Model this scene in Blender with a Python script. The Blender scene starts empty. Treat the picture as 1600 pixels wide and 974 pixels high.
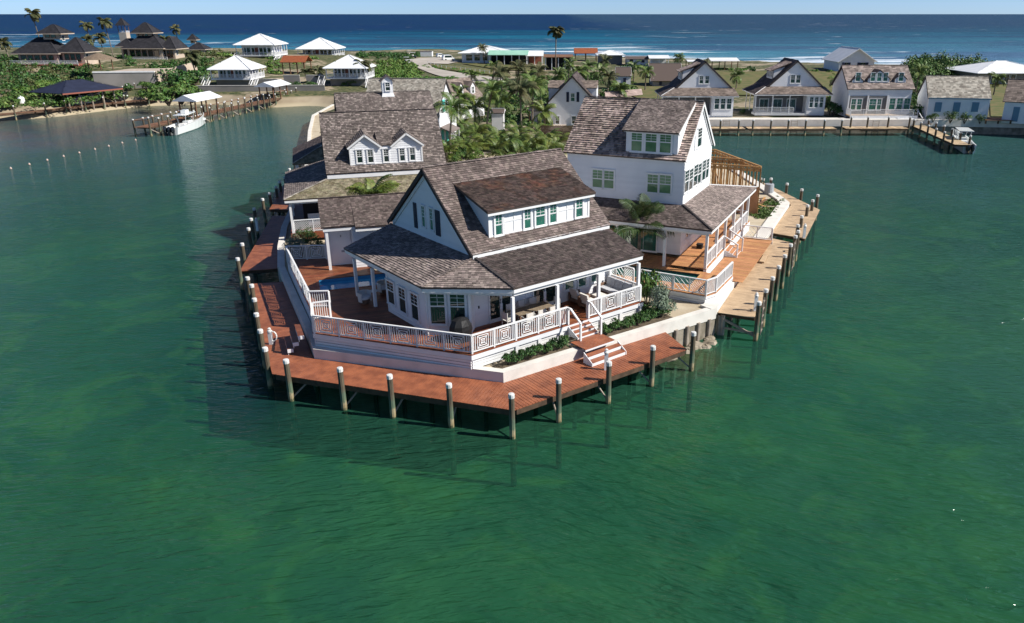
import bpy, math, random
from mathutils import Vector, Matrix, noise as mnoise
random.seed(7)
R_ = random.Random
SC = bpy.context.scene
COL = SC.collection
# ------------------------------------------------------------------ camera
CF, CX, CY, CH = 1200.0, 880.0, 487.0, 18.6        # focal length in px of a 1600 px frame, principal point, camera height
PITCH = math.atan(465 / CF)
cp_, sp_ = math.cos(PITCH), math.sin(PITCH)
cam = bpy.data.cameras.new("camera"); cam.sensor_width = 36; cam.lens = CF / 1600 * 36
cam.shift_x = -(CX - 800) / 1600; cam.clip_start = .5; cam.clip_end = 200000
camo = bpy.data.objects.new("camera", cam); COL.objects.link(camo)
camo.location = (0, 0, CH); camo.rotation_euler = (math.pi / 2 - PITCH, 0, 0)
SC.camera = camo
# ------------------------------------------------------------------ light
SUN_AZ, SUN_EL = 101.0, 42.0                        # degrees clockwise from +Y, degrees up
W = bpy.data.worlds.new("World"); SC.world = W; W.use_nodes = True
wn = W.node_tree; bg = wn.nodes['Background']; bg.inputs[1].default_value = .095
sky = wn.nodes.new('ShaderNodeTexSky'); sky.sky_type = 'NISHITA'; sky.sun_disc = False
sky.sun_elevation = math.radians(SUN_EL); sky.sun_rotation = math.radians(SUN_AZ)
sky.air_density = .4; sky.dust_density = .2; sky.ozone_density = 6
wn.links.new(sky.outputs[0], bg.inputs[0])
sl = bpy.data.lights.new("sun", 'SUN'); sl.energy = 5.0; sl.angle = math.radians(.5); sl.color = (1, .95, .88)
so = bpy.data.objects.new("sun", sl); COL.objects.link(so)
sa, se = math.radians(SUN_AZ), math.radians(SUN_EL)
sdir = Vector((math.sin(sa) * math.cos(se), math.cos(sa) * math.cos(se), math.sin(se)))
so.rotation_euler = sdir.to_track_quat('Z', 'Y').to_euler(); so.location = (60, 0, 80)
SC.view_settings.view_transform = 'Standard'; SC.view_settings.look = 'None'
SC.view_settings.exposure = .45; SC.view_settings.gamma = 1
SC.cycles.max_bounces = 4; SC.cycles.diffuse_bounces = 3; SC.cycles.glossy_bounces = 2; SC.cycles.transparent_max_bounces = 4

# ------------------------------------------------------------------ geometry helpers
def ray(px, py):
    a = (px - CX) / CF; b = (CY - py) / CF
    return Vector((a, cp_ + b * sp_, -sp_ + b * cp_))
def P(px, py, z=0.0):
    r = ray(px, py); t = (z - CH) / r.z
    return Vector((0, 0, CH)) + r * t
def VZ(px, py, x, y):
    r = ray(px, py); return CH + r.z * math.hypot(x, y) / math.hypot(r.x, r.y)
class Fr:                                          # a ground frame: local x along azimuth az, local y to its left
    def __init__(s, ox, oy, az):
        s.o = Vector((ox, oy)); s.az = az; t = math.radians(az)
        s.u = Vector((math.sin(t), math.cos(t))); s.v = Vector((-math.cos(t), math.sin(t)))
        s.rot = math.radians(90 - az)
    def w(s, a, b, z=0.0):
        q = s.o + s.u * a + s.v * b; return Vector((q.x, q.y, z))
    def loc(s, p):
        d = Vector((p[0], p[1])) - s.o; return Vector((d.dot(s.u), d.dot(s.v), p[2]))
    def z(s, px, py, z): return s.loc(P(px, py, z))
    def _pl(s, px, py, q, n):
        r = ray(px, py); t = n.dot(q) / (n.x * r.x + n.y * r.y)
        return s.loc(Vector((0, 0, CH)) + r * t)
    def a(s, px, py, a): return s._pl(px, py, s.o + s.u * a, s.u)
    def b(s, px, py, b): return s._pl(px, py, s.o + s.v * b, s.v)
WORLD = Fr(0, 0, 90)
def front_frame(p, q):                             # frame whose x axis runs from p to q (left to right seen from outside)
    return Fr(p[0], p[1], math.degrees(math.atan2(q[0] - p[0], q[1] - p[1])))
OFF = {}
def tagit(o, label=None, cat=None, group=None, kind=None):
    if label: o['label'] = label
    if cat: o['category'] = cat
    if group: o['group'] = group
    if kind: o['kind'] = kind
    return o
def thing(name, label, cat, fr=WORLD, base=(0, 0, 0), group=None):
    o = bpy.data.objects.new(name, None); COL.objects.link(o); o.empty_display_size = .3
    o.location = fr.w(base[0], base[1], base[2]); o.rotation_euler = (0, 0, fr.rot)
    OFF[o.name] = Vector(base)
    return tagit(o, label, cat, group)
class MB:
    def __init__(s): s.V = []; s.F = []
    def add(s, vs, fs):
        n = len(s.V); s.V.extend([tuple(v) for v in vs]); s.F.extend([tuple(i + n for i in f) for f in fs]); return s
    def box(s, x0, x1, y0, y1, z0, z1):
        if x1 < x0: x0, x1 = x1, x0
        if y1 < y0: y0, y1 = y1, y0
        if z1 < z0: z0, z1 = z1, z0
        return s.add([(x0, y0, z0), (x1, y0, z0), (x1, y1, z0), (x0, y1, z0), (x0, y0, z1), (x1, y0, z1), (x1, y1, z1), (x0, y1, z1)],
              [(0, 3, 2, 1), (4, 5, 6, 7), (0, 1, 5, 4), (1, 2, 6, 5), (2, 3, 7, 6), (3, 0, 4, 7)])
    def beam(s, p, q, w, h, up=(0, 0, 1), drop=0):   # bar from p to q, w wide, h high; drop 0: centred, 1: hangs below the line
        p = Vector(p); q = Vector(q); d = (q - p).normalized(); up = Vector(up)
        if abs(d.dot(up)) > .98: up = Vector((1, 0, 0))
        sd = d.cross(up).normalized() * (w / 2); u = sd.cross(d).normalized()
        if u.dot(up) < 0: u = -u
        a = u * (h * (.5 - .5 * drop)); b = u * (-h * (.5 + .5 * drop))
        vs = [p - sd + b, p + sd + b, p + sd + a, p - sd + a, q - sd + b, q + sd + b, q + sd + a, q - sd + a]
        return s.add(vs, [(0, 1, 2, 3), (7, 6, 5, 4), (0, 4, 5, 1), (1, 5, 6, 2), (2, 6, 7, 3), (3, 7, 4, 0)])
    def poly(s, pts): return s.add(pts, [tuple(range(len(pts)))])
    def prism(s, pts, ext):                          # planar polygon extruded by the vector ext
        n = len(pts); e = Vector(ext); P0 = [Vector(p) for p in pts]
        fs = [tuple(range(n)), tuple(range(2 * n - 1, n - 1, -1))]
        for i in range(n):
            j = (i + 1) % n; fs.append((i, i + n, j + n, j))
        return s.add(P0 + [p + e for p in P0], fs)
    def tube(s, pts, rad, n=8, cap=True):
        pts = [Vector(p) for p in pts]; rings = []
        if not hasattr(rad, '__len__'): rad = [rad] * len(pts)
        base = len(s.V); vs = []; fs = []
        for i, p in enumerate(pts):
            d = (pts[min(i + 1, len(pts) - 1)] - pts[max(i - 1, 0)]).normalized()
            ax = Vector((1, 0, 0)) if abs(d.x) < .8 else Vector((0, 1, 0))
            e1 = d.cross(ax).normalized(); e2 = d.cross(e1)
            for k in range(n):
                t = 2 * math.pi * k / n; vs.append(p + (e1 * math.cos(t) + e2 * math.sin(t)) * rad[i])
        for i in range(len(pts) - 1):
            for k in range(n):
                a = i * n + k; b = i * n + (k + 1) % n; fs.append((a, b, b + n, a + n))
        if cap: fs.append(tuple(range(n))[::-1]); fs.append(tuple((len(pts) - 1) * n + k for k in range(n)))
        return s.add(vs, fs)
    def cyl(s, x, y, z0, z1, r0, r1=None, n=10): return s.tube([(x, y, z0), (x, y, z1)], [r0, r0 if r1 is None else r1], n)
    def lathe(s, x, y, prof, n=14):
        return s.tube([(x, y, z) for r, z in prof], [max(r, .002) for r, z in prof], n)
    def build(s, name, m, parent=None, label=None, cat=None, group=None, kind=None, smooth=False, fr=None, base=None, recalc=True):
        off = OFF.get(parent.name, Vector((0, 0, 0))) if parent else (Vector(base) if base else Vector((0, 0, 0)))
        me = bpy.data.meshes.new(name)
        me.from_pydata([(v[0] - off[0], v[1] - off[1], v[2] - off[2]) for v in s.V], [], s.F)
        if recalc and len(s.F) < 3000:
            import bmesh
            b = bmesh.new(); b.from_mesh(me); bmesh.ops.recalc_face_normals(b, faces=b.faces); b.to_mesh(me); b.free()
        if smooth:
            for p in me.polygons: p.use_smooth = True
        me.materials.append(m)
        o = bpy.data.objects.new(name, me); COL.objects.link(o)
        if parent: o.parent = parent
        else:
            f = fr or WORLD
            if base is not None or fr is not None:
                o.location = f.w(off[0], off[1], off[2]); o.rotation_euler = (0, 0, f.rot)
        OFF[o.name] = off
        return tagit(o, label, cat, group, kind)
def mesh_obj(name, me, parent, loc=(0, 0, 0), rz=0, scale=None, rot=None):   # share a mesh
    o = bpy.data.objects.new(name, me); COL.objects.link(o); o.parent = parent
    off = OFF.get(parent.name, Vector((0, 0, 0))) if parent else Vector((0, 0, 0))
    o.location = Vector(loc) - off; o.rotation_euler = rot or (0, 0, rz)
    if scale: o.scale = scale
    OFF[o.name] = Vector((0, 0, 0)); return o
def copy_tree(o, parent=None):
    c = o.copy(); COL.objects.link(c); c.parent = parent
    for k in ('label',):
        pass
    for ch in list(o.children): copy_tree(ch, c)
    return c
def mk(mb, m, smooth=False, recalc=True):
    me = bpy.data.meshes.new("shape"); me.from_pydata(mb.V, [], mb.F)
    if recalc:
        import bmesh
        b = bmesh.new(); b.from_mesh(me); bmesh.ops.recalc_face_normals(b, faces=b.faces); b.to_mesh(me); b.free()
    if smooth:
        for p in me.polygons: p.use_smooth = True
    me.materials.append(m); return me

# ------------------------------------------------------------------ materials
def lin(r, g, b):
    f = lambda c: (c / 255 / 12.92) if c / 255 < .04045 else ((c / 255 + .055) / 1.055) ** 2.4
    return (f(r), f(g), f(b))
def mat(name, c1, c2=None, scale=3.0, rough=.65, island=0.0, bump=0.0, bscale=20.0, spec=.35, stretch=(1, 1, 1), hue=0.0, metal=0.0, coat=0.0, detail=4, contrast=(.35, .65), trans=0.0, skew=0.0):
    m = bpy.data.materials.new(name); m.use_nodes = True; nt = m.node_tree; N = nt.nodes; L = nt.links
    bs = N['Principled BSDF']; bs.inputs['Roughness'].default_value = rough
    bs.inputs['Specular IOR Level'].default_value = spec; bs.inputs['Metallic'].default_value = metal
    bs.inputs['Coat Weight'].default_value = coat
    geo = N.new('ShaderNodeNewGeometry'); mp = N.new('ShaderNodeMapping'); mp.inputs['Scale'].default_value = stretch
    L.new(geo.outputs['Position'], mp.inputs[0])
    col = None
    if c2:
        nz = N.new('ShaderNodeTexNoise'); nz.inputs['Scale'].default_value = scale; nz.inputs['Detail'].default_value = detail
        L.new(mp.outputs[0], nz.inputs['Vector'])
        mr = N.new('ShaderNodeMapRange'); mr.inputs[1].default_value = contrast[0]; mr.inputs[2].default_value = contrast[1]
        L.new(nz.outputs[0], mr.inputs[0])
        mx = N.new('ShaderNodeMix'); mx.data_type = 'RGBA'; mx.inputs[6].default_value = (*c1, 1); mx.inputs[7].default_value = (*c2, 1)
        L.new(mr.outputs[0], mx.inputs[0]); col = mx.outputs[2]
    if island or hue:
        hs = N.new('ShaderNodeHueSaturation')
        if col: L.new(col, hs.inputs['Color'])
        else: hs.inputs['Color'].default_value = (*c1, 1)
        m2 = N.new('ShaderNodeMapRange'); m2.inputs[3].default_value = 1 - island; m2.inputs[4].default_value = 1 + island
        if skew:
            pw_ = N.new('ShaderNodeMath'); pw_.operation = 'POWER'; pw_.inputs[1].default_value = skew; L.new(geo.outputs['Random Per Island'], pw_.inputs[0]); L.new(pw_.outputs[0], m2.inputs[0])
            m2.inputs[3].default_value = 1 - island * .55; m2.inputs[4].default_value = 1 + island * 1.3
        else: L.new(geo.outputs['Random Per Island'], m2.inputs[0])
        L.new(m2.outputs[0], hs.inputs['Value'])
        if hue:
            wn_ = N.new('ShaderNodeTexWhiteNoise'); wn_.noise_dimensions = '1D'; L.new(geo.outputs['Random Per Island'], wn_.inputs['W'])
            m3 = N.new('ShaderNodeMapRange'); m3.inputs[3].default_value = .5 - hue; m3.inputs[4].default_value = .5 + hue
            L.new(wn_.outputs[0], m3.inputs[0]); L.new(m3.outputs[0], hs.inputs['Hue'])
        col = hs.outputs[0]
    if col: L.new(col, bs.inputs['Base Color'])
    else: bs.inputs['Base Color'].default_value = (*c1, 1)
    if bump:
        bn = N.new('ShaderNodeTexNoise'); bn.inputs['Scale'].default_value = bscale; bn.inputs['Detail'].default_value = 3
        L.new(mp.outputs[0], bn.inputs['Vector'])
        bm_ = N.new('ShaderNodeBump'); bm_.inputs['Strength'].default_value = bump; bm_.inputs['Distance'].default_value = .03
        L.new(bn.outputs[0], bm_.inputs['Height']); L.new(bm_.outputs[0], bs.inputs['Normal'])
    return m
M_ = {}
M_['white'] = mat('white_paint', (.78, .78, .77), (.7, .71, .71), 1.2, .5, bump=.05)
M_['siding'] = mat('white_siding', (.77, .78, .79), (.71, .72, .74), .9, .55, island=.03)
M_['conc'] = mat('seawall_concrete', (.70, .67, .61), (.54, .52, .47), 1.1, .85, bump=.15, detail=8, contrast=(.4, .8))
M_['concdark'] = mat('stained_shaded_concrete', (.33, .29, .23), (.16, .14, .1), 1.2, .9, bump=.5, detail=8)  # stains, and painted shade where it faces the far quay
M_['sand'] = mat('coral_sand', (.52, .45, .33), (.40, .33, .23), .9, .95, bump=.4, bscale=6, detail=8)
M_['soil'] = mat('planting_soil', (.08, .06, .04), (.14, .11, .07), 4, .95, bump=.5)
M_['shM'] = mat('weathered_shingle', (.165, .130, .117), (.10, .078, .070), 1.1, .85, skew=1.8, island=.52, hue=.015, bump=.4, bscale=30, detail=6)
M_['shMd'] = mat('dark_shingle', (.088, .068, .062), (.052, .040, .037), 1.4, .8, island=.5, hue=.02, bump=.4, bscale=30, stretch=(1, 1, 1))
M_['shD'] = mat('rusty_dark_shingle', (.060, .042, .036), (.095, .042, .026), .8, .75, island=.55, hue=.015, bump=.4, bscale=30, contrast=(.5, .72))
M_['shP'] = mat('pale_shingle', (.255, .208, .186), (.165, .134, .12), 1, .85, skew=1.6, island=.55, hue=.012, bump=.4, bscale=30)
M_['shR'] = mat('brown_shingle', (.42, .33, .285), (.24, .185, .158), .8, .85, island=.55, hue=.015, bump=.4, bscale=30)
M_['shL'] = mat('grey_shingle', (.205, .172, .155), (.15, .124, .112), .8, .88, skew=2.6, island=.62, hue=.012, bump=.4, bscale=30)
M_['shMoss'] = mat('mossy_shingle', (.30, .265, .185), (.15, .13, .075), 1.6, .92, island=.35, hue=.02, bump=.6, bscale=20, detail=8)
M_['shFar'] = mat('far_shingle', (.25, .2, .17), (.15, .12, .1), .8, .88, island=.35, bump=.3)
M_['shPaleFar'] = mat('pale_far_shingle', (.42, .39, .33), (.27, .24, .2), 1.2, .9, island=.4, bump=.3, detail=8)
M_['under'] = mat('roof_underside', (.10, .075, .065), rough=.9)
M_['roofedge'] = mat('dark_roof_edge', (.045, .038, .038), rough=.8)
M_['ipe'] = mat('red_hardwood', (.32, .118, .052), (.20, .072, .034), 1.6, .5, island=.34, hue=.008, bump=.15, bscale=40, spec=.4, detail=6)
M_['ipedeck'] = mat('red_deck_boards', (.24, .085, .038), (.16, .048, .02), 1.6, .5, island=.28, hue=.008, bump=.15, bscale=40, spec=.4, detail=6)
M_['pale'] = mat('pale_pine', (.56, .42, .255), (.42, .31, .19), 1.3, .7, island=.22, hue=.01, bump=.15, bscale=40, detail=6)
M_['cedar'] = mat('new_cedar_boards', (.50, .25, .11), (.40, .19, .085), 1.3, .6, island=.16, hue=.008, bump=.12, bscale=40, detail=6)
M_['stud'] = mat('framing_lumber', (.50, .29, .11), (.38, .2, .08), 2, .7, island=.3, bump=.1)
M_['ply'] = mat('plywood_sheet', (.50, .24, .12), (.40, .19, .09), 1, .7)
M_['beam'] = mat('dock_timber', (.10, .062, .038), (.055, .035, .022), 3, .8, island=.3, bump=.2)
M_['grey_wood'] = mat('silvered_wood', (.36, .31, .25), (.25, .21, .17), 2, .85, island=.2, bump=.2)
M_['brown_wood'] = mat('brown_pier_wood', (.22, .11, .06), (.14, .075, .045), 2, .8, island=.3, bump=.2)
M_['fence'] = mat('brown_fence_wood', (.13, .075, .05), (.09, .05, .035), 2, .85, island=.25)
M_['glass'] = mat('window_glass', (.012, .03, .026), rough=.03, spec=.9, coat=.6)
M_['glassG'] = mat('green_reflection_glass', (.055, .155, .065), (.11, .25, .12), 1.2, rough=.12, spec=.5)  # green reflection of the water painted into the pane colour
M_['glassT'] = mat('teal_glass', (.02, .09, .07), (.03, .14, .1), 2, rough=.04, spec=.9, coat=.6)
M_['glassB'] = mat('blue_shuttered_glass', (.02, .06, .22), rough=.1, spec=.8)
M_['navy'] = mat('navy_shutter', (.012, .018, .045), rough=.5)
M_['teal'] = mat('turquoise_shutter', (.10, .55, .48), rough=.5)
M_['slate'] = mat('blue_grey_shutter', (.12, .23, .32), rough=.6)
M_['cap'] = mat('white_pile_cap', (.72, .72, .70), (.55, .55, .52), 9, rough=.45)
M_['metalwhite'] = mat('white_metal_roof', (.80, .81, .81), (.70, .72, .73), .5, .4, spec=.5)
M_['metalgrey'] = mat('grey_ribbed_roof', (.36, .38, .40), (.28, .3, .32), .5, .5)
M_['dshingle'] = mat('blue_black_shingle', (.030, .029, .034), (.018, .018, .022), 1.5, .75, island=.3, bump=.3)
M_['dblue'] = mat('dark_blue_roof', (.022, .028, .055), (.016, .02, .04), 1, .6)
M_['stucco'] = mat('beige_stucco', (.52, .43, .34), (.44, .36, .28), .5, .85)
M_['greywall'] = mat('grey_render', (.30, .28, .26), (.22, .21, .19), .3, .9, detail=8)
M_['thatch'] = mat('thatch', (.22, .16, .11), (.13, .1, .07), 4, .95, bump=.8)
M_['orange'] = mat('rust_orange_roof', (.30, .085, .03), (.2, .06, .025), 2, .8)
M_['greenroof'] = mat('green_metal_roof', (.26, .50, .38), (.34, .58, .46), .3, .5)
M_['black'] = mat('black_cover', (.008, .008, .009), (.014, .014, .015), 5, .6, bump=.3)
M_['motor'] = mat('outboard_motor', (.015, .018, .022), rough=.25, coat=.5)
M_['gel'] = mat('boat_gelcoat', (.80, .82, .80), rough=.2, coat=.5)
M_['hullgreen'] = mat('pale_green_hull', (.45, .68, .55), rough=.2, coat=.5)
M_['cushion'] = mat('grey_cushion', (.50, .51, .54), (.44, .45, .48), 6, .95)
M_['cushw'] = mat('ivory_cushion', (.66, .63, .58), rough=.95)
M_['teak'] = mat('teak_furniture', (.20, .12, .08), (.14, .08, .05), 5, .7)
M_['tabletop'] = mat('weathered_table', (.24, .19, .13), (.17, .13, .09), 5, .7)
M_['chairm'] = mat('pale_sling', (.55, .54, .50), rough=.8)
M_['dark'] = mat('dark_recess', (.012, .013, .015), rough=.9)
M_['road'] = mat('crushed_coral_road', (.44, .40, .35), (.34, .31, .27), .15, .95, detail=8)
M_['path'] = mat('stone_path', (.50, .42, .34), (.38, .31, .25), 1.2, .95)
M_['grass'] = mat('lawn_grass', (.085, .105, .028), (.15, .125, .05), .45, .95, detail=8, contrast=(.4, .6))
M_['grassg'] = mat('green_ground_cover', (.05, .14, .02), (.09, .19, .035), .5, .95, detail=8)
M_['leafD'] = mat('dark_leaf', (.022, .062, .014), (.05, .12, .02), 1.5, .55, island=.45, hue=.03)
M_['leafM'] = mat('mid_leaf', (.05, .11, .02), (.09, .155, .03), .5, .6, island=.45, hue=.03)
M_['leafB'] = mat('bright_leaf', (.07, .15, .022), (.12, .19, .035), .5, .6, island=.4, hue=.03)
M_['leafS'] = mat('silver_leaf', (.19, .24, .18), (.13, .18, .11), 1.5, .7, island=.35, hue=.02)
M_['leafO'] = mat('olive_leaf', (.075, .095, .03), (.12, .12, .045), .2, .7, island=.45, hue=.03)
M_['frond'] = mat('palm_frond', (.055, .105, .02), (.12, .165, .035), .8, .5, island=.35, hue=.03)
M_['frondN'] = mat('coconut_frond', (.028, .06, .014), (.06, .09, .022), .8, .5, island=.35, hue=.03)
M_['frondY'] = mat('yellow_palm_frond', (.14, .17, .03), (.07, .115, .02), .8, .5, island=.35, hue=.03)
M_['frondD'] = mat('dry_palm_frond', (.05, .07, .025), (.10, .09, .035), .6, .7, island=.4, hue=.02)
M_['trunk'] = mat('palm_trunk', (.22, .18, .14), (.13, .105, .08), 3, .9, bump=.6)
M_['bark'] = mat('shrub_bark', (.10, .08, .06), rough=.9)
M_['rock'] = mat('limestone_rubble', (.36, .31, .24), (.2, .17, .12), 2, .95, bump=.7)
M_['poolblue'] = mat('pool_lining', (.08, .34, .55), (.05, .25, .45), 1, .4)
M_['pooldark'] = mat('dark_pool_lining', (.012, .07, .07), (.02, .05, .05), 1, .4)
M_['red'] = mat('brick_red_boards', (.26, .09, .06), rough=.8)
M_['fabric'] = mat('white_fabric', (.75, .75, .73), rough=.9)
M_['blueobj'] = mat('blue_plastic', (.03, .12, .35), rough=.5)
M_['orangebuoy'] = mat('pale_buoy', (.55, .40, .33), rough=.4)
M_['shade_screen'] = mat('porch_shade_screen', (.16, .165, .17), rough=.9)  # grey mesh with the dimness inside the porches painted in
def pile_mat():
    m = mat('treated_pile', (.13, .105, .07), (.075, .06, .04), 6, .85, bump=.5, island=.15, stretch=(1, 1, .15)); nt = m.node_tree; N = nt.nodes; L = nt.links
    bs = N['Principled BSDF']; src = bs.inputs['Base Color'].links[0].from_socket
    g = N.new('ShaderNodeNewGeometry'); sp = N.new('ShaderNodeSeparateXYZ'); L.new(g.outputs['Position'], sp.inputs[0])
    nz = N.new('ShaderNodeTexNoise'); nz.inputs['Scale'].default_value = 5
    L.new(g.outputs['Position'], nz.inputs['Vector'])
    ad = N.new('ShaderNodeMath'); ad.operation = 'MULTIPLY_ADD'; ad.inputs[1].default_value = .6; L.new(nz.outputs[0], ad.inputs[0]); L.new(sp.outputs[2], ad.inputs[2])
    cr = N.new('ShaderNodeValToRGB'); e = cr.color_ramp.elements
    e[0].position = 0; e[0].color = (.012, .05, .028, 1); e[1].position = 1; e[1].color = (.13, .105, .07, 1)
    for p_, c_ in ((.14, (.014, .055, .03, 1)), (.20, (.08, .09, .045, 1)), (.27, (.28, .22, .12, 1)), (.42, (.34, .28, .17, 1)), (.52, (.12, .16, .1, 1)), (.72, (.10, .14, .095, 1))):
        x = e.new(p_); x.color = c_
    mr = N.new('ShaderNodeMapRange'); mr.inputs[1].default_value = 0; mr.inputs[2].default_value = 1.7; L.new(ad.outputs[0], mr.inputs[0]); L.new(mr.outputs[0], cr.inputs[0])
    m2 = N.new('ShaderNodeMapRange'); m2.inputs[1].default_value = 1.2; m2.inputs[2].default_value = 1.8; L.new(ad.outputs[0], m2.inputs[0])
    mx = N.new('ShaderNodeMix'); mx.data_type = 'RGBA'; L.new(m2.outputs[0], mx.inputs[0]); L.new(cr.outputs[0], mx.inputs[6]); L.new(src, mx.inputs[7])
    L.new(mx.outputs[2], bs.inputs['Base Color']); return m
M_['pile'] = pile_mat()

# ------------------------------------------------------------------ clipped strips: shingles, laps, planks
def clip(poly, n, d):                               # keep the side n.p >= d of a 2-D polygon
    out = []; k = len(poly)
    for i in range(k):
        p = poly[i]; q = poly[(i + 1) % k]; a = p[0] * n[0] + p[1] * n[1] - d; b = q[0] * n[0] + q[1] * n[1] - d
        if a >= 0: out.append(p)
        if (a >= 0) != (b >= 0):
            t = a / (a - b); out.append((p[0] + (q[0] - p[0]) * t, p[1] + (q[1] - p[1]) * t))
    return out
def area2(p): return sum(p[i][0] * p[(i + 1) % len(p)][1] - p[(i + 1) % len(p)][0] * p[i][1] for i in range(len(p))) / 2
def plane_axes(pts, out):
    p = [Vector(x) for x in pts]; n = Vector((0, 0, 0))
    for i in range(len(p)): n += p[i].cross(p[(i + 1) % len(p)])
    n.normalize()
    if n.dot(Vector(out)) < 0: n = -n
    s = (Vector((0, 0, 1)) - n * n.z)
    s = s.normalized() if s.length > 1e-4 else Vector((0, 1, 0))
    r = s.cross(n).normalized()
    return n, r, s
def shingle_mb(pts, e=.15, w=.17, t=.026, seed=1, out=(0, 0, 1), split=True, t_top=.004):
    n, r, s = plane_axes(pts, out); P0 = Vector(pts[0]); rg = R_(seed)
    q = [((Vector(p) - P0).dot(r), (Vector(p) - P0).dot(s)) for p in pts]
    smin = min(a[1] for a in q); smax = max(a[1] for a in q); mb = MB(); k = 0; y = smin
    while y < smax - .02:
        band = clip(clip(q, (0, 1), y), (0, -1), -(y + e))
        if len(band) >= 3:
            x0 = min(a[0] for a in band); x1 = max(a[0] for a in band)
            cuts = [x0 - 1]
            if split:
                x = x0 - rg.random() * w
                while x < x1: x += w * rg.uniform(.6, 1.45); cuts.append(x)
            cuts.append(x1 + 1)
            for i in range(len(cuts) - 1):
                g = .004 if split else 0
                pc = clip(clip(band, (1, 0), cuts[i] + g), (-1, 0), -(cuts[i + 1] - g)) if split else band
                if len(pc) < 3 or abs(area2(pc)) < 1e-4: continue
                jt = t * rg.uniform(.75, 1.5) if split else t; jy = rg.uniform(-.012, .012) if split else 0
                top = []; bot = []
                for (a, b) in pc:
                    f = 1 - (b - y) / e; bb = b + (jy if b < y + .01 else 0)
                    top.append(P0 + r * a + s * bb + n * (t_top + jt * f)); bot.append(P0 + r * a + s * bb)
                m = len(pc); fs = [tuple(range(m))]
                for j in range(m):
                    j2 = (j + 1) % m
                    if pc[j][1] < y + .5 * e or pc[j2][1] < y + .5 * e: fs.append((j, j + m, j2 + m, j2))
                mb.add(top + bot, fs)
        y += e; k += 1
    return mb
def roof(parent, name, pts, m, e=.15, w=.17, thick=.12, out=(0, 0, 1), seed=1, slab='under', sh=True, t=.026):
    n, r, s = plane_axes(pts, out)
    o = MB().prism([Vector(p) - n * .003 for p in pts], -n * thick).build(name, M_[slab], parent)
    if sh: shingle_mb(pts, e, w, seed=seed, out=out, t=t).build('shingles', m, o, kind='stuff', recalc=False)
    return o
def ridge_caps(parent, p, q, m, w=.15, step=.22, seed=3, name='ridge_cap', h=.03):
    mb = MB(); p = Vector(p); q = Vector(q); L = (q - p).length; k = max(1, int(L / step)); d = (q - p) / k; rg = R_(seed)
    for i in range(k):
        z = Vector((0, 0, rg.uniform(.0, .018) + .03))
        mb.beam(p + d * i + z, p + d * (i + .93) + z * .7, w * rg.uniform(.9, 1.1), h)
    mb.build(name, m, parent, kind='stuff')
def lap_mb(pts, out, e=.17, t=.018): return shingle_mb(pts, e=e, t=t, out=out, split=False, t_top=.002)
def wall(parent, pts, out, thick=.15, lap=True, m='siding', name='wall', e=.17):
    n, r, s = plane_axes(pts, out)
    o = MB().prism([Vector(p) - n * .002 for p in pts], -n * thick).build(name, M_[m], parent)
    if lap: lap_mb(pts, out, e).build('siding', M_[m], o, kind='stuff', recalc=False)
    return o
def planks(parent, poly, ang, m, z, w=.14, gap=.012, th=.04, individual=True, name='plank', seed=1, limit=300):
    # poly: 2-D polygon in the parent's frame; ang: direction along the board, degrees
    d = Vector((math.cos(math.radians(ang)), math.sin(math.radians(ang)))); n = Vector((-d.y, d.x)); rg = R_(seed)
    if len(poly) < 3: return 0
    ks = [p[0] * n.x + p[1] * n.y for p in poly]; y = min(ks); cnt = 0; mb = MB()
    while y < max(ks) - .01:
        c = clip(clip(poly, n, y + gap / 2), -n, -(y + w - gap / 2))
        if len(c) >= 3 and abs(area2(c)) > 1e-3:
            dz = rg.uniform(-.004, .004)
            q = [(a, b, z + dz) for a, b in c]
            if individual and cnt < limit:
                MB().prism(q, (0, 0, -th)).build(name, m, parent)
            else: mb.prism(q, (0, 0, -th))
            cnt += 1
        y += w
    if mb.F: mb.build(name + 's' if not individual else 'boards', m, parent, kind='stuff', recalc=False)
    return cnt

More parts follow.
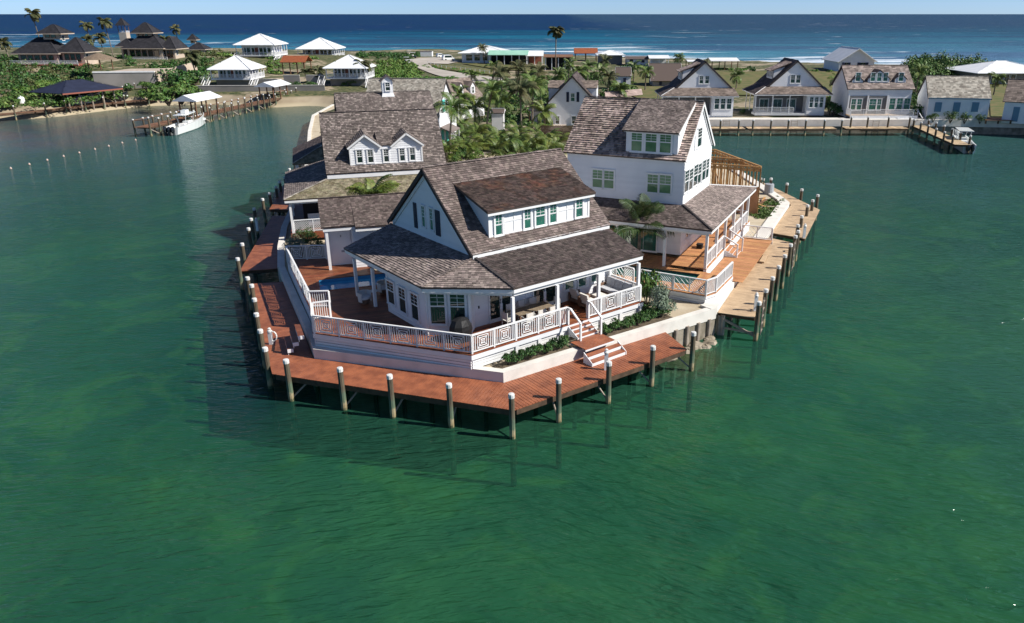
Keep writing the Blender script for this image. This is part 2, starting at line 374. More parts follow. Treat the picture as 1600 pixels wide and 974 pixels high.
# ------------------------------------------------------------------ windows, doors, railings
WC = {}
def window(parent, p, ang, w, h, style='dh23', glass='glass', frame='white', case=.09, name='window', sill=True):
    """p: lower left corner on the wall face; ang: direction left to right seen from outside (radians)."""
    w = round(w, 2); h = round(h, 2); key = (w, h, style, glass, frame, case)
    if key not in WC:
        mb = MB(); c = case
        mb.box(-c, 0, -.05, .02, -c, h + c); mb.box(w, w + c, -.05, .02, -c, h + c)
        mb.box(0, w, -.05, .02, h, h + c); mb.box(0, w, -.05, .02, -c, 0)
        mb.box(-c - .02, w + c + .02, -.075, -.0501, -c, -c + .05) if sill else None
        mb.box(-c - .02, w + c + .02, -.075, -.0501, h + c - .04, h + c + .01) if sill else None
        panes = []
        b = .035 if w > .4 else .025; g = .02 if w > .4 else .016
        def sash(z0, z1, nc, nr, y):
            mb.box(0, b, y - .015, y + .02, z0, z1); mb.box(w - b, w, y - .015, y + .02, z0, z1)
            mb.box(b, w - b, y - .015, y + .02, z0, z0 + b); mb.box(b, w - b, y - .015, y + .02, z1 - b, z1)
            for i in range(1, nc): x = w * i / nc; mb.box(x - g / 2, x + g / 2, y - .012, y + .015, z0 + b, z1 - b)
            for j in range(1, nr): zz = z0 + (z1 - z0) * j / nr; mb.box(b, w - b, y - .0125, y + .0145, zz - g / 2, zz + g / 2)
            pm = MB().box(b - .004, w - b + .004, y, y + .008, z0 + b - .004, z1 - b + .004); panes.append(pm)
        if style.startswith('dh'):
            nc, nr = int(style[2]), int(style[3]); f = .5 if len(style) < 5 else .42
            sash(0, h * (1 - f), 1, 1, -.012); sash(h * (1 - f), h, nc, nr, -.022)
        elif style == 'one': sash(0, h, 1, 1, -.015)
        elif style.startswith('g'): sash(0, h, int(style[1]), int(style[2]), -.015)
        elif style == 'door': sash(.12, h, 1, 1, -.015); mb.box(0, w, -.03, .02, 0, .12)
        for q in [mb] + panes: q.V = [(v[0], v[1] - .022, v[2]) for v in q.V]
        WC[key] = (mk(mb, M_[frame]), [mk(x, M_[glass]) for x in panes])
    fm_, pms = WC[key]
    o = mesh_obj(name, fm_, parent, p, ang)
    for pm in pms:
        c = bpy.data.objects.new('pane', pm); COL.objects.link(c); c.parent = o
    return o
def px_window(parent, fr, plane, val, box, style, glass='glass', **k):
    """window from the pixel box (x0,y0,x1,y1) of its glass, on the wall plane a=val or b=val of a frame"""
    x0, y0, x1, y1 = box; f = fr.a if plane[-1] == 'a' else fr.b
    A = f(x0, y0, val); B = f(x1, y1, val); C1 = f(x0, y1, val)
    z0, z1 = min(A.z, B.z), max(A.z, B.z)
    if plane == 'b': return window(parent, (A.x, val, z0), 0, B.x - A.x, z1 - z0, style, glass, **k)     # faces -y
    return window(parent, (val, A.y, z0), -math.pi / 2, A.y - B.y, z1 - z0, style, glass, **k)            # faces -x
def panel_mesh(L, h, style):
    key = ('panel', round(L, 2), h, style)
    if key in WC: return WC[key]
    mb = MB(); t = .035; z0 = .12; z1 = h - .06; H = z1 - z0
    def bar(x0, za, x1, zb, w=t): mb.beam((x0, 0, za), (x1, 0, zb), .03, w, up=(0, 0, 1) if abs(x1 - x0) > abs(zb - za) * .2 else (1, 0, 0))
    def bal(x): mb.box(x - .018, x + .018, -.016, .016, z0, z1)
    if style == 'fret' and L > 1.0:
        S = min(H, L * .55); cx = L / 2; cz = (z0 + z1) / 2
        for k in (1, .68, .36):
            a = S / 2 * k
            mb.box(cx - a, cx + a, -.017, .017, cz + a - t, cz + a); mb.box(cx - a, cx + a, -.017, .017, cz - a, cz - a + t)
            mb.box(cx - a, cx - a + t, -.018, .018, cz - a, cz + a); mb.box(cx + a - t, cx + a, -.018, .018, cz - a, cz + a)
        for sx in (-1, 1):
            for sz in (-1, 1): mb.beam((cx, 0, cz), (cx + sx * S / 2, 0, cz + sz * S / 2), .025, .03, up=(0, 1, 0))
        n = max(2, int((L / 2 - S / 2) / .11))
        for i in range(1, n + 1):
            for sx in (-1, 1): bal(cx + sx * (S / 2 + (L / 2 - S / 2) * i / (n + .6)))
    elif style == 'chip' and L > 1.0:
        half = L / 2
        for k in range(2):
            xa = k * half; xb = xa + half; bal(xa + .02); bal(xb - .02)
            sg = 1 if k == 0 else 1
            for i in range(-3, 8):
                u = i * .17
                if k % 2 == 0 and i % 2 == 0 or k % 2 == 1: a0, a1 = (xa + u, z1), (xa + u + H, z0)
                else: continue
                x0, zz0, x1, zz1 = a0[0], a0[1], a1[0], a1[1]
                if x1 < xa or x0 > xb: continue
                if x0 < xa: zz0 = zz0 - (xa - x0); x0 = xa
                if x1 > xb: zz1 = zz1 + (x1 - xb); x1 = xb
                if x1 - x0 > .06: mb.beam((x0, 0, zz0), (x1, 0, zz1), .025, .032, up=(0, 1, 0))
            if k == 0:
                for i in range(3):
                    u = .1 + i * .17; mb.beam((xa + u, -.001, z0), (min(xa + u + H * .5, xb), -.001, z0 + min(H * .5, xb - xa - u)), .025, .032, up=(0, 1, 0))
    elif style == 'lattice':
        for sg in (-1, 1):
            for i in range(-8, int(L / .16) + 9):
                x0 = i * .16; x1 = x0 + H; za, zb = (z0, z1) if sg > 0 else (z1, z0)
                if x1 < 0 or x0 > L: continue
                if x0 < 0: za += (0 - x0) * sg; x0 = 0
                if x1 > L: zb -= (x1 - L) * sg; x1 = L
                if x1 - x0 > .05: mb.beam((x0, .002 * sg, za), (x1, .002 * sg, zb), .02, .028, up=(0, 1, 0))
    else:
        n = max(1, round(L / .12))
        for i in range(1, n): bal(L * i / n)
    mb.box(0, L, -.03, .03, .07, z0)
    WC[key] = mk(mb, M_['white']); return WC[key]
def railing(label, pts, styles='fret', h=1.0, bay=1.6, group=None, post=.1, name='deck_railing', fr=WORLD, ends=True, cat='railing', parent=None):
    """pts: list of (x,y,z) floor points in frame fr"""
    T = parent or thing(name, label, cat, fr, pts[0], group)
    if isinstance(styles, str): styles = [styles] * (len(pts) - 1)
    off = OFF[T.name]; done = set()
    for i in range(len(pts) - 1):
        p = Vector(pts[i]); q = Vector(pts[i + 1]); d = q - p; L = Vector((d.x, d.y)).length
        if styles[i] is None: continue
        k = max(1, round(L / bay)); ang = math.atan2(d.y, d.x)
        MB().beam(p + Vector((0, 0, h)), q + Vector((0, 0, h)), .11, .06).build('top_rail', M_['white'], T)
        for j in range(k + 1):
            c = p + d * (j / k); key = (round(c.x, 1), round(c.y, 1))
            if key in done: continue
            done.add(key); w = post if j in (0, k) else post * .8
            MB().box(c.x - w / 2, c.x + w / 2, c.y - w / 2, c.y + w / 2, c.z - .15, c.z + h - .032).build('post', M_['white'], T)
        for j in range(k):
            c = p + d * (j / k); Lb = L / k - post
            cc = c + d.normalized() * (post / 2)
            pm = panel_mesh(Lb, h, styles[i])
            slope = math.atan2(d.z, L)
            o = mesh_obj('railing_panel', pm, T, cc, rot=(0, 0, ang))
            if abs(slope) > .02:
                o.matrix_basis = Matrix.Translation(cc - off) @ Matrix.Rotation(ang, 4, 'Z') @ Matrix(((1, 0, 0, 0), (0, 1, 0, 0), (math.tan(slope), 0, 1, 0), (0, 0, 0, 1)))
    return T

# ================================================================== SETTING
class NB:                                            # tiny node-graph helper
    def __init__(s, m): s.nt = m.node_tree; s.N = s.nt.nodes; s.L = s.nt.links
    def val(s, sock, v):
        if hasattr(v, 'is_output') or isinstance(v, bpy.types.NodeSocket): s.L.new(v, sock)
        else: sock.default_value = v
    def math(s, op, a, b=0.0, c=None, clamp=False):
        n = s.N.new('ShaderNodeMath'); n.operation = op; n.use_clamp = clamp; s.val(n.inputs[0], a); s.val(n.inputs[1], b)
        if c is not None: s.val(n.inputs[2], c)
        return n.outputs[0]
    def rng(s, v, a, b, c=0.0, d=1.0, smooth=True):
        n = s.N.new('ShaderNodeMapRange'); n.interpolation_type = 'SMOOTHSTEP' if smooth else 'LINEAR'
        s.val(n.inputs[0], v); n.inputs[1].default_value = a; n.inputs[2].default_value = b; n.inputs[3].default_value = c; n.inputs[4].default_value = d
        return n.outputs[0]
    def noise(s, vec, scale, detail=3, dist=0.0, rough=.5):
        n = s.N.new('ShaderNodeTexNoise'); s.L.new(vec, n.inputs['Vector']); n.inputs['Scale'].default_value = scale
        n.inputs['Detail'].default_value = detail; n.inputs['Distortion'].default_value = dist; n.inputs['Roughness'].default_value = rough; return n.outputs[0]
    def map(s, vec, scale, rot=(0, 0, 0), loc=(0, 0, 0)):
        n = s.N.new('ShaderNodeMapping'); s.L.new(vec, n.inputs[0]); n.inputs['Scale'].default_value = scale; n.inputs['Rotation'].default_value = rot; n.inputs['Location'].default_value = loc; return n.outputs[0]
    def mix(s, f, a, b):
        n = s.N.new('ShaderNodeMix'); n.data_type = 'RGBA'; s.val(n.inputs[0], f)
        for i, v in ((6, a), (7, b)):
            if isinstance(v, tuple): n.inputs[i].default_value = (*v, 1)
            else: s.L.new(v, n.inputs[i])
        return n.outputs[2]
def water_mat():
    m = bpy.data.materials.new('lagoon_and_sea_water'); m.use_nodes = True; b = NB(m); bs = b.N['Principled BSDF']
    geo = b.N.new('ShaderNodeNewGeometry'); pos = geo.outputs['Position']
    sp = b.N.new('ShaderNodeSeparateXYZ'); b.L.new(pos, sp.inputs[0]); X, Y = sp.outputs[0], sp.outputs[1]
    n1 = b.noise(pos, .045, 4, .6); n2 = b.noise(b.map(pos, (1, 1, 1), loc=(31, 7, 0)), .14, 5, .4)
    green, green2 = (.020, .092, .054), (.030, .118, .060)
    teal, dteal, gteal = (.024, .105, .082), (.006, .040, .048), (.035, .108, .104)
    c = b.mix(b.rng(n2, .35, .72), green, green2)
    c = b.mix(b.math('MULTIPLY', b.rng(b.noise(pos, .5, 8, .3, .65), .5, .72), .35), c, (.006, .045, .022))
    c = b.mix(b.rng(Y, 24, 58, 0, .95), c, teal)
    c = b.mix(b.math('MULTIPLY', b.rng(X, 12, 34), .75), c, (.058, .135, .105))
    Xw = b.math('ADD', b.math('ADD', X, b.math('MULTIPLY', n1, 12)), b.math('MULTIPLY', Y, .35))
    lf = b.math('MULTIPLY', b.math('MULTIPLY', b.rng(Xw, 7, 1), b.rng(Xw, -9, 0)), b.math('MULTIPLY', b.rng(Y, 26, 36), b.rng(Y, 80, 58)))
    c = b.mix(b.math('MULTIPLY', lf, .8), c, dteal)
    c = b.mix(b.math('MULTIPLY', b.rng(b.math('ADD', Y, b.math('MULTIPLY', n1, 40)), 62, 118), .85), c, gteal)
    # pale weedy shallows by the seawall corner and along the far beach
    def blob(x, y, r0, r1):
        dx = b.math('SUBTRACT', X, x); dy = b.math('SUBTRACT', Y, y)
        d = b.math('SQRT', b.math('ADD', b.math('MULTIPLY', dx, dx), b.math('MULTIPLY', dy, dy)))
        return b.rng(b.math('ADD', d, b.math('MULTIPLY', b.math('SUBTRACT', n2, .5), r1)), r0, r1, 1, 0)
    c = b.mix(b.math('MULTIPLY', blob(7.5, 40.5, 0, 4.2), b.rng(n2, .3, .6, .3, .8)), c, (.10, .11, .035))
    c = b.mix(b.math('MULTIPLY', b.math('MULTIPLY', b.rng(X, -62, -76), b.rng(Y, 96, 125)), b.rng(n2, .35, .6, .5, 1)), c, (.085, .085, .085))
    c = b.mix(b.math('MULTIPLY', b.rng(Y, 148, 166), .6), c, (.15, .15, .09))
    # open sea beyond the spit
    n3 = b.noise(b.map(pos, (.35, 1, 1)), .006, 5, .3); n4 = b.noise(b.map(pos, (.25, 1, 1), loc=(900, 0, 0)), .02, 6, .5)
    shore, turq, navy = (.02, .19, .22), (.002, .115, .18), (.003, .022, .085)
    Yn = b.math('ADD', Y, b.math('MULTIPLY', b.math('SUBTRACT', n3, .5), 700))
    Ys = b.math('ADD', Yn, b.math('MULTIPLY', X, -.35))
    o = b.mix(b.rng(Ys, 380, 620), shore, turq); o = b.mix(b.rng(Ys, 560, 1150), o, navy)
    o = b.mix(b.math('MULTIPLY', b.rng(n4, .46, .56), .85), o, (.006, .035, .075)); o = b.mix(b.math('MULTIPLY', b.rng(b.noise(b.map(pos, (.12, 1, 1)), .11, 6, .6, .7), .5, .62), .45), o, (.006, .03, .06))
    n5 = b.noise(b.map(pos, (.16, 1, 1)), .09, 5, 1.0); n6 = b.noise(b.map(pos, (.3, 1, 1), loc=(55, 3, 0)), .012, 2)
    lim = b.math('ADD', b.rng(b.math('ADD', Y, b.math('MULTIPLY', X, .75)), 330, 640, .42, .68), b.rng(X, -90, 50, .18, 0))
    foam = b.math('MULTIPLY', b.rng(b.math('SUBTRACT', n5, lim), 0, .035), b.rng(n6, .40, .52))
    caps = b.rng(b.noise(b.map(pos, (.3, 1, 1)), .12, 3), .71, .74)
    foam = b.math('MAXIMUM', foam, b.math('MULTIPLY', caps, .8))
    o = b.mix(b.math('MULTIPLY', b.rng(X, 0, 160), .6), o, (.035, .075, .115)); o = b.mix(foam, o, (.75, .8, .82))
    sea = b.rng(Y, 225, 240); c = b.mix(sea, c, o)
    tr = b.N.new('ShaderNodeBsdfTransparent'); tr.inputs[0].default_value = (.40, .77, .65, 1); ms = b.N.new('ShaderNodeMixShader')
    deep = b.rng(Y, 60, 130, .5, .85); b.L.new(b.math('MAXIMUM', deep, sea), ms.inputs[0]); b.L.new(tr.outputs[0], ms.inputs[1]); b.L.new(bs.outputs[0], ms.inputs[2])
    b.L.new(ms.outputs[0], b.N['Material Output'].inputs['Surface'])
    b.L.new(c, bs.inputs['Base Color']); bs.inputs['Roughness'].default_value = .07; bs.inputs['IOR'].default_value = 1.33
    bs.inputs['Specular IOR Level'].default_value = .5
    b.L.new(b.rng(Y, 200, 900, .11, .45, False), bs.inputs['Roughness'])
    b.L.new(b.rng(Y, 225, 500, .5, .10, False), bs.inputs['Specular IOR Level'])
    # ripples: two crossing wind trains, bent by a slow swirl, calmer in patches
    warp = b.noise(pos, .05, 2)
    def wav(rot, sx, sy, sc, det, loc):
        return b.noise(b.map(pos, (sx, sy, 1), rot=(0, 0, rot), loc=loc), sc, det, .5, .55)
    # three wind trains with long crests, each turned a little, blended from left to right
    def train(rz, loc):
        a_ = b.noise(b.map(b.map(pos, (1, 1, 1), rot=(0, 0, rz)), (.24, 1, 1), loc=loc), 2.5, 3, .25, .5)
        c_ = b.noise(b.map(b.map(pos, (1, 1, 1), rot=(0, 0, rz + .25)), (.22, 1, 1), loc=loc), 1.5, 2, .3, .5)
        r_ = b.math('SUBTRACT', 1, b.math('ABSOLUTE', b.math('MULTIPLY', b.math('SUBTRACT', a_, .5), 5)))
        return b.math('ADD', b.math('MULTIPLY', r_, .30), b.math('ADD', b.math('MULTIPLY', a_, .35), b.math('MULTIPLY', c_, .8)))
    def fmix(f, x, y):
        n = b.N.new('ShaderNodeMix'); n.data_type = 'FLOAT'; b.L.new(f, n.inputs[0]); b.L.new(x, n.inputs[2]); b.L.new(y, n.inputs[3]); return n.outputs[0]
    hL, hC, hR = train(-.16, (0, 0, 0)), train(.32, (7, 3, 0)), train(.22, (3, 9, 0))
    Xc = b.math('ADD', X, b.math('MULTIPLY', b.math('SUBTRACT', n1, .5), 10))
    h = fmix(b.rng(Xc, -6, 4), hL, hC); h = fmix(b.rng(Xc, 5, 15), h, hR)
    h = b.math('MULTIPLY', h, b.rng(n1, .3, .62, .5, 1.15))
    h2 = b.math('MULTIPLY', b.noise(b.map(pos, (.4, 1, 1)), .16, 4), 14)
    hh = b.N.new('ShaderNodeMix'); hh.data_type = 'FLOAT'; b.L.new(sea, hh.inputs[0]); b.L.new(h, hh.inputs[2]); b.L.new(h2, hh.inputs[3])
    bm = b.N.new('ShaderNodeBump'); bm.inputs['Strength'].default_value = 1; bm.inputs['Distance'].default_value = .30
    b.L.new(hh.outputs[0], bm.inputs['Height']); b.L.new(bm.outputs[0], bs.inputs['Normal'])
    return m
wm = water_mat()
wb = MB(); S = 60000
ys = [-400, 0, 200, 500, 2000, 10000, 60000]; xs = [-60000, -8000, -1000, -300, 0, 300, 1000, 8000, 60000]
for j in range(len(ys) - 1):
    for i in range(len(xs) - 1):
        wb.add([(xs[i], ys[j], 0), (xs[i + 1], ys[j], 0), (xs[i + 1], ys[j + 1], 0), (xs[i], ys[j + 1], 0)], [(0, 1, 2, 3)])
wb.build('water', wm, kind='structure', recalc=False)
def bed_mat():
    m = bpy.data.materials.new('lagoon_floor'); m.use_nodes = True; b = NB(m); bs = b.N['Principled BSDF']; bs.inputs['Roughness'].default_value = .95
    pos = b.N.new('ShaderNodeNewGeometry').outputs['Position']
    c = b.mix(b.rng(b.noise(pos, .09, 6, .6), .38, .62), (.03, .12, .075), (.07, .175, .065))
    c = b.mix(b.math('MULTIPLY', b.rng(b.noise(pos, .16, 8, 1.2, .65), .48, .64), .85), c, (.21, .27, .07))
    c = b.mix(b.math('MULTIPLY', b.rng(b.noise(pos, .45, 9, .8, .7), .52, .68), .6), c, (.02, .07, .04))
    b.L.new(c, bs.inputs['Base Color']); return m
MB().add([(-300, -60, -2.6), (300, -60, -2.6), (300, 225, -2.6), (-300, 225, -2.6)], [(0, 1, 2, 3)]).build('lagoon_floor', bed_mat(), kind='structure', recalc=False)

# --- far land: a height field over the spit between lagoon and sea
MAIN = [(-420, 120), (-220, 128), (-150, 138), (-120, 143), (-104, 147), (-98, 152), (-94, 163), (-90, 171), (-78, 175), (-70, 171), (-61, 168.5), (-55, 171.5), (-49, 168.5),
        (-46, 150), (-38, 118), (-20, 100), (4, 100), (14, 118), (18, 131), (44, 131), (62, 131.5), (66, 132.5), (78, 131), (100, 126), (150, 120), (260, 114),
        (420, 230), (300, 262), (200, 274), (150, 280), (118, 286), (96, 300), (58, 330), (20, 352), (-6, 370), (-40, 400), (-60, 428), (-80, 420), (-101, 402), (-150, 425), (-196, 445), (-320, 440), (-460, 430)]
def seg_d(x, y, a, b):
    dx, dy = b[0] - a[0], b[1] - a[1]; t = max(0, min(1, ((x - a[0]) * dx + (y - a[1]) * dy) / (dx * dx + dy * dy)))
    return math.hypot(x - a[0] - dx * t, y - a[1] - dy * t)
def inside(x, y, poly):
    r = False; n = len(poly)
    for i in range(n):
        x0, y0 = poly[i]; x1, y1 = poly[(i + 1) % n]
        if (y0 > y) != (y1 > y) and x < (x1 - x0) * (y - y0) / (y1 - y0) + x0: r = not r
    return r
def bump2(x, y, cx, cy, sx, sy, h): return h * math.exp(-((x - cx) / sx) ** 2 - ((y - cy) / sy) ** 2)
def hgt(x, y):
    h = 2.0
    h += bump2(x, y, -150, 225, 34, 34, 4.0) + bump2(x, y, -112, 250, 26, 30, 3.2) + bump2(x, y, -108, 300, 30, 30, 3.0) + bump2(x, y, -78, 272, 22, 26, 2.0)
    h += bump2(x, y, -62, 205, 34, 16, 1.3) + bump2(x, y, 96, 250, 46, 30, 1.2) + bump2(x, y, -52, 300, 30, 40, 1.0)
    return h
def land_z(x, y):
    d = min(seg_d(x, y, MAIN[i], MAIN[(i + 1) % len(MAIN)]) for i in range(len(MAIN)))
    if not inside(x, y, MAIN): d = -d
    wdt = 4.5 if (x < -46 and y < 200) else (1.2 if y < 200 else 10.0)
    f = max(0, min(1, d / wdt)); f = f * f * (3 - 2 * f) if wdt > 2 else f
    if d < 0: return max(-3, d * .35 - .02)
    return .0 + (hgt(x, y) + .12 * mnoise.noise(Vector((x * .15, y * .15, 0)))) * f
def terrain_mat():
    m = mat('shore_ground', (.36, .30, .21), (.26, .21, .14), .25, .95, bump=.5, bscale=2, detail=10); b = NB(m); bs = b.N['Principled BSDF']
    src = bs.inputs['Base Color'].links[0].from_socket
    geo = b.N.new('ShaderNodeNewGeometry'); pos = geo.outputs['Position']; sp = b.N.new('ShaderNodeSeparateXYZ'); b.L.new(pos, sp.inputs[0])
    n = b.noise(pos, .07, 8, .4); veg = b.mix(b.rng(b.noise(pos, .9, 9, .3, .7), .42, .58), (.035, .055, .016), (.13, .12, .055))
    f = b.math('MULTIPLY', b.rng(b.math('ADD', n, b.math('MULTIPLY', b.math('SUBTRACT', b.noise(pos, .7, 8), .5), .35)), .40, .47), b.rng(sp.outputs[2], 1.5, 1.9))
    c = b.mix(f, src, veg); c = b.mix(b.rng(sp.outputs[2], .9, .2), c, (.40, .34, .23)); b.L.new(c, bs.inputs['Base Color']); return m
def build_land():
    V = []; F = []; idx = {}
    xs = []; x = -420.0
    while x <= 420: xs.append(x); x += (3 if -130 < x < 110 else 8)
    ys = []; y = 96.0
    while y <= 450: ys.append(y); y += (2.5 if y < 190 else 6)
    for j, y in enumerate(ys):
        for i, x in enumerate(xs): idx[(i, j)] = len(V); V.append((x, y, land_z(x, y)))
    for j in range(len(ys) - 1):
        for i in range(len(xs) - 1):
            q = [idx[(i, j)], idx[(i + 1, j)], idx[(i + 1, j + 1)], idx[(i, j + 1)]]
            if max(V[k][2] for k in q) > -1.0: F.append(tuple(q))
    mb = MB(); mb.V = V; mb.F = F; mb.build('terrain', terrain_mat(), kind='structure', smooth=True, recalc=False)
build_land()
def G(px, py, dz=0.0):                               # the spot of ground seen at a pixel
    z = 2.0
    for _ in range(12):
        p = P(px, py, z); z = hgt(p.x, p.y) + dz
    return P(px, py, z)
# --- the island the cottages stand on
ISL = [(-13.3, 37.75), (-3.0, 34.85), (9.3, 43.9), (21.4, 71.9), (21.4, 74), (20.9, 80), (20.0, 90), (15, 100), (12, 112), (14, 127.9), (-2, 140), (-46, 160),
       (-44.5, 140), (-39, 120), (-33, 100), (-29, 86), (-26.5, 76), (-25.2, 70), (-23.6, 63), (-21.9, 57.2), (-20.1, 52), (-17.5, 46.6), (-14.6, 40.6)]
mbi = MB().prism([(x, y, 1.72) for x, y in ISL], (0, 0, -3.2)); mbi.build('island_ground', M_['sand'], kind='structure')
def strip(pts, wid, z0, z1, name, m, parent, closed=False):
    """wall of the given width inside (left of) a polyline"""
    n = len(pts); L = []; 
    for i in range(n):
        p = Vector(pts[i]); d = Vector((0, 0))
        if i > 0: d += (p - Vector(pts[i - 1])).normalized()
        if i < n - 1: d += (Vector(pts[i + 1]) - p).normalized()
        d.normalize(); nn = Vector((-d.y, d.x)); c = 1.0
        if 0 < i < n - 1:
            e = (p - Vector(pts[i - 1])).normalized(); c = max(.4, abs(nn.dot(Vector((-e.y, e.x)))))
        L.append(p + nn * wid / c)
    mb = MB()
    for i in range(n - 1):
        a, b_, c, d = pts[i], pts[i + 1], L[i + 1], L[i]
        mb.add([(a[0], a[1], z0), (b_[0], b_[1], z0), (c[0], c[1], z0), (d[0], d[1], z0), (a[0], a[1], z1), (b_[0], b_[1], z1), (c[0], c[1], z1), (d[0], d[1], z1)],
               [(4, 5, 6, 7), (0, 1, 5, 4), (2, 3, 7, 6), (1, 2, 6, 5), (3, 0, 4, 7)])
    return mb.build(name, m, parent)
T = thing('seawall', 'white concrete seawall with a broad cap wrapping the front cottage and its island', 'seawall', WORLD, (-3, 34.8, 0))
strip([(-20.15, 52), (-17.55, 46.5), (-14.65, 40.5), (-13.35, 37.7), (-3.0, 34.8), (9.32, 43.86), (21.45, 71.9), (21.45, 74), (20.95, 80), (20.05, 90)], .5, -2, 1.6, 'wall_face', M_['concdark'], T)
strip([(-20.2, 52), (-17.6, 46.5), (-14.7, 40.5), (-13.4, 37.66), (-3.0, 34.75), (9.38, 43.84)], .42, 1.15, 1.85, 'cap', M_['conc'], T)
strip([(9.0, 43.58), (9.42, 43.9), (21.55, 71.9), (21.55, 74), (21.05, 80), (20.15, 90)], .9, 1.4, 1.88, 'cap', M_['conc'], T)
T0_ = T
T2 = thing('seawall', 'curved concrete seawall along the left side of the grey cottages', 'seawall', WORLD, (-21.9, 57, 0))
strip([(-46.2, 160), (-44.7, 140), (-39.2, 120), (-33.2, 100), (-29.2, 86), (-26.7, 76), (-25.4, 70), (-23.8, 63), (-22.1, 57.2), (-20.3, 52)], .5, -2, 1.84, 'wall_face', M_['conc'], T2)
# bare sandy wedge and rubble under the right seawall
rg = R_(5); bx_ = sorted(rg.uniform(5.8, 9.2) for _ in range(16))
for i in range(16):
    x = bx_[i]; y = 41.1 + (x - 5.8) * .74 - rg.uniform(.1, .9); r = rg.uniform(.25, .55)
    mb = MB(); k = 7
    mb.lathe(0, 0, [(r * .3, -r * .5), (r * .95, -r * .1), (r, r * .15), (r * .6, r * .45), (.02, r * .5)], 7)
    mb.V = [(a * rg.uniform(.8, 1.2), b_ * rg.uniform(.8, 1.2), c * rg.uniform(.8, 1.15)) for a, b_, c in mb.V]
    o = mb.build('boulder', M_['rock'], label='limestone boulder at the waterline under the seawall end, %d%s from the left' % (i + 1, ('st', 'nd', 'rd')[i] if i < 3 else 'th'), cat='boulder', group='boulders at the foot of the seawall'); o.location = (x, y, rg.uniform(-.15, .05))

for k_ in range(6):
    x_, y_ = 5.9 + k_ * .75, 41.25 + k_ * .56
    MB().cyl(x_, y_, -2.5, 1.25, .13, n=8).build('wall_post', M_['grey_wood'], T0_)
# ================================================================== DOCKS AND PILES
PM = {}
def pile(x, y, top, r=.15, label=None, group=None, capc='cap', lean=(0, 0), bottom=-3.3):
    key = (round(r, 2), round(top, 1), capc)
    if key not in PM:
        a = mk(MB().tube([(0, 0, bottom), (0, 0, top - .12)], [r, r * .93], 10), M_['pile'], smooth=False)
        c = mk(MB().lathe(0, 0, [(r * 1.02, top - .16), (r * 1.02, top), (r * .9, top + .05), (.01, top + .07)], 10), M_[capc])
        PM[key] = (a, c)
    T = bpy.data.objects.new('dock_pile', None); COL.objects.link(T); T.location = (x, y, 0); T.empty_display_size = .2
    T.rotation_euler = (lean[0], lean[1], 0); OFF[T.name] = Vector((0, 0, 0)); tagit(T, label, 'pile', group)
    for nm, me in zip(('post', 'cap'), PM[key]):
        o = bpy.data.objects.new(nm, me); COL.objects.link(o); o.parent = T
    return T
def lerp(p, q, t): return tuple(a + (b - a) * t for a, b in zip(p, q))
def dock(label, poly, ang, z, m, edges, name='dock', w=.185, individual=True, base=None, struts=True, limit=300, group=None, under=None):
    T = thing(name, label, 'dock', WORLD, (base or poly[0])[:2] + (z,), group)
    segs = poly if isinstance(poly[0][0], tuple) else [poly]
    cnt = 0
    for sg, an in zip(segs, ang if hasattr(ang, '__len__') else [ang]):
        cnt += planks(T, sg, an, m, z, w=w, gap=.022, individual=individual, limit=max(0, limit - cnt), seed=len(sg) + cnt)
        ar = [Vector((p[0], p[1])) for p in sg]; c = sum(ar, Vector((0, 0))) / len(ar)
        n = len(sg); mb = MB()
        ins = [c + (p - c) * .97 for p in ar]
        for i in range(n):
            mb.beam((ins[i].x, ins[i].y, z - .045), (ins[(i + 1) % n].x, ins[(i + 1) % n].y, z - .045), .08, .26, drop=1)
        if n == 4:
            for t in (.33, .66):
                a = lerp(ins[0], ins[1], 0); p = ins[0].lerp(ins[3], t); q = ins[1].lerp(ins[2], t)
                mb.beam((p.x, p.y, z - .045), (q.x, q.y, z - .045), .08, .2, drop=1)
        mb.build('joists', M_['beam'], T)
    return T
DZ = 1.3
segA = [(-21.55, 49.9), (-15.0, 35.75), (-13.45, 37.62), (-14.72, 40.45), (-17.6, 46.5), (-19.15, 50.4)]
segB = [(-15.0, 35.75), (-2.33, 31.85), (-3.0, 34.72), (-13.45, 37.62)]
segC = [(-2.33, 31.85), (6.85, 38.85), (5.95, 41.4), (-3.0, 34.72)]
angA = math.degrees(math.atan2(49.9 - 35.75, -21.55 + 15.0)) - 90 + 4
angB = math.degrees(math.atan2(31.85 - 35.75, 12.67)) + 90; angC = math.degrees(math.atan2(7.0, 9.18)) + 90
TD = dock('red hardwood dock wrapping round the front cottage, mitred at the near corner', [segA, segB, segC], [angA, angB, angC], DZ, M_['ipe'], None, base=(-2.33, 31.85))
for (x, y, t) in [(-15.5, 36.95, 2.3), (-14.0, 35.32, 2.3), (-11.02, 34.38, 2.3), (-8.4, 33.58, 2.3), (-5.4, 32.62, 2.3), (-2.38, 31.62, 2.3), (-.28, 33.2, 2.3), (2.2, 35.1, 2.3), (4.62, 37.05, 2.3), (7.05, 38.95, 2.3)]:
    pass
front_piles = [(-14.0, 35.25, 'second from the left corner of the red dock'), (-11.02, 34.3, 'third from the left along the front of the red dock'), (-8.4, 33.5, 'fourth from the left along the front of the red dock'),
    (-5.4, 32.55, 'just left of the near corner of the red dock'), (-2.38, 31.5, 'standing at the near corner of the red dock, nearest the viewer'), (-.22, 33.05, 'first to the right of the near corner of the red dock'),
    (2.3, 35.0, 'standing in front of the red dock steps'), (4.72, 36.95, 'between the steps and the right end of the red dock'), (7.15, 38.85, 'at the far right end of the red dock')]
for x, y, l in front_piles:
    pile(x, y, 2.3, label='white capped timber pile ' + l, group='piles along the front of the red dock')
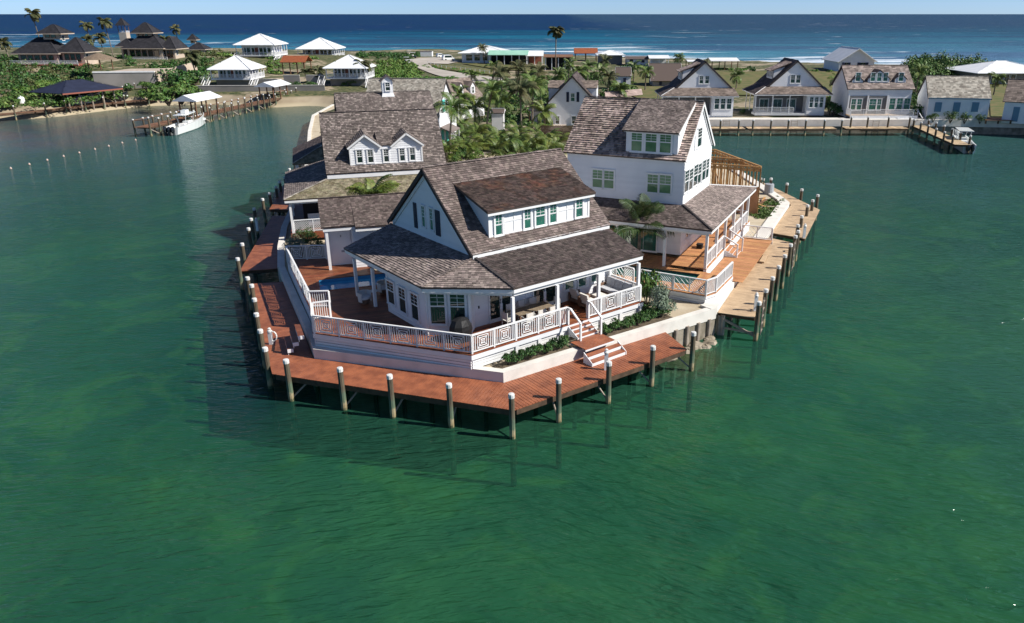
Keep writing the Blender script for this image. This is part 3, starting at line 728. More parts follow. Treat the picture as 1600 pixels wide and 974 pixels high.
side = [(-15.6, 36.75), (-16.75, 39.2), (-17.9, 41.7), (-18.95, 44.2), (-20.1, 46.8), (-20.95, 48.3)]
for i, (x, y) in enumerate(side):
    pile(x, y, 2.3, label='white capped timber pile, %s counting back from the left corner of the red dock' % ('first', 'second', 'third', 'fourth', 'fifth', 'sixth')[i], group='piles along the left side of the red dock')
for (x, y, l) in front_piles:                         # braces under the front dock
    mb = MB()
    v = Vector((-3.5 - x, 41 - y)).normalized()
    mb.tube([(x + v.x * .1, y + v.y * .1, .2), (x + v.x * 1.2, y + v.y * 1.2, 1.1)], .05, 6)
    mb.build('brace', M_['grey_wood'], TD)
mb = MB()
for t in [i / 7 for i in range(8)]:
    for a, b_ in (((-15, 35.75), (-2.33, 31.85)), ((-2.33, 31.85), (6.85, 38.85))):
        x, y = lerp(a, b_, t); v = Vector((-3 - x, 44 - y)).normalized(); mb.cyl(x + v.x * 2.2, y + v.y * 2.2, -3, 1.02, .12, n=7)
mb.build('inner_posts', M_['pile'], TD, kind='stuff')
# white dock pedestals
def pedestal(x, y, z, h, label, hose=False):
    T = thing('dock_pedestal', label, 'dock pedestal', WORLD, (x, y, z))
    MB().box(x - .1, x + .1, y - .08, y + .08, z, z + h).build('post', M_['white'], T)
    MB().lathe(x, y, [(.13, z + h), (.13, z + h + .08), (.07, z + h + .14), (.1, z + h + .2), (.02, z + h + .26)], 10).build('lamp_cap', M_['cap'], T)
    if hose:
        mb = MB(); pts = [(x + .16 + .2 * math.cos(t) * (1 + .05 * k), y - .05 + .02 * k, z + .5 + .3 * math.sin(t)) for k in range(3) for t in [i * .5 for i in range(13)]]
        mb.tube(pts, .025, 5); mb.build('hose', M_['cap'], T)
q = P(424, 538, DZ); pedestal(q.x, q.y, DZ, .75, 'white dock pedestal with a coiled hose on the left of the red dock', True)
q = P(947, 578, DZ); pedestal(q.x, q.y, DZ, .95, 'slim white pedestal behind the pile below the red dock steps')
# two docks further back on the left
segD = [(-26.75, 69.0), (-23.35, 52.7), (-20.45, 53.4), (-22.3, 58), (-24.2, 64.6), (-25.3, 69.0)]
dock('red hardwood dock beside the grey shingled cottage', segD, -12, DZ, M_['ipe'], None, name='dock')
segE = [(-31.5, 88), (-27.9, 71.5), (-25.3, 71.2), (-27.2, 78.5), (-29.6, 88)]
dock('darkest red dock furthest back along the left seawall', segE, -10, DZ, M_['ipe'], None, individual=False)
for i, (px, py) in enumerate([(371, 404), (378, 381), (388, 357), (392, 342), (397, 326)]):
    q = P(px, py, 2.35); pile(q.x, q.y, 2.35, label='pile at the edge of the dock beside the grey cottage, %s from the near end' % ('first', 'second', 'third', 'fourth', 'fifth')[i], group='piles of the dock beside the grey cottage')
q = P(395, 345, 2.2); pedestal(q.x + .3, q.y, DZ, .9, 'white pedestal among the piles of the dock beside the grey cottage')
for i, (px, py) in enumerate([(410, 311), (421, 302), (431, 292), (437, 284), (445, 277), (452, 264), (460, 252), (467, 243)]):
    q = P(px, py, 2.35); pile(q.x, q.y, 2.35, label='dark pile along the furthest left dock, %s from its near end' % ('first', 'second', 'third', 'fourth', 'fifth', 'sixth', 'seventh', 'eighth')[i], group='piles of the furthest left dock')
# right-hand pale dock
RZ = 1.5
ra = Vector((9.35, 43.6)); rd = (Vector((21.4, 71.9)) - Vector((9.35, 43.9))).normalized(); rn = Vector((rd.y, -rd.x))
def rp(s, t): q = Vector((9.42, 43.9)) + rd * s + rn * t; return (q.x, q.y)
segF = [rp(.1, .03), rp(.1, 2.25), rp(17.7, 2.25), rp(18.6, .03)]
segG = [rp(20.2, .03), rp(19.4, 2.9), rp(30.2, 2.9), (21.75, 83.2), (21.05, 80.4), rp(31.2, .15)]
angF = math.degrees(math.atan2(rn.y, rn.x))
TF = dock('pale bare pine dock along the right seawall', segF, angF, RZ, M_['pale'], None, w=.165)
TG = dock('pale bare pine dock rounding the far right corner beyond the gap', segG, angF, RZ, M_['pale'], None, w=.165)
segH = [(21.6, 83.4), (25.2, 74.5), (25.0, 73.6), (21.9, 83.0)]
def nth(n): return '%d%s' % (n, 'th' if 10 <= n % 100 <= 20 else {1: 'st', 2: 'nd', 3: 'rd'}.get(n % 10, 'th'))
ordn = ('first', 'second', 'third', 'fourth', 'fifth', 'sixth', 'seventh', 'eighth', 'ninth', 'tenth', 'eleventh', 'twelfth', 'thirteenth', 'fourteenth', 'fifteenth', 'sixteenth')
for i, s in enumerate([.15, 2.6, 5.2, 7.8, 10.6, 13.6, 16.2, 17.8]):
    x, y = rp(s, 2.45); pile(x, y, 2.5, label='white capped pile along the near pale dock, %s from its near end' % ordn[i], group='piles along the near pale dock')
for i, (px, py) in enumerate([(1247, 352), (1253, 338), (1262, 321), (1270, 313), (1278, 305), (1253, 296), (1230, 287), (1205, 279)]):
    q = P(px, py, 2.5); pile(q.x, q.y, 2.5, label='white capped pile round the far pale dock, %s beyond the gap' % ordn[i], group='piles round the far pale dock')
for i, (px, py) in enumerate([(1190, 279), (1194, 280)]):
    q = P(px, py, 2.3); pile(q.x, q.y, 2.3, .07, label='slim white post at the far end of the pale dock, %s of the pair' % ('left', 'right')[i], group='slim white posts on the pale dock', capc='cap')
for i, (s, t) in enumerate([(1.3, 2.1), (19.6, 2.75)]):
    x, y = rp(s, t); pedestal(x, y, RZ, .95, ('white pedestal at the near end of the pale dock', 'white pedestal by the gap in the pale dock')[i])
mb = MB()
a = rp(.25, .2); b_ = rp(.2, 2.4); mb.beam((a[0], a[1], 1.15), (b_[0], b_[1], .25), .1, .14); mb.beam((a[0], a[1], .5), (b_[0], b_[1], .45), .09, .12)
for s in (.3, 3, 6, 9, 12, 15, 17.5):
    x, y = rp(s, .35); mb.cyl(x, y, -2, 1.3, .15, n=8)
mb.build('brace', M_['grey_wood'], TF)
# ladder beside second pile
def ladder(x0, y0, ang, z0, z1, label, n=6, w=.45):
    T = thing('dock_ladder', label, 'ladder', WORLD, (x0, y0, z0)); c, s_ = math.cos(ang), math.sin(ang)
    for k in (0, 1):
        x = x0 + c * w * k; y = y0 + s_ * w * k; MB().beam((x, y, z0), (x, y, z1), .07, .05).build('rail', M_['grey_wood'], T)
    for k in range(n):
        z = z0 + .15 + (z1 - z0 - .3) * k / (n - 1); MB().beam((x0, y0, z), (x0 + c * w, y0 + s_ * w, z), .09, .05).build('rung', M_['grey_wood'], T)
x, y = rp(1.2, 2.55); ladder(x, y, math.atan2(rd.y, rd.x), -.4, 2.3, 'wooden ladder between the first piles of the near pale dock')
x, y = rp(15.0, 2.55); ladder(x, y, math.atan2(rd.y, rd.x), -.4, 2.3, 'wooden ladder near the gap of the pale docks')
# step bench at the seawall
x0, y0 = rp(11.2, .2); T = thing('dock_steps', 'low pale timber steps against the right seawall', 'steps', Fr(x0, y0, math.degrees(math.atan2(rd.x, rd.y))), (0, 0, RZ))
MB().box(0, 1.9, -.35, 0, RZ + .28, RZ + .32).build('tread', M_['pale'], T); MB().box(0, 1.9, -.75, -.4, RZ + .12, RZ + .16).build('tread', M_['pale'], T)
for x in (.1, 1.75): MB().box(x, x + .05, -.75, -.02, RZ + .005, RZ + .119).build('riser', M_['pale'], T)

# ================================================================== FRONT COTTAGE
MF = Fr(-2.52, 37.07, 50.5); D0 = 2.65
H = thing('front_cottage', 'white front cottage with navy shutters, dark shingle roof and long shed dormer', 'house', MF, (4.5, 7.8, D0))
ZE, KB, RB, RZT = 6.72, .826, 7.8, 10.6
GA, GB = -.3, 9.2
wall(H, [(GA, 3.35, D0), (GA, 12.25, D0), (GA, 12.25, 6.55), (GA, RB, 10.35), (GA, 3.35, 6.55)], (-1, 0, 0), lap=True, e=.2)
wall(H, [(GB, 3.35, D0), (GB, 12.25, D0), (GB, 12.25, 6.55), (GB, RB, 10.35), (GB, 3.35, 6.55)], (1, 0, 0), lap=False)
wall(H, [(GA, 12.27, D0), (GB, 12.27, D0), (GB, 12.27, 6.5), (GA, 12.27, 6.5)], (0, 1, 0), lap=False)
wall(H, [(-.7, 2.75, D0), (GB, 2.75, D0), (GB, 2.75, 6.0), (-.7, 2.75, 6.0)], (0, -1, 0), lap=True, thick=.2)
wall(H, [(GB, 2.8, D0), (GB, 3.3, D0), (GB, 3.3, 6.1), (GB, 2.8, 6.1)], (1, 0, 0), lap=False)
# main gable roof
roof(H, 'roof', [(-.5, 3.0, ZE - .08), (9.5, 3.0, ZE - .08), (9.5, RB, RZT), (-.5, RB, RZT)], M_['shM'], e=.155, w=.2, seed=2, t=.03)
roof(H, 'roof', [(-.5, 12.6, ZE - .08), (9.5, 12.6, ZE - .08), (9.5, RB, RZT), (-.5, RB, RZT)], M_['shM'], e=.3, w=.5, seed=3)
ridge_caps(H, (-.52, RB, RZT + .02), (9.52, RB, RZT + .02), M_['shP'], .22, .2)
for a in (-.515, 9.515):
    for s in (-1, 1): MB().beam((a, RB, RZT - .02), (a, RB + s * 4.8, ZE - .10), .05, .22, drop=1).build('barge_board', M_['roofedge'], H)
mb = MB()
for s in (-1, 1): mb.beam((-.36, RB, RZT - .33), (-.36, RB + s * 4.35, ZE - .05), .05, .18, drop=1)
mb.build('gable_trim', M_['white'], H)
MB().box(-.45, 9.4, 3.02, 3.14, 6.42, 6.7).build('eave_board', M_['white'], H)
# dormer
DY = 3.68; DA, DB = 1.05, 8.3
def zr(y): return ZE + KB * (y - 3.1)
zb = zr(DY) - .02; zt = 8.68; dk = (9.70 - 8.72) / (6.7 - 3.35)
Dm = wall(H, [(DA, DY, zb), (DB, DY, zb), (DB, DY, zt), (DA, DY, zt)], (0, -1, 0), lap=False, thick=.1, name='dormer')
yy = 6.55
for a, o_ in ((DA, -1), (DB, 1)):
    MB().prism([(a - .001 * o_, DY + .101, zb), (a - .001 * o_, DY + .101, zt), (a - .001 * o_, yy, zt + dk * (yy - DY)), ], (-.1 * o_, 0, 0)).build('cheek', M_['siding'], Dm)
roof(H, 'dormer_roof', [(DA - .25, 3.35, 8.72), (DB + .25, 3.35, 8.72), (DB + .25, 6.7, 9.70), (DA - .25, 6.7, 9.70)], M_['shD'], e=.15, w=.24, seed=5, t=.03)
ridge_caps(H, (DA - .27, 6.72, 9.73), (DB + .27, 6.72, 9.73), M_['shP'], .1, .5, name='flashing')
mb = MB(); mb.box(DA - .2, DB + .2, 3.40, 3.46, 8.46, 8.59); mb.box(DA - .02, DA + .12, DY - .03, DY - .002, zb, zt); mb.box(DB - .12, DB + .02, DY - .03, DY - .002, zb, zt); mb.box(DA + .12, DB - .12, DY - .025, DY - .002, zb, zb + .12)
for (a0, a1) in ((2.1, 3.4), (5.9, 7.3)):            # board-and-panel trim between the windows
    for a in (a0, (a0 + a1) / 2, a1): mb.box(a - .035, a + .035, DY - .022, DY - .002, zb + .12, zt - .1)
    mb.box(a0 + .035, a1 - .035, DY - .019, DY - .002, (zb + zt) / 2 - .035, (zb + zt) / 2 + .035)
mb.build('dormer_trim', M_['white'], Dm)
for bx in ((772.5, 336, 784.5, 366), (818, 327.5, 829, 356), (836, 322.5, 851, 351), (858, 319.5, 869, 347), (899, 311.5, 909.5, 338)):
    px_window(Dm, MF, 'b', DY, bx, 'dh23', 'glassT')
# gable windows and shutters
for bx in ((659, 321, 666, 355.5), (671.5, 325, 678.5, 360.5)):
    px_window(H, MF, 'a', GA, bx, 'dh23', 'glassT', case=.07)
for (y0, y1) in ((10.55, 11.12), (6.45, 7.02)):
    pass
def shutter(parent, plane, val, box, m, fr):
    x0, y0, x1, y1 = box; f = fr.a if plane == 'a' else fr.b; A = f(x0, y0, val); B = f(x1, y1, val)
    z0, z1 = min(A.z, B.z), max(A.z, B.z); mb = MB()
    if plane == 'a':
        mb.box(val - .06, val - .02, B.y, A.y, z0, z1)
        for k in range(1, 14): zz = z0 + (z1 - z0) * k / 14; mb.box(val - .07, val - .061, B.y + .05, A.y - .05, zz - .02, zz)
        ym = (A.y + B.y) / 2; mb.box(val - .09, val - .0701, ym - .04, ym + .04, (z0 + z1) / 2 - .05, (z0 + z1) / 2 + .05)
    else:
        mb.box(A.x, B.x, val - .06, val - .02, z0, z1)
        for k in range(1, 14): zz = z0 + (z1 - z0) * k / 14; mb.box(A.x + .05, B.x - .05, val - .07, val - .061, zz - .02, zz)
    mb.build('shutter', m, parent)
shutter(H, 'a', GA, (646, 316, 653.5, 357), M_['navy'], MF)
shutter(H, 'a', GA, (680, 327.5, 689.5, 370), M_['navy'], MF)
# porch roof: left slope, chamfer, right slope
TP = (-.3, 3.15, 6.45)
lr = roof(H, 'porch_roof', [(-3.6, 12.4, 5.5), (-3.6, 3.15, 5.5), (-.32, 3.15, 6.45), (-.32, 12.5, 6.45)], M_['shP'], e=.16, w=.19, seed=7, thick=.1, t=.03)
roof(H, 'porch_roof', [(-3.6, 3.15, 5.5), (0, 0, 5.5), TP], M_['shP'], e=.15, w=.17, seed=8, thick=.1)
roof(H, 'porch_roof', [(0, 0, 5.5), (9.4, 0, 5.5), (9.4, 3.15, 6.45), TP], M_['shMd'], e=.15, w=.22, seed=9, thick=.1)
ridge_caps(H, (0, 0, 5.53), (TP[0], TP[1], TP[2] + .04), M_['roofedge'], .16, .2, name='hip_cap')
ridge_caps(H, (-3.6, 3.15, 5.53), (TP[0], TP[1], TP[2] + .04), M_['shP'], .18, .17, name='hip_cap')
mb = MB(); E0 = [(-3.53, 12.35), (-3.53, 3.19), (0.03, .07), (9.33, .07)]
for i in range(3): mb.beam((*E0[i], 5.30), (*E0[i + 1], 5.30), .06, .2)
mb.beam((9.33, .07, 5.3), (9.33, 3.1, 6.25), .05, .2); mb.beam((-3.53, 12.35, 5.3), (-.35, 12.45, 6.25), .05, .2)
mb.build('fascia', M_['white'], H)
mb = MB()
E1 = [(-3.3, 12.2), (-3.3, 3.45), (.12, .30), (9.1, .30)]
mb.beam((E1[2][0], .25, 5.12), (9.1, .25, 5.12), .16, .24); mb.beam((-3.25, 3.5, 5.12), (.1, .3, 5.12), .16, .24); mb.beam((-3.25, 8.0, 5.12), (-3.25, 12.2, 5.12), .16, .24)
mb.build('porch_beam', M_['white'], H)
# ceiling of the porch
MB().prism([(-3.4, 12.2, 5.26), (-3.4, 3.25, 5.26), (.05, .15, 5.26), (9.25, .15, 5.26), (9.25, 2.7, 5.26), (-.3, 2.7, 5.26), (-.3, 12.2, 5.26)], (0, 0, .02)).build('porch_ceiling', M_['white'], H)
for (a, b_) in ((-.02, .12), (2.95, .12), (5.95, .12), (9.1, .12), (-3.4, 11.5), (-3.4, 9.15)):
    MB().box(a - .08, a + .08, b_ - .08, b_ + .08, D0, 5.0).build('porch_post', M_['white'], H)
MB().box(9.02, 9.18, 2.5, 2.66, D0, 6.1).build('porch_post', M_['white'], H)
# sun room under the left slope
SY = 7.95
wall(H, [(-3.15, SY, D0), (-3.15, 3.55, D0), (-3.15, 3.55, 5.25), (-3.15, SY, 5.25)], (-1, 0, 0), lap=False)
wall(H, [(-3.15, SY + .003, D0), (-.45, SY + .003, D0), (-.45, SY + .003, 5.25), (-3.15, SY + .003, 5.25)], (0, 1, 0), lap=False)
C0 = (-3.15, 3.5); C1_ = (-1.5, 1.98)
cd = Vector((C1_[0] - C0[0], C1_[1] - C0[1])).normalized(); cn = Vector((cd.y, -cd.x)); cl = math.dist(C0, C1_)
wall(H, [(*C0, D0), (*C1_, D0), (*C1_, 5.25), (*C0, 5.25)], (cn.x, cn.y, 0), lap=False)
wall(H, [(*C1_, D0), (-.7, 2.745, D0), (-.7, 2.745, 5.25), (*C1_, 5.25)], (.69, -.72, 0), lap=True, thick=.1)
mb = MB()
for q in (C0, C1_): mb.box(q[0] - .08, q[0] + .08, q[1] - .08, q[1] + .08, D0, 5.24)
mb.box(-3.19, -3.152, 3.5, SY, D0 + .02, D0 + .2); mb.box(-3.19, -3.152, SY - .14, SY, D0 + .2, 5.24)
mb.build('corner_trim', M_['white'], H)
for bx in ((604.5, 436.5, 618.5, 478), (623, 447, 636.5, 491.5), (642, 456, 656, 503)):
    px_window(H, MF, 'a', -3.15, bx, 'dh23x', 'glass', case=.08)
ca = math.atan2(cd.y, cd.x)
for s in (.17, 1.23): window(H, (C0[0] + cd.x * s, C0[1] + cd.y * s, D0 + .62), ca, .82, 1.75, 'dh23x', 'glass', case=.09)
# porch doors and windows
def dbl_door(parent, x0, x1, y, z0, h, m='white', glass='glass'):
    w = (x1 - x0 - .18) / 2
    for k in (0, 1):
        window(parent, (x0 + .05 + k * (w + .1), y, z0), 0, w - .02, h, 'door', glass, case=.07, name='door', sill=False)
        mb = MB(); xx = (x0 + x1) / 2 + (-.05 if k == 0 else .05); mb.beam((xx, y - .07, z0 + .95), (xx, y - .07, z0 + 1.25), .025, .03); mb.build('handle', M_['dark'], parent)
dA = MF.b(766, 485, 2.75).x; dB = MF.b(799, 485, 2.75).x; dbl_door(H, dA - .1, dB + .1, 2.75, D0 + .06, 2.1)
dA = MF.b(834, 465, 2.75).x; dB = MF.b(867, 465, 2.75).x; dbl_door(H, dA - .1, dB + .1, 2.75, D0 + .06, 2.1)
for bx in ((882, 434, 896, 450), (903, 429, 915, 446), (923, 423, 931, 440)):
    px_window(H, MF, 'b', 2.75, bx, 'one', 'glassT', case=.08)
MB().box(-.45, -.38, 2.70, 2.748, D0 + 1.05, D0 + 1.2).build('wall_lamp', M_['dark'], H)
# terrace
TR = thing('red_terrace', 'red hardwood terrace round the front cottage on a white slatted plinth', 'deck', MF, (0, 0, 1.7))
tp = [(-2.85, -.2), (9.3, -.2), (9.3, 3.0), (-.3, 3.0), (-.3, 16.2)]
wl = lambda x, y: tuple(MF.loc((x, y, 0))[:2])
t5 = wl(-17.05, 51.3); t6 = wl(-19.2, 51.15); t7 = wl(-14.75, 41.75); t8 = wl(-14.1, 40.1); t9 = wl(-13.45, 38.0)
poolr = [wl(-15.75, 46.85), wl(-14.75, 44.75), wl(-10.2, 46.3), wl(-11.2, 48.6)]
tpoly_r = [(-2.85, -.2), (9.3, -.2), (9.3, 3.0), (-.3, 3.0), (-2.85, 3.0)]
pb0 = min(p[1] for p in poolr); 
far_ = [wl(-12.5, 52.2), wl(-16.9, 51.9), t6]
leftpoly = [t9, (-2.85, -.2), (-2.85, 3.0), (-.3, 3.0), (-.3, 17.0), far_[0], far_[1], t6, t7, t8]
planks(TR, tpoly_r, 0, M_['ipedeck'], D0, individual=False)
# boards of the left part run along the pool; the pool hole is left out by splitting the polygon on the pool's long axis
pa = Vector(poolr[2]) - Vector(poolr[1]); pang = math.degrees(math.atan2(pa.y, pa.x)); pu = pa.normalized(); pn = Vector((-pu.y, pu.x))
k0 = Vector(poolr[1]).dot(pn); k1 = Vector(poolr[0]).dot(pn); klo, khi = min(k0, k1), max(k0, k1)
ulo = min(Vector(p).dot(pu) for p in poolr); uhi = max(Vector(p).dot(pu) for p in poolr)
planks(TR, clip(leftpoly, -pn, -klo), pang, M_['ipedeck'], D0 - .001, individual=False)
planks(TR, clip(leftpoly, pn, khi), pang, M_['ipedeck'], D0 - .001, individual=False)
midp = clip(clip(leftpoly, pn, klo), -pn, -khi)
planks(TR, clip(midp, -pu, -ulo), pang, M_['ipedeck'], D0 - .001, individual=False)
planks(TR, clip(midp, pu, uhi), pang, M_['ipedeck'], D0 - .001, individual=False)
def W3(u_, k_, z): q = pu * u_ + pn * k_; return (q.x, q.y, z)
PL = thing('swimming_pool', 'small bright blue pool set into the red terrace by the door of the grey cottage', 'pool', MF, W3((ulo + uhi) / 2, (klo + khi) / 2, 1.2))
c4 = [(ulo, klo), (uhi, klo), (uhi, khi), (ulo, khi)]
mb = MB()
for i in range(4):
    a = c4[i]; b_ = c4[(i + 1) % 4]; mb.add([W3(*a, 1.2), W3(*b_, 1.2), W3(*b_, D0 - .02), W3(*a, D0 - .02)], [(0, 1, 2, 3)])
mb.add([W3(*a, 1.2) for a in c4], [(0, 1, 2, 3)]); mb.build('basin', M_['poolblue'], PL)
pw = mat('pool_water', (.035, .26, .50), (.06, .36, .60), 1.5, .04, bump=.25, bscale=3, spec=.6)
MB().add([W3(*a, D0 - .22) for a in c4], [(0, 1, 2, 3)]).build('water', pw, PL)
mb = MB()
e_ = [Vector(W3(a, b_, D0 - .01)) for a, b_ in ((ulo - .07, klo - .07), (uhi + .07, klo - .07), (uhi + .07, khi + .07), (ulo - .07, khi + .07))]
for i in range(4): mb.beam(e_[i], e_[(i + 1) % 4], .16, .05)
mb.build('coping', M_['ipedeck'], PL)
# plinth: fascia and slats along the visible edges
edge = [t8, t9, (-2.85, -.2), (9.3, -.2), (9.3, 3.0)]
mb = MB(); sl_ = MB()
for i in range(len(edge) - 1):
    a = Vector(edge[i]); b_ = Vector(edge[i + 1]); d = (b_ - a).normalized(); n_ = Vector((d.y, -d.x))
    q0 = a - n_ * .04; q1 = b_ - n_ * .04
    mb.beam((q0.x, q0.y, D0 - .045), (q1.x, q1.y, D0 - .045), .05, .26, drop=1)
    for k in range(3):
        z = D0 - .36 - k * .17
        q0 = a - n_ * (.12 if k < 3 else .2); q1 = b_ - n_ * .12
        sl_.beam((q0.x, q0.y, z), (q1.x, q1.y, z), .03, .14, drop=1)
    q0 = a - n_ * .3; q1 = b_ - n_ * .3; sl_.beam((q0.x, q0.y, D0 - .3), (q1.x, q1.y, D0 - .3), .03, 1.0, drop=1)
mb.build('fascia', M_['white'], TR); sl_.build('plinth_slats', M_['white'], TR, kind='stuff')
mb = MB()
for a in (0.0, 1.5, 3.0, 5.95, 7.5, 9.1): mb.box(a - .1, a + .1, -.17, -.02, 1.7, D0 - .31)
mb.build('plinth_posts', M_['white'], TR, kind='stuff')
a = t7; b_ = t6
mb = MB(); mb.beam((a[0], a[1], D0 - .045), (b_[0], b_[1], D0 - .045), .05, .95, drop=1); mb.build('side_skirt', M_['white'], TR)
# railings
railing('white railing with square fretwork across the front left of the red terrace', [(*wl(-13.33, 37.98), D0), (-2.75, -.08, D0)], 'fret', fr=MF, bay=1.5)
railing('white fretwork railing from the near terrace corner to the steps', [(-2.75, -.08, D0), (-.02, -.08, D0), (2.95, -.08, D0), (3.5, -.08, D0)], ['fret', 'fret', 'plain'], fr=MF, bay=1.45)
railing('white fretwork railing in front of the outdoor sofa', [(4.95, -.08, D0), (5.95, -.08, D0), (9.1, -.08, D0)], ['plain', 'fret'], fr=MF, bay=1.6)
railing('plain white railing behind the outdoor sofa at the end of the porch', [(9.2, 0.0, D0), (9.2, 2.6, D0)], 'plain', fr=MF)
railing('short white railing returning beside the left terrace steps', [(*wl(-13.4, 38.1), D0), (*wl(-13.95, 39.9), D0), (*wl(-13.1, 40.25), D0)], ['plain', 'plain'], fr=MF)
railing('long white railing along the left edge of the red terrace', [(*wl(-13.6, 41.9), D0), (*wl(-14.7, 41.8), D0), (*wl(-19.15, 51.05), D0)], ['plain', 'fret'], fr=MF, bay=1.5)
railing('white fretwork railing in front of the planting by the grey cottage', [(*wl(-19.15, 51.05), D0), (*wl(-16.5, 51.3), D0)], 'fret', fr=MF, bay=1.35)
# steps
def stairs(label, fr, x0, x1, y0, z0, y1, z1, n, mt, name='steps', side=True, mw='white', end=False):
    T = thing(name, label, 'steps', fr, ((x0 + x1) / 2, y0, z0))
    for i in range(n):
        t0 = i / n; y = y0 + (y1 - y0) * t0; z = z0 + (z1 - z0) * (i + 1) / (n + 1); dy = (y1 - y0) / n
        MB().box(x0, x1, y, y + dy * .98, z - .04, z).build('tread', M_[mt], T)
        s = 1 if dy > 0 else -1
        MB().box(x0 + .02, x1 - .02, y + .02 * s, y + .05 * s, z - (z1 - z0) / (n + 1), z - .042).build('riser', M_[mw], T)
    if end:
        for i in range(n):
            y = y0 + (y1 - y0) * i / n; z = z0 + (z1 - z0) * (i + 1) / (n + 1); MB().box(x1 + .002, x1 + .04, y, y0 + (y1 - y0) * (i + 1) / n - .01, z - .2, z).build('end_board', M_[mw], T)
    if side:
        for x in (x0 - .05, x1 + .01):
            MB().prism([(x, y0, z0), (x, y1, z0), (x, y1, z1 - .1), (x, y0, z0 + (z1 - z0) / (n + 1) - .05)], (.04, 0, 0)).build('stringer', M_[mw], T)
    return T
S1 = stairs('red hardwood steps with white risers from the front porch down to a landing', MF, 3.52, 4.93, -1.0, 2.02, -.2, 2.65, 3, 'ipe')
S2 = thing('landing', 'broad red hardwood landing over the seawall below the porch steps', 'landing', MF, (4, -1.6, 1.88))
planks(S2, [(2.95, -2.25), (5.05, -2.25), (5.05, -1.0), (2.95, -1.0)], 0, M_['ipe'], 2.02)
MB().box(2.97, 5.03, -2.23, -2.20, 1.86, 1.976).build('riser', M_['white'], S2)
MB().box(2.97, 5.03, -1.05, -1.0, 1.86, 1.976).build('riser', M_['white'], S2)
stairs('two wide red steps with white risers from the landing to the red dock', MF, 2.85, 5.25, -2.95, 1.3, -2.26, 2.0, 2, 'ipe')
def stair_rail(label, fr, x, pts, posts):
    T = thing('stair_rail', label, 'handrail', fr, (x, pts[0][0], pts[0][1]))
    for i in range(len(pts) - 1): MB().beam((x, pts[i][0], pts[i][1]), (x, pts[i + 1][0], pts[i + 1][1]), .1, .08).build('top_rail', M_['white'], T)
    for (y, za, zb_) in posts: MB().box(x - .05, x + .05, y - .05, y + .05, za, zb_).build('post', M_['white'], T)
stair_rail('white handrail on the left of the porch steps', MF, 3.5, [(-.1, 3.62), (-.35, 3.62), (-1.25, 3.0)], [(-.15, 2.65, 3.58), (-1.2, 2.02, 3.0)])
stair_rail('white handrail on the right of the porch steps', MF, 4.98, [(-.1, 3.62), (-.35, 3.62), (-1.25, 3.0)], [(-.15, 2.65, 3.58), (-1.2, 2.02, 3.0)])
# left steps down to the side dock
LF = front_frame((-14.95, 40.15), (-14.15, 38.35))
stairs('three red steps with white risers from the terrace to the left side dock', LF, 0.05, 1.9, -.85, 1.3, .1, 2.65, 3, 'ipe', side=False, end=True)

# ================================================================== TALL WHITE HOUSE ON THE RIGHT
RF = Fr(9.62, 49.61, 24.3); RD = 2.5
H = thing('tall_white_house', 'tall plain white house with brown shingle roof and three window dormer', 'house', RF, (6, 7, RD))
a0, a1, b0, b1 = 2.3, 9.75, 2.45, 11.25; zE, zT, aR, kR = 9.27, 12.8, 5.98, .88
wall(H, [(a0, b0, RD), (a0, b1, RD), (a0, b1, 9.35), (a0, b0, 9.35)], (-1, 0, 0), e=.2)
wall(H, [(a0 + .002, b0, RD), (a1, b0, RD), (a1, b0, 9.25), (aR, b0, 12.6), (a0 + .002, b0, 9.35)], (0, -1, 0), e=.2)
wall(H, [(a0, b1, RD), (a1, b1, RD), (a1, b1, 9.25), (aR, b1, 12.6), (a0, b1, 9.35)], (0, 1, 0), lap=False)
wall(H, [(a1, b0, RD), (a1, b1, RD), (a1, b1, 9.25), (a1, b0, 9.25)], (1, 0, 0), lap=False)
roof(H, 'roof', [(1.95, b0 - .15, zE), (1.95, b1 + .2, zE), (aR, b1 + .2, zT), (aR, b0 - .15, zT)], M_['shR'], e=.2, w=.19, seed=21, t=.05)
roof(H, 'roof', [(2 * aR - 1.95, b0 - .15, zE), (2 * aR - 1.95, b1 + .2, zE), (aR, b1 + .2, zT), (aR, b0 - .15, zT)], M_['shR'], e=.3, w=.5, seed=22)
ridge_caps(H, (aR, b0 - .17, zT + .02), (aR, b1 + .22, zT + .02), M_['roofedge'], .2, .2)
mb = MB()
for s in (-1, 1): mb.beam((aR, b0 - .17, zT - .03), (aR + s * 4.05, b0 - .17, zE - .03), .04, .18, drop=1)
for s in (-1, 1): mb.beam((aR, b0 - .05, zT - .22), (aR + s * 3.7, b0 - .05, zE + .12), .06, .2, drop=1)
mb.build('rake_board', M_['white'], H)
MB().box(2.15, 2.27, b0 + .01, b1, 9.1, 9.3).build('eave_board', M_['white'], H)
# dormer: shed from the ridge
dy0, dy1 = 3.0, 6.75
Dm = wall(H, [(2.28, dy0, 9.5), (2.28, dy1, 9.5), (2.28, dy1, 11.15), (2.28, dy0, 11.15)], (-1, 0, 0), lap=False, name='dormer', thick=.1)
for y, s in ((dy0, 1), (dy1, -1)):
    MB().prism([(2.385, y, 9.4), (2.385, y, 11.13), (aR - .05, y, 12.72)], (0, .1 * s, 0)).build('cheek', M_['siding'], Dm)
roof(H, 'dormer_roof', [(1.95, dy0 - .12, 11.10), (1.95, dy1 + .22, 11.10), (aR, dy1 + .22, 12.86), (aR, dy0 - .12, 12.86)], M_['shP'], e=.13, w=.15, seed=24, thick=.1)
mb = MB(); mb.beam((1.95, dy0 - .14, 11.06), (aR, dy0 - .14, 12.82), .04, .2, drop=1); mb.box(2.15, 2.2, dy0 - .08, dy1 + .1, 10.95, 11.06); mb.build('dormer_trim', M_['white'], Dm)
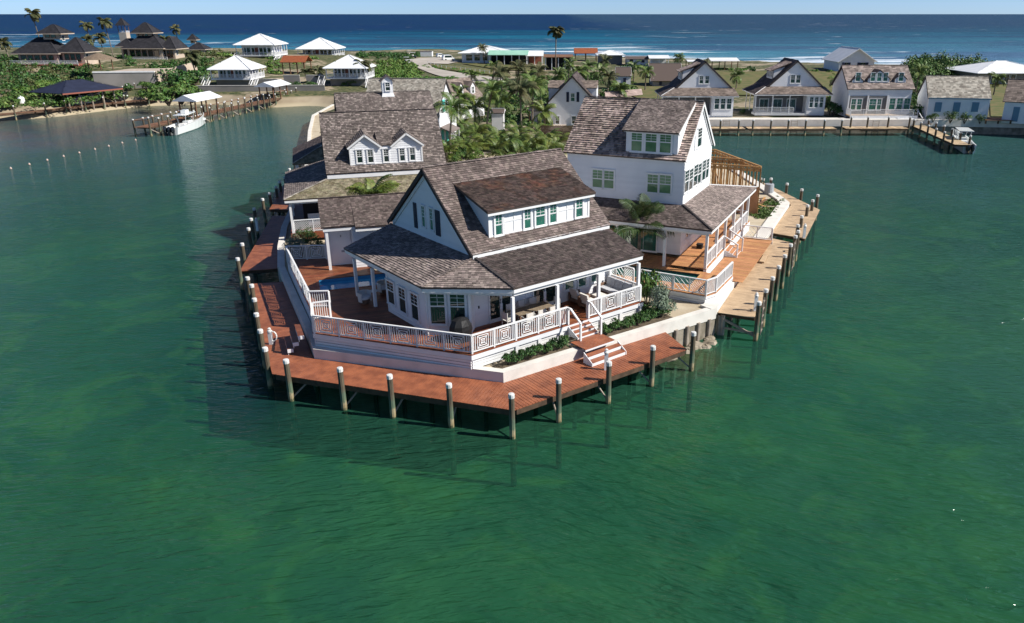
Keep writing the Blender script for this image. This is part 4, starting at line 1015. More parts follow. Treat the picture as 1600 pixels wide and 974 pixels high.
for bx in ((987, 207, 1003.3, 237), (1009, 208.4, 1026, 238.5), (1031.5, 209.8, 1048.4, 240)):
    px_window(Dm, RF, 'a', 2.28, bx, 'dh23x', 'glassG', case=.1)
for bx in ((926, 264.5, 941.5, 294), (944, 266, 959.5, 295.5), (1012, 271.5, 1028, 302), (1031, 272.5, 1048, 303.5)):
    px_window(H, RF, 'a', a0, bx, 'dh23', 'glassG', case=.09)
for bx in ((1070, 268, 1074.5, 298), (1076, 266, 1080.5, 295), (1084, 259.5, 1088, 288.5), (1090, 257.5, 1093.5, 286), (1097.5, 252, 1101, 280), (1102.5, 250, 1105.5, 277)):
    px_window(H, RF, 'b', b0, bx, 'dh23', 'glass', case=.07)
px_window(H, RF, 'b', b0, (1090, 202, 1094.5, 228), 'dh23', 'glass', case=.07)
for bx in ((1086, 206, 1088.6, 233), (1096.5, 198, 1099.5, 223)): shutter(H, 'b', b0, bx, M_['white'], RF)
# porch roof
tz = 6.15
roof(H, 'porch_roof', [(-.4, -.4, 5.29), (-.4, 11.6, 5.29), (2.28, 11.6, tz), (2.28, 2.43, tz)], M_['shM'], e=.14, w=.17, seed=25, thick=.1)
roof(H, 'porch_roof', [(-.4, -.4, 5.29), (14.6, -.4, 5.29), (9.8, 2.43, tz), (2.28, 2.43, tz)], M_['shP'], e=.14, w=.17, seed=26, thick=.1)
ridge_caps(H, (-.4, -.4, 5.32), (2.28, 2.43, tz + .04), M_['roofedge'], .14, .2, name='hip_cap')
mb = MB(); mb.beam((-.33, 11.6, 5.09), (-.33, -.33, 5.09), .05, .18); mb.beam((-.33, -.33, 5.09), (14.5, -.33, 5.09), .05, .18); mb.beam((14.6, -.4, 5.32), (9.8, 2.43, tz + .03), .1, .06)
mb.build('fascia', M_['white'], H)
mb = MB(); mb.beam((0, 11, 4.92), (0, 0, 4.92), .14, .2); mb.beam((0, 0, 4.92), (14.2, 0, 4.92), .14, .2); mb.build('porch_beam', M_['white'], H)
MB().prism([(-.2, 11.4, 5.03), (-.2, -.2, 5.03), (14.0, -.2, 5.03), (9.7, 2.4, 5.03), (a0 - .03, 2.4, 5.03), (a0 - .03, 11.4, 5.03)], (0, 0, .02)).build('porch_ceiling', M_['white'], H)
for (a, b_) in [(0, 0), (2.8, 0), (5.4, 0), (8.2, 0), (11.0, 0), (13.4, 0), (0, 2.9), (0, 6.4), (0, 10.4)]:
    MB().box(a - .09, a + .09, b_ - .09, b_ + .09, 2.3, 4.82).build('porch_post', M_['white'], H)
for x0 in (3.6, 5.6): 
    for k in (0, .75): window(H, (x0 + k, b0, RD + .9), 0, .6, 1.2, 'dh22', 'glass', case=.07)
window(H, (a0, 9.2, RD + .05), -math.pi / 2, 2.6, 2.1, 'g31', 'glassT', case=.09, name='door')
window(H, (a0, 6.2, RD + .05), -math.pi / 2, 2.0, 2.1, 'g21', 'glassT', case=.09, name='door')
# floors
TR = thing('cedar_terrace', 'new orange cedar terrace and walkway round the tall white house and its dark pool', 'deck', RF, (0, 0, 1.7))
planks(TR, [(-.12, -.12), (14.2, -.12), (14.2, 2.42), (-.12, 2.42)], 90, M_['cedar'], RD, individual=False, seed=3)
pool = (-3.1, -.7, .15, 6.6)                       # a0 a1 b0 b1
dk_ = 2.3
planks(TR, [(-.72, -.125), (-.125, -.125), (-.125, 11.5), (-.72, 11.5)], 0, M_['cedar'], dk_, individual=False)
planks(TR, [(-.12, 2.425), (2.28, 2.425), (2.28, 11.5), (-.12, 11.5)], 0, M_['cedar'], dk_ + .0, individual=False)
planks(TR, [(-4.8, -1.3), (-3.9, -1.75), (-.2, -1.95), (-.2, -.13), (-.72, -.13), (-.72, .15), (-3.1, .15), (-3.1, 6.6), (-3.5, 6.6), (-4.45, 3.1)], 0, M_['cedar'], dk_ - .001, individual=False)
planks(TR, [(-3.4, 6.62), (-.72, 6.62), (-.72, 11.5), (-3.4, 11.5)], 0, M_['cedar'], dk_ - .001, individual=False)
planks(TR, [(-.18, -2.62), (11.0, -2.62), (11.0, -.2), (-.18, -.2)], 90, M_['cedar'], 1.95, individual=False)
mb = MB(); mb.box(-.1, 14.2, -.13, -.09, 1.7, RD - .045); mb.box(-.19, -.15, -1.95, -.13, 1.7, dk_ - .05)
mb.box(11.0, 11.04, -2.62, -.15, 1.6, 1.95)
ed = [(-3.4, 6.6), (-4.45, 3.1), (-4.8, -1.3), (-3.9, -1.75), (-.2, -1.95)]
sl_ = MB()
for i in range(4):
    mb.beam((*ed[i], dk_ - .045), (*ed[i + 1], dk_ - .045), .05, .14, drop=1)
    a = Vector(ed[i]) * 1.0; c = Vector((-2, 1)); a = a + (c - a).normalized() * .08; b_ = Vector(ed[i + 1]); b_ = b_ + (c - b_).normalized() * .08
    for k in range(3): sl_.beam((a.x, a.y, dk_ - .2 - k * .15), (b_.x, b_.y, dk_ - .2 - k * .15), .03, .13, drop=1)
mb.build('skirt', M_['white'], TR); sl_.build('plinth_slats', M_['white'], TR, kind='stuff')
PL = thing('plunge_pool', 'long dark green plunge pool sunk in the cedar terrace', 'pool', RF, (-1.3, 3, 1.2))
mb = MB(); x0, x1, y0, y1 = pool
mb.add([(x0, y0, 1.2), (x1, y0, 1.2), (x1, y1, 1.2), (x0, y1, 1.2), (x0, y0, 2.28), (x1, y0, 2.28), (x1, y1, 2.28), (x0, y1, 2.28)], [(0, 1, 2, 3), (0, 1, 5, 4), (1, 2, 6, 5), (2, 3, 7, 6), (3, 0, 4, 7)])
mb.build('basin', M_['pooldark'], PL)
MB().add([(x0, y0, 2.12), (x1, y0, 2.12), (x1, y1, 2.12), (x0, y1, 2.12)], [(0, 1, 2, 3)]).build('water', mat('dark_pool_water', (.01, .07, .06), rough=.05, spec=.6, bump=.2, bscale=3), PL)
railing('white railing with slanted chippendale slats along the dark pool', [(-4.35, 3.1, dk_), (-4.72, -1.28, dk_), (-3.85, -1.68, dk_)], ['chip', 'plain'], fr=RF, bay=2.1)
railing('plain white railing from the pool corner toward the cedar walkway', [(-3.85, -1.68, dk_), (-.3, -1.88, dk_)], 'plain', fr=RF, bay=1.8)
railing('short white slatted railing between the two cottages near the sofa', [(-3.3, 6.5, dk_), (-4.35, 3.6, dk_)], 'chip', fr=RF, bay=1.5)
railing('white railing along the porch of the tall house, nearest part', [(.1, 0, RD), (2.7, 0, RD), (5.1, 0, RD)], 'plain', fr=RF, bay=1.4)
railing('white railing along the porch of the tall house, beyond the steps', [(7.0, 0, RD), (8.2, 0, RD), (11, 0, RD), (13.4, 0, RD)], 'plain', fr=RF, bay=1.4)
railing('white slanted slat railing across the far end of the porch', [(13.4, .1, RD), (13.4, 2.3, RD)], 'chip', fr=RF)
railing('white railing with slanted slats across the far end of the cedar walkway', [(10.9, -.2, 1.95), (10.9, -2.55, 1.95)], 'chip', fr=RF, bay=2.4)
stairs('white stringer steps from the tall house porch down to the cedar walkway', RF, 5.2, 6.9, -1.0, 1.95, -.15, 2.5, 3, 'cedar')
stair_rail('near white handrail of the tall house porch steps', RF, 5.15, [(-.05, 3.45), (-1.1, 2.9)], [(-.1, 2.5, 3.42), (-1.05, 1.95, 2.9)])
stair_rail('far white handrail of the tall house porch steps', RF, 6.95, [(-.05, 3.45), (-1.1, 2.9)], [(-.1, 2.5, 3.42), (-1.05, 1.95, 2.9)])
T = thing('black_crate', 'small black crate on the shaded porch floor', 'crate', RF, (4.6, 1.6, RD))
MB().box(4.4, 4.8, 1.4, 1.8, RD, RD + .3).build('bin', M_['black'], T); MB().box(4.37, 4.83, 1.37, 1.83, RD + .302, RD + .34).build('lid', M_['dark'], T)

# timber frame of an unfinished building
T = thing('unfinished_building', 'unfinished building of bare lumber studs beside the tall white house', 'building', RF, (19, 3, 1.75))
F0 = [(19.6, .3), (19.6, 8.0), (27.0, 8.0), (27.0, 6.4)]
def studwall(p, q, z0, z1, n, ply=False):
    p = Vector(p); q = Vector(q)
    MB().beam((p.x, p.y, z1), (q.x, q.y, z1), .14, .14).build('top_plate', M_['stud'], T); MB().beam((p.x, p.y, z0), (q.x, q.y, z0), .14, .1).build('bottom_plate', M_['stud'], T)
    MB().beam((p.x, p.y, z1 - .28), (q.x, q.y, z1 - .28), .1, .22).build('header', M_['stud'], T)
    for i in range(n + 1):
        c = p + (q - p) * i / n; MB().box(c.x - .05, c.x + .05, c.y - .05, c.y + .05, z0, z1 - .07).build('stud', M_['stud'], T)
studwall((19.6, .3), (19.6, 8.0), 1.8, 6.0, 13); studwall((19.6, .3), (27.0, 6.3), 1.8, 6.05, 15); studwall((22.3, 2.5), (22.3, 8.0), 1.8, 6.1, 9); studwall((27, 6.3), (27, 10), 1.8, 6.0, 5)
MB().box(19.50, 19.53, .35, 2.1, 1.8, 4.3).build('plywood', M_['ply'], T)
MB().prism([(19.7, .5, 2.0), (19.7, 8, 2.0), (27, 8, 2.0), (27, 6.4, 2.0)], (0, 0, -.1)).build('floor', M_['sand'], T)
for i in range(6):
    a = rg.uniform(20.5, 25); mb = MB(); mb.beam((a, 4.5, 2), (a + rg.uniform(-1, 1), 6 + rg.uniform(-1, 1), 5.9), .1, .05); mb.build('brace', M_['stud'], T)
# building-site clutter by the frame
q = P(1201, 303, 1.75); T = thing('metal_drum', 'grey metal drum standing on the bare ground by the far seawall corner', 'drum', WORLD, (q.x, q.y, 1.72))
MB().lathe(q.x, q.y, [(.45, 1.72), (.47, 2.2), (.45, 2.25), (.47, 2.3), (.45, 2.75), (.38, 2.76), (.02, 2.77)], 14).build('body', M_['metalgrey'], T); MB().lathe(q.x + .15, q.y, [(.06, 2.76), (.06, 3.0), (.01, 3.02)], 8).build('spout', M_['dark'], T)
for i, (px, py, an, l) in enumerate([(1192, 314, 1.2, 2.4), (1189, 318, .9, 2.2), (1186, 322, 2.6, 1.8), (1180, 312, .2, 1.6), (1175, 326, 2.9, 2.0)]):
    q = P(px, py, 1.85); d = Vector((math.cos(an), math.sin(an))) * l / 2
    MB().beam((q.x - d.x, q.y - d.y, 1.80), (q.x + d.x, q.y + d.y, 1.95 + .1 * (i % 3)), .22, .06).build('timber_offcut', M_['brown_wood' if i % 2 else 'stud'],
        label='loose timber offcut lying by the grey drum, %s of the scattered pieces' % ('largest', 'second', 'third', 'paler', 'nearest')[i], cat='timber', group='timber offcuts by the drum', base=(q.x, q.y, 1.8))

# ================================================================== GREY SHINGLED COTTAGE (left) AND ITS LINK
LF = Fr(-21.09, 58.16, 72); LD = 2.45
H = thing('grey_shingle_cottage', 'cottage with big grey shingle roof and twin gabled dormer, behind the front cottage at left', 'house', LF, (7, 7, LD))
la, lb_, ly, lr_, lz, lT = 3.15, 12.6, 3.0, 7.2, 6.55, 10.85; lk = (lT - lz) / (lr_ - 2.8)
wall(H, [(la, ly, LD), (lb_, ly, LD), (lb_, ly, lz), (la, ly, lz)], (0, -1, 0), e=.2)
for a, s in ((la, -1), (lb_, 1)):
    wall(H, [(a, ly, LD), (a, 11.4, LD), (a, 11.4, lz), (a, lr_, lT - .2), (a, ly, lz)], (s, 0, 0), e=.2)
roof(H, 'roof', [(la - .15, 2.8, lz), (lb_ + .2, 2.8, lz), (lb_ + .2, lr_, lT), (la - .15, lr_, lT)], M_['shL'], e=.165, w=.17, seed=31, t=.042)
roof(H, 'roof', [(la - .15, 11.6, lz), (lb_ + .2, 11.6, lz), (lb_ + .2, lr_, lT), (la - .15, lr_, lT)], M_['shL'], e=.3, w=.5, seed=32)
ridge_caps(H, (la - .15, lr_, lT + .02), (lb_ + .2, lr_, lT + .02), M_['shMd'], .22, .22)
MB().box(la - .1, lb_ + .1, 2.83, 2.97, lz - .42, lz - .14).build('eave_board', M_['siding'], H)
fy = 3.32; fz = lz + lk * (fy - 2.8) - .02; ft = 8.6
prof = [(5.0, fz), (10.85, fz), (10.85, ft), (9.6, 9.45), (8.4, ft), (7.45, ft), (6.25, 9.45), (5.0, ft)]
Dm = MB().prism([(a, fy, z) for a, z in prof], (0, .12, 0)).build('dormer', M_['siding'], H)
for pc in ([(5.0, fz), (10.85, fz), (10.85, ft), (5.0, ft)], [(5.0, ft), (7.45, ft), (6.25, 9.45)], [(8.4, ft), (10.85, ft), (9.6, 9.45)]):
    lap_mb([(a, fy, z) for a, z in pc], (0, -1, 0), .2).build('siding', M_['siding'], Dm, kind='stuff', recalc=False)
for a, s in ((5.0, 1), (10.85, -1)): MB().prism([(a, fy + .12, fz), (a, fy + .12, ft), (a, 2.8 + (ft - lz) / lk, ft)], (.1 * s, 0, 0)).build('cheek', M_['siding'], Dm)
def yb(z): return 2.8 + (z - lz) / lk
for (l, c, r_) in ((4.8, 6.25, 7.6), (8.25, 9.6, 11.05)):
    ze = ft - .08; zp = 9.58
    for (x, s) in ((l, 1), (r_, 2)):
        pts = [(x, fy - .2, ze), (c, fy - .2, zp), (c, yb(zp) + .05, zp), (x, yb(ze) + .05, ze)]
        roof(H, 'dormer_roof', pts, M_['shL'], e=.16, w=.17, seed=int(x * 10), thick=.08)
        mb = MB(); mb.beam((c, fy - .22, zp - .06), (x, fy - .22, ze - .06), .03, .14, drop=1); mb.build('rake_board', M_['white'], Dm)
roof(H, 'dormer_roof', [(7.3, fy - .1, ft), (8.55, fy - .1, ft), (8.55, yb(9.35), 9.35), (7.3, yb(9.35), 9.35)], M_['shL'], e=.16, w=.17, seed=35, thick=.08)
MB().box(4.95, 10.9, fy - .06, fy - .001, fz - .02, fz + .1).build('sill_board', M_['white'], Dm)
mb = MB(); mb.box(4.96, 5.08, fy - .05, fy - .001, fz + .1, ft); mb.box(10.77, 10.89, fy - .05, fy - .001, fz + .1, ft); mb.build('corner_trim', M_['white'], Dm)
for bx in ((556.5, 235, 567, 254.5), (573.5, 234.5, 584, 254), (598.5, 233.5, 608, 253), (623.5, 232.5, 633, 251.5), (639.5, 231.5, 649, 250.5)):
    px_window(Dm, LF, 'b', fy, bx, 'dh23', 'glass', case=.08)
roof(H, 'porch_roof', [(-.4, .4, 5.18), (13, .4, 5.18), (13, 2.98, 6.12), (3.13, 2.98, 6.12)], M_['shMoss'], e=.16, w=.18, seed=36, thick=.1)
roof(H, 'porch_roof', [(-.4, .4, 5.18), (-.4, 12.3, 5.18), (3.13, 12.3, 6.12), (3.13, 2.98, 6.12)], M_['shL'], e=.16, w=.18, seed=37, thick=.1)
ridge_caps(H, (-.4, .4, 5.21), (3.13, 2.98, 6.16), M_['shPaleFar'], .17, .18, name='hip_cap')
mb = MB(); mb.beam((-.35, 12.3, 5.0), (-.35, .45, 5.0), .05, .16); mb.beam((-.35, .45, 5.0), (3, .45, 5.0), .05, .16); mb.beam((0, 12, 4.85), (0, .7, 4.85), .12, .18); mb.beam((0, .7, 4.85), (3, .7, 4.85), .12, .18)
mb.build('fascia', M_['white'], H)
for (a, b_) in ((0, .7), (0, 3.5), (0, 6.5), (0, 9.5), (0, 12)): MB().box(a - .08, a + .08, b_ - .08, b_ + .08, LD - .6, 4.8).build('porch_post', M_['white'], H)
MB().prism([(-.2, .5, LD), (12.5, .5, LD), (12.5, 3.0, LD), (3.15, 3.0, LD), (3.15, 12, LD), (-.2, 12, LD)], (0, 0, -.5)).build('porch_floor', M_['ipedeck'], H)
MB().box(.9, 3.1, 2.8, 2.9, LD, 4.95).build('porch_shade_screen', M_['dark'], H)  # dark panel painted in for the shade inside the porch
railing('white diamond lattice railing under the mossy porch roof', [(0.1, .7, LD), (3.0, .7, LD)], 'lattice', fr=LF, bay=1.6)
T = thing('covered_lounger', 'pale covered lounger on the shaded porch of the grey cottage', 'lounger', LF, (2.0, 2.3, LD))
MB().box(1.2, 2.8, 1.9, 2.7, LD + .25, LD + .5).build('cushion', M_['fabric'], T); MB().box(1.2, 2.8, 2.6, 2.75, LD + .5, LD + 1.0).build('backrest', M_['fabric'], T)
MB().box(1.25, 2.75, 1.95, 2.65, LD, LD + .245).build('frame', M_['teak'], T)
# link building with the white door
K = thing('link_building', 'low clapboard link with stepped shingle roof and plain white door beside the blue pool', 'building', LF, (4, -9, 2.65))
kz = 5.62; kr = -7.4; kT = 6.78
roof(K, 'roof', [(2.1, -10.75, kz), (4.25, -10.75, kz), (4.25, kr, kT), (2.1, kr, kT)], M_['shM'], e=.16, w=.18, seed=41, thick=.1)
roof(K, 'roof', [(4.25, -11.1, kz - .06), (9.2, -11.1, kz - .06), (9.2, kr, kT + .01), (4.25, kr, kT + .01)], M_['shM'], e=.16, w=.18, seed=42, thick=.1)
roof(K, 'roof', [(2.1, -3.6, 5.5), (9.0, -3.6, 5.5), (9.0, kr, kT), (2.1, kr, kT)], M_['shM'], e=.3, w=.4, seed=43, thick=.1)
ridge_caps(K, (2.1, kr, kT + .03), (9.0, kr, kT + .03), M_['shMd'], .18, .2)
wall(K, [(2.3, -9.6, 1.8), (2.3, -3.7, 1.8), (2.3, -3.7, 5.5), (2.3, kr, kT - .15), (2.3, -9.6, 5.85)], (-1, 0, 0), e=.2)
wall(K, [(2.3, -9.6, 2.6), (4.05, -9.6, 2.6), (4.05, -9.6, 5.85), (2.3, -9.6, 5.85)], (0, -1, 0), lap=False)
wall(K, [(4.05, -10.55, 2.6), (4.05, -9.5, 2.6), (4.05, -9.5, 5.7), (4.05, -10.55, 5.55)], (-1, 0, 0), e=.2)
wall(K, [(4.05, -10.55, 2.6), (5.55, -10.55, 2.6), (5.55, -10.55, 5.55), (4.05, -10.55, 5.55)], (0, -1, 0), e=.2)
wall(K, [(5.55, -10.85, 2.6), (9.4, -10.85, 2.6), (9.4, -10.85, 5.5), (5.55, -10.85, 5.5)], (0, -1, 0), e=.26)
MB().box(5.47, 5.6, -10.93, -10.5, 2.6, 5.5).build('corner_board', M_['white'], K)
MB().box(2.32, 2.5, -10.62, -10.44, 2.6, 5.5).build('porch_post', M_['white'], K)
d_ = MB().box(2.62, 3.9, -9.66, -9.64, 2.66, 5.15).build('door', M_['siding'], K)
MB().box(3.25, 3.33, -9.70, -9.661, 4.6, 4.75).build('door_lamp', M_['metalgrey'], d_); MB().box(3.25, 3.45, -9.70, -9.661, 3.55, 3.68).build('handle', M_['metalgrey'], d_)
mb = MB(); mb.box(2.2, 4.25, -10.68, -10.6, 5.3, 5.48); mb.box(4.25, 9.1, -11.02, -10.95, 5.24, 5.42); mb.build('fascia', M_['white'], K)

# ================================================================== COTTAGES BEHIND
def gable_house(name, label, fr, x0, x1, y0, y1, z0, ze, zt, shm='shFar', wm_='siding', lap=False, over=.25, group=None, cat='house', axis='x', e=.25, w=.35, seed=1, rm=None, slab='under'):
    """box house; axis x: ridge along x"""
    H = thing(name, label, cat, fr, ((x0 + x1) / 2, (y0 + y1) / 2, z0), group)
    if axis == 'x':
        m_ = (y0 + y1) / 2; k = (zt - ze) / (m_ - y0)
        for x, s in ((x0, -1), (x1, 1)): wall(H, [(x, y0, z0), (x, y1, z0), (x, y1, ze), (x, m_, zt - .08), (x, y0, ze)], (s, 0, 0), lap=lap, m=wm_)
        for y, s in ((y0, -1), (y1, 1)): wall(H, [(x0, y, z0), (x1, y, z0), (x1, y, ze), (x0, y, ze)], (0, s, 0), lap=lap, m=wm_)
        for s, y in ((-1, y0), (1, y1)):
            roof(H, 'roof', [(x0 - over, y + s * over, ze - k * over), (x1 + over, y + s * over, ze - k * over), (x1 + over, m_, zt), (x0 - over, m_, zt)], M_[shm], e=e, w=w, seed=seed + s, slab=slab, sh=rm is None)
        ridge_caps(H, (x0 - over, m_, zt + .02), (x1 + over, m_, zt + .02), M_[shm], .2, .3)
        mb = MB()
        for x in (x0 - over - .02, x1 + over + .02):
            for s in (-1, 1): mb.beam((x, m_, zt - .02), (x, m_ + s * (m_ - y0 + over), ze - k * over - .02), .04, .2, drop=1)
        mb.build('rake_board', M_['roofedge'] if shm not in ('metalwhite', 'metalgrey') else M_['white'], H)
    else:
        m_ = (x0 + x1) / 2; k = (zt - ze) / (m_ - x0)
        for y, s in ((y0, -1), (y1, 1)): wall(H, [(x0, y, z0), (x1, y, z0), (x1, y, ze), (m_, y, zt - .08), (x0, y, ze)], (0, s, 0), lap=lap, m=wm_)
        for x, s in ((x0, -1), (x1, 1)): wall(H, [(x, y0, z0), (x, y1, z0), (x, y1, ze), (x, y0, ze)], (s, 0, 0), lap=lap, m=wm_)
        for s, x in ((-1, x0), (1, x1)):
            roof(H, 'roof', [(x + s * over, y0 - over, ze - k * over), (x + s * over, y1 + over, ze - k * over), (m_, y1 + over, zt), (m_, y0 - over, zt)], M_[shm], e=e, w=w, seed=seed + s, slab=slab, sh=rm is None)
        ridge_caps(H, (m_, y0 - over, zt + .02), (m_, y1 + over, zt + .02), M_[shm], .2, .3)
        mb = MB()
        for s in (-1, 1): mb.beam((m_, y0 - over - .02, zt - .02), (m_ + s * (m_ - x0 + over), y0 - over - .02, ze - k * over - .02), .04, .2, drop=1)
        mb.build('rake_board', M_['roofedge'] if shm not in ('metalwhite', 'metalgrey') else M_['white'], H)
    return H
C = gable_house('cupola_cottage', 'grey shingle roofed cottage with a white cupola, behind the twin dormer cottage', LF, 5.0, 13.4, 12.9, 19.5, 2.2, 9.3, 11.6, 'shL', over=.3, e=.165, w=.2, seed=51, lap=False)
cx, cyy = 9.65, 16.2
CU = wall(C, [(cx - .5, cyy - .5, 10.9), (cx + .5, cyy - .5, 10.9), (cx + .5, cyy - .5, 12.7), (cx - .5, cyy - .5, 12.7)], (0, -1, 0), lap=False, name='cupola', thick=1.0)
MB().add([(cx - .75, cyy - .75, 10.75), (cx + .75, cyy - .75, 10.75), (cx + .75, cyy + .75, 10.75), (cx - .75, cyy + .75, 10.75), (cx - .503, cyy - .503, 11.55), (cx + .503, cyy - .503, 11.55), (cx + .503, cyy + .51, 11.55), (cx - .503, cyy + .51, 11.55)],
         [(0, 1, 5, 4), (1, 2, 6, 5), (2, 3, 7, 6), (3, 0, 4, 7)]).build('skirt', M_['white'], CU)
for s in (-1, 1): roof(C, 'cupola_roof', [(cx + s * .7, cyy - .65, 12.6), (cx + s * .7, cyy + .65, 12.6), (cx, cyy + .65, 13.2), (cx, cyy - .65, 13.2)], M_['shL'], e=.15, w=.17, thick=.06)
MB().prism([(cx - .5, cyy - .5, 12.7), (cx + .5, cyy - .5, 12.7), (cx, cyy - .5, 13.12)], (0, 1, 0)).build('cupola_gable', M_['white'], C)
window(CU, (cx - .22, cyy - .5, 11.75), 0, .44, .75, 'dh22', 'glass', case=.05)
roof(C, 'porch_roof', [(.2, 16.2, 5.18), (5.0, 16.2, 5.18), (5.0, 18.9, 6.4), (3.2, 18.9, 6.4)], M_['shMoss'], e=.16, w=.18, thick=.1)
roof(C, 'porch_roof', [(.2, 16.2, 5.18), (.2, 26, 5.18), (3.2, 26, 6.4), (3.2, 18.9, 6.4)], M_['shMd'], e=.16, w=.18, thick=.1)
ridge_caps(C, (.2, 16.2, 5.22), (3.2, 18.9, 6.44), M_['shPaleFar'], .16, .2, name='hip_cap')
for b_ in (16.5, 19.5, 22.5, 25.5): MB().box(.4, .56, b_ - .08, b_ + .08, 1.9, 5.1).build('porch_post', M_['white'], C)
wall(C, [(3.2, 18.9, 2), (5.0, 18.9, 2), (5.0, 18.9, 6.3), (3.2, 18.9, 6.3)], (0, -1, 0), lap=False); wall(C, [(3.2, 18.9, 2), (3.2, 26, 2), (3.2, 26, 6.3), (3.2, 18.9, 6.3)], (-1, 0, 0), lap=False)
# turquoise-shuttered cottage: gable end looks right
TF_ = Fr(-16.7, 104.0, 8.7 )                       # x away from the viewer along the gable wall, y to the left
T_ = gable_house('turquoise_shutter_cottage', 'white cottage with turquoise shutters in its sunlit gable and a pale shingle roof', TF_, 0, 8.9, 0, 10.5, 1.95, 6.0, 10.4, 'shPaleFar', axis='y', e=.22, w=.25, seed=61, over=.15)
for bx in ((702, 179, 703.6, 189) ,): pass
def yface(fr, px, py, y): return fr.b(px, py, y)
for (px0, px1, m_, kd) in ((690.5, 694.5, 'teal', 's'), (695.5, 698, None, 'w'), (699.3, 701, None, 'w'), (701.8, 705.5, 'teal', 's')):
    A = yface(TF_, px0, 160, 0); B = yface(TF_, px1, 160, 0); za = yface(TF_, (px0 + px1) / 2, 156, 0).z; zb_ = yface(TF_, (px0 + px1) / 2, 175, 0).z
    if kd == 's': MB().box(A.x, B.x, -.08, -.03, zb_, za).build('shutter', M_['teal'], T_)
    else: window(T_, (A.x, 0, zb_), 0, B.x - A.x, za - zb_, 'dh22', 'glass', case=.06)
pr = MB().prism([(1.0, -.05, 4.3), (5.2, -.05, 4.3), (5.2, -1.6, 3.7), (1.0, -1.6, 3.7)], (0, 0, .12)).build('door_canopy', M_['shL'], T_)
for x in (1.2, 5.0): MB().box(x - .06, x + .06, -1.5, -1.38, 1.9, 3.7).build('porch_post', M_['white'], T_)
for x in (1.6, 3.6): MB().box(x, x + .9, -.08, -.02, 2.1, 3.9).build('shutter', M_['teal'], T_)
# its wing with two small dormers
q0 = P(716, 188, 2.0); q1 = P(757, 181, 2.0); WF = front_frame(q0, q1); wl_ = math.dist(q0[:2], q1[:2])
Wg = gable_house('dormered_wing', 'white wing with two small window dormers behind the palms', WF, 0, wl_, 0, 6.5, 1.95, 5.2, 8.3, 'shFar', over=.2, seed=65)
for x in (wl_ * .28, wl_ * .72):
    D_ = MB().prism([(x - .6, .75, 5.7), (x + .6, .75, 5.7), (x + .6, .75, 7.1), (x, .75, 7.75), (x - .6, .75, 7.1)], (0, 1.9, 0)).build('dormer', M_['siding'], Wg)
    for s in (-1, 1): MB().prism([(x + s * .8, .6, 6.95), (x, .6, 7.85), (x, 2.9, 7.85), (x + s * .8, 2.6, 6.95)], (0, 0, .08)).build('dormer_roof', M_['shFar'], Wg)
    window(D_, (x - .28, .75, 5.95), 0, .56, 1.05, 'dh22', 'glass', case=.07)

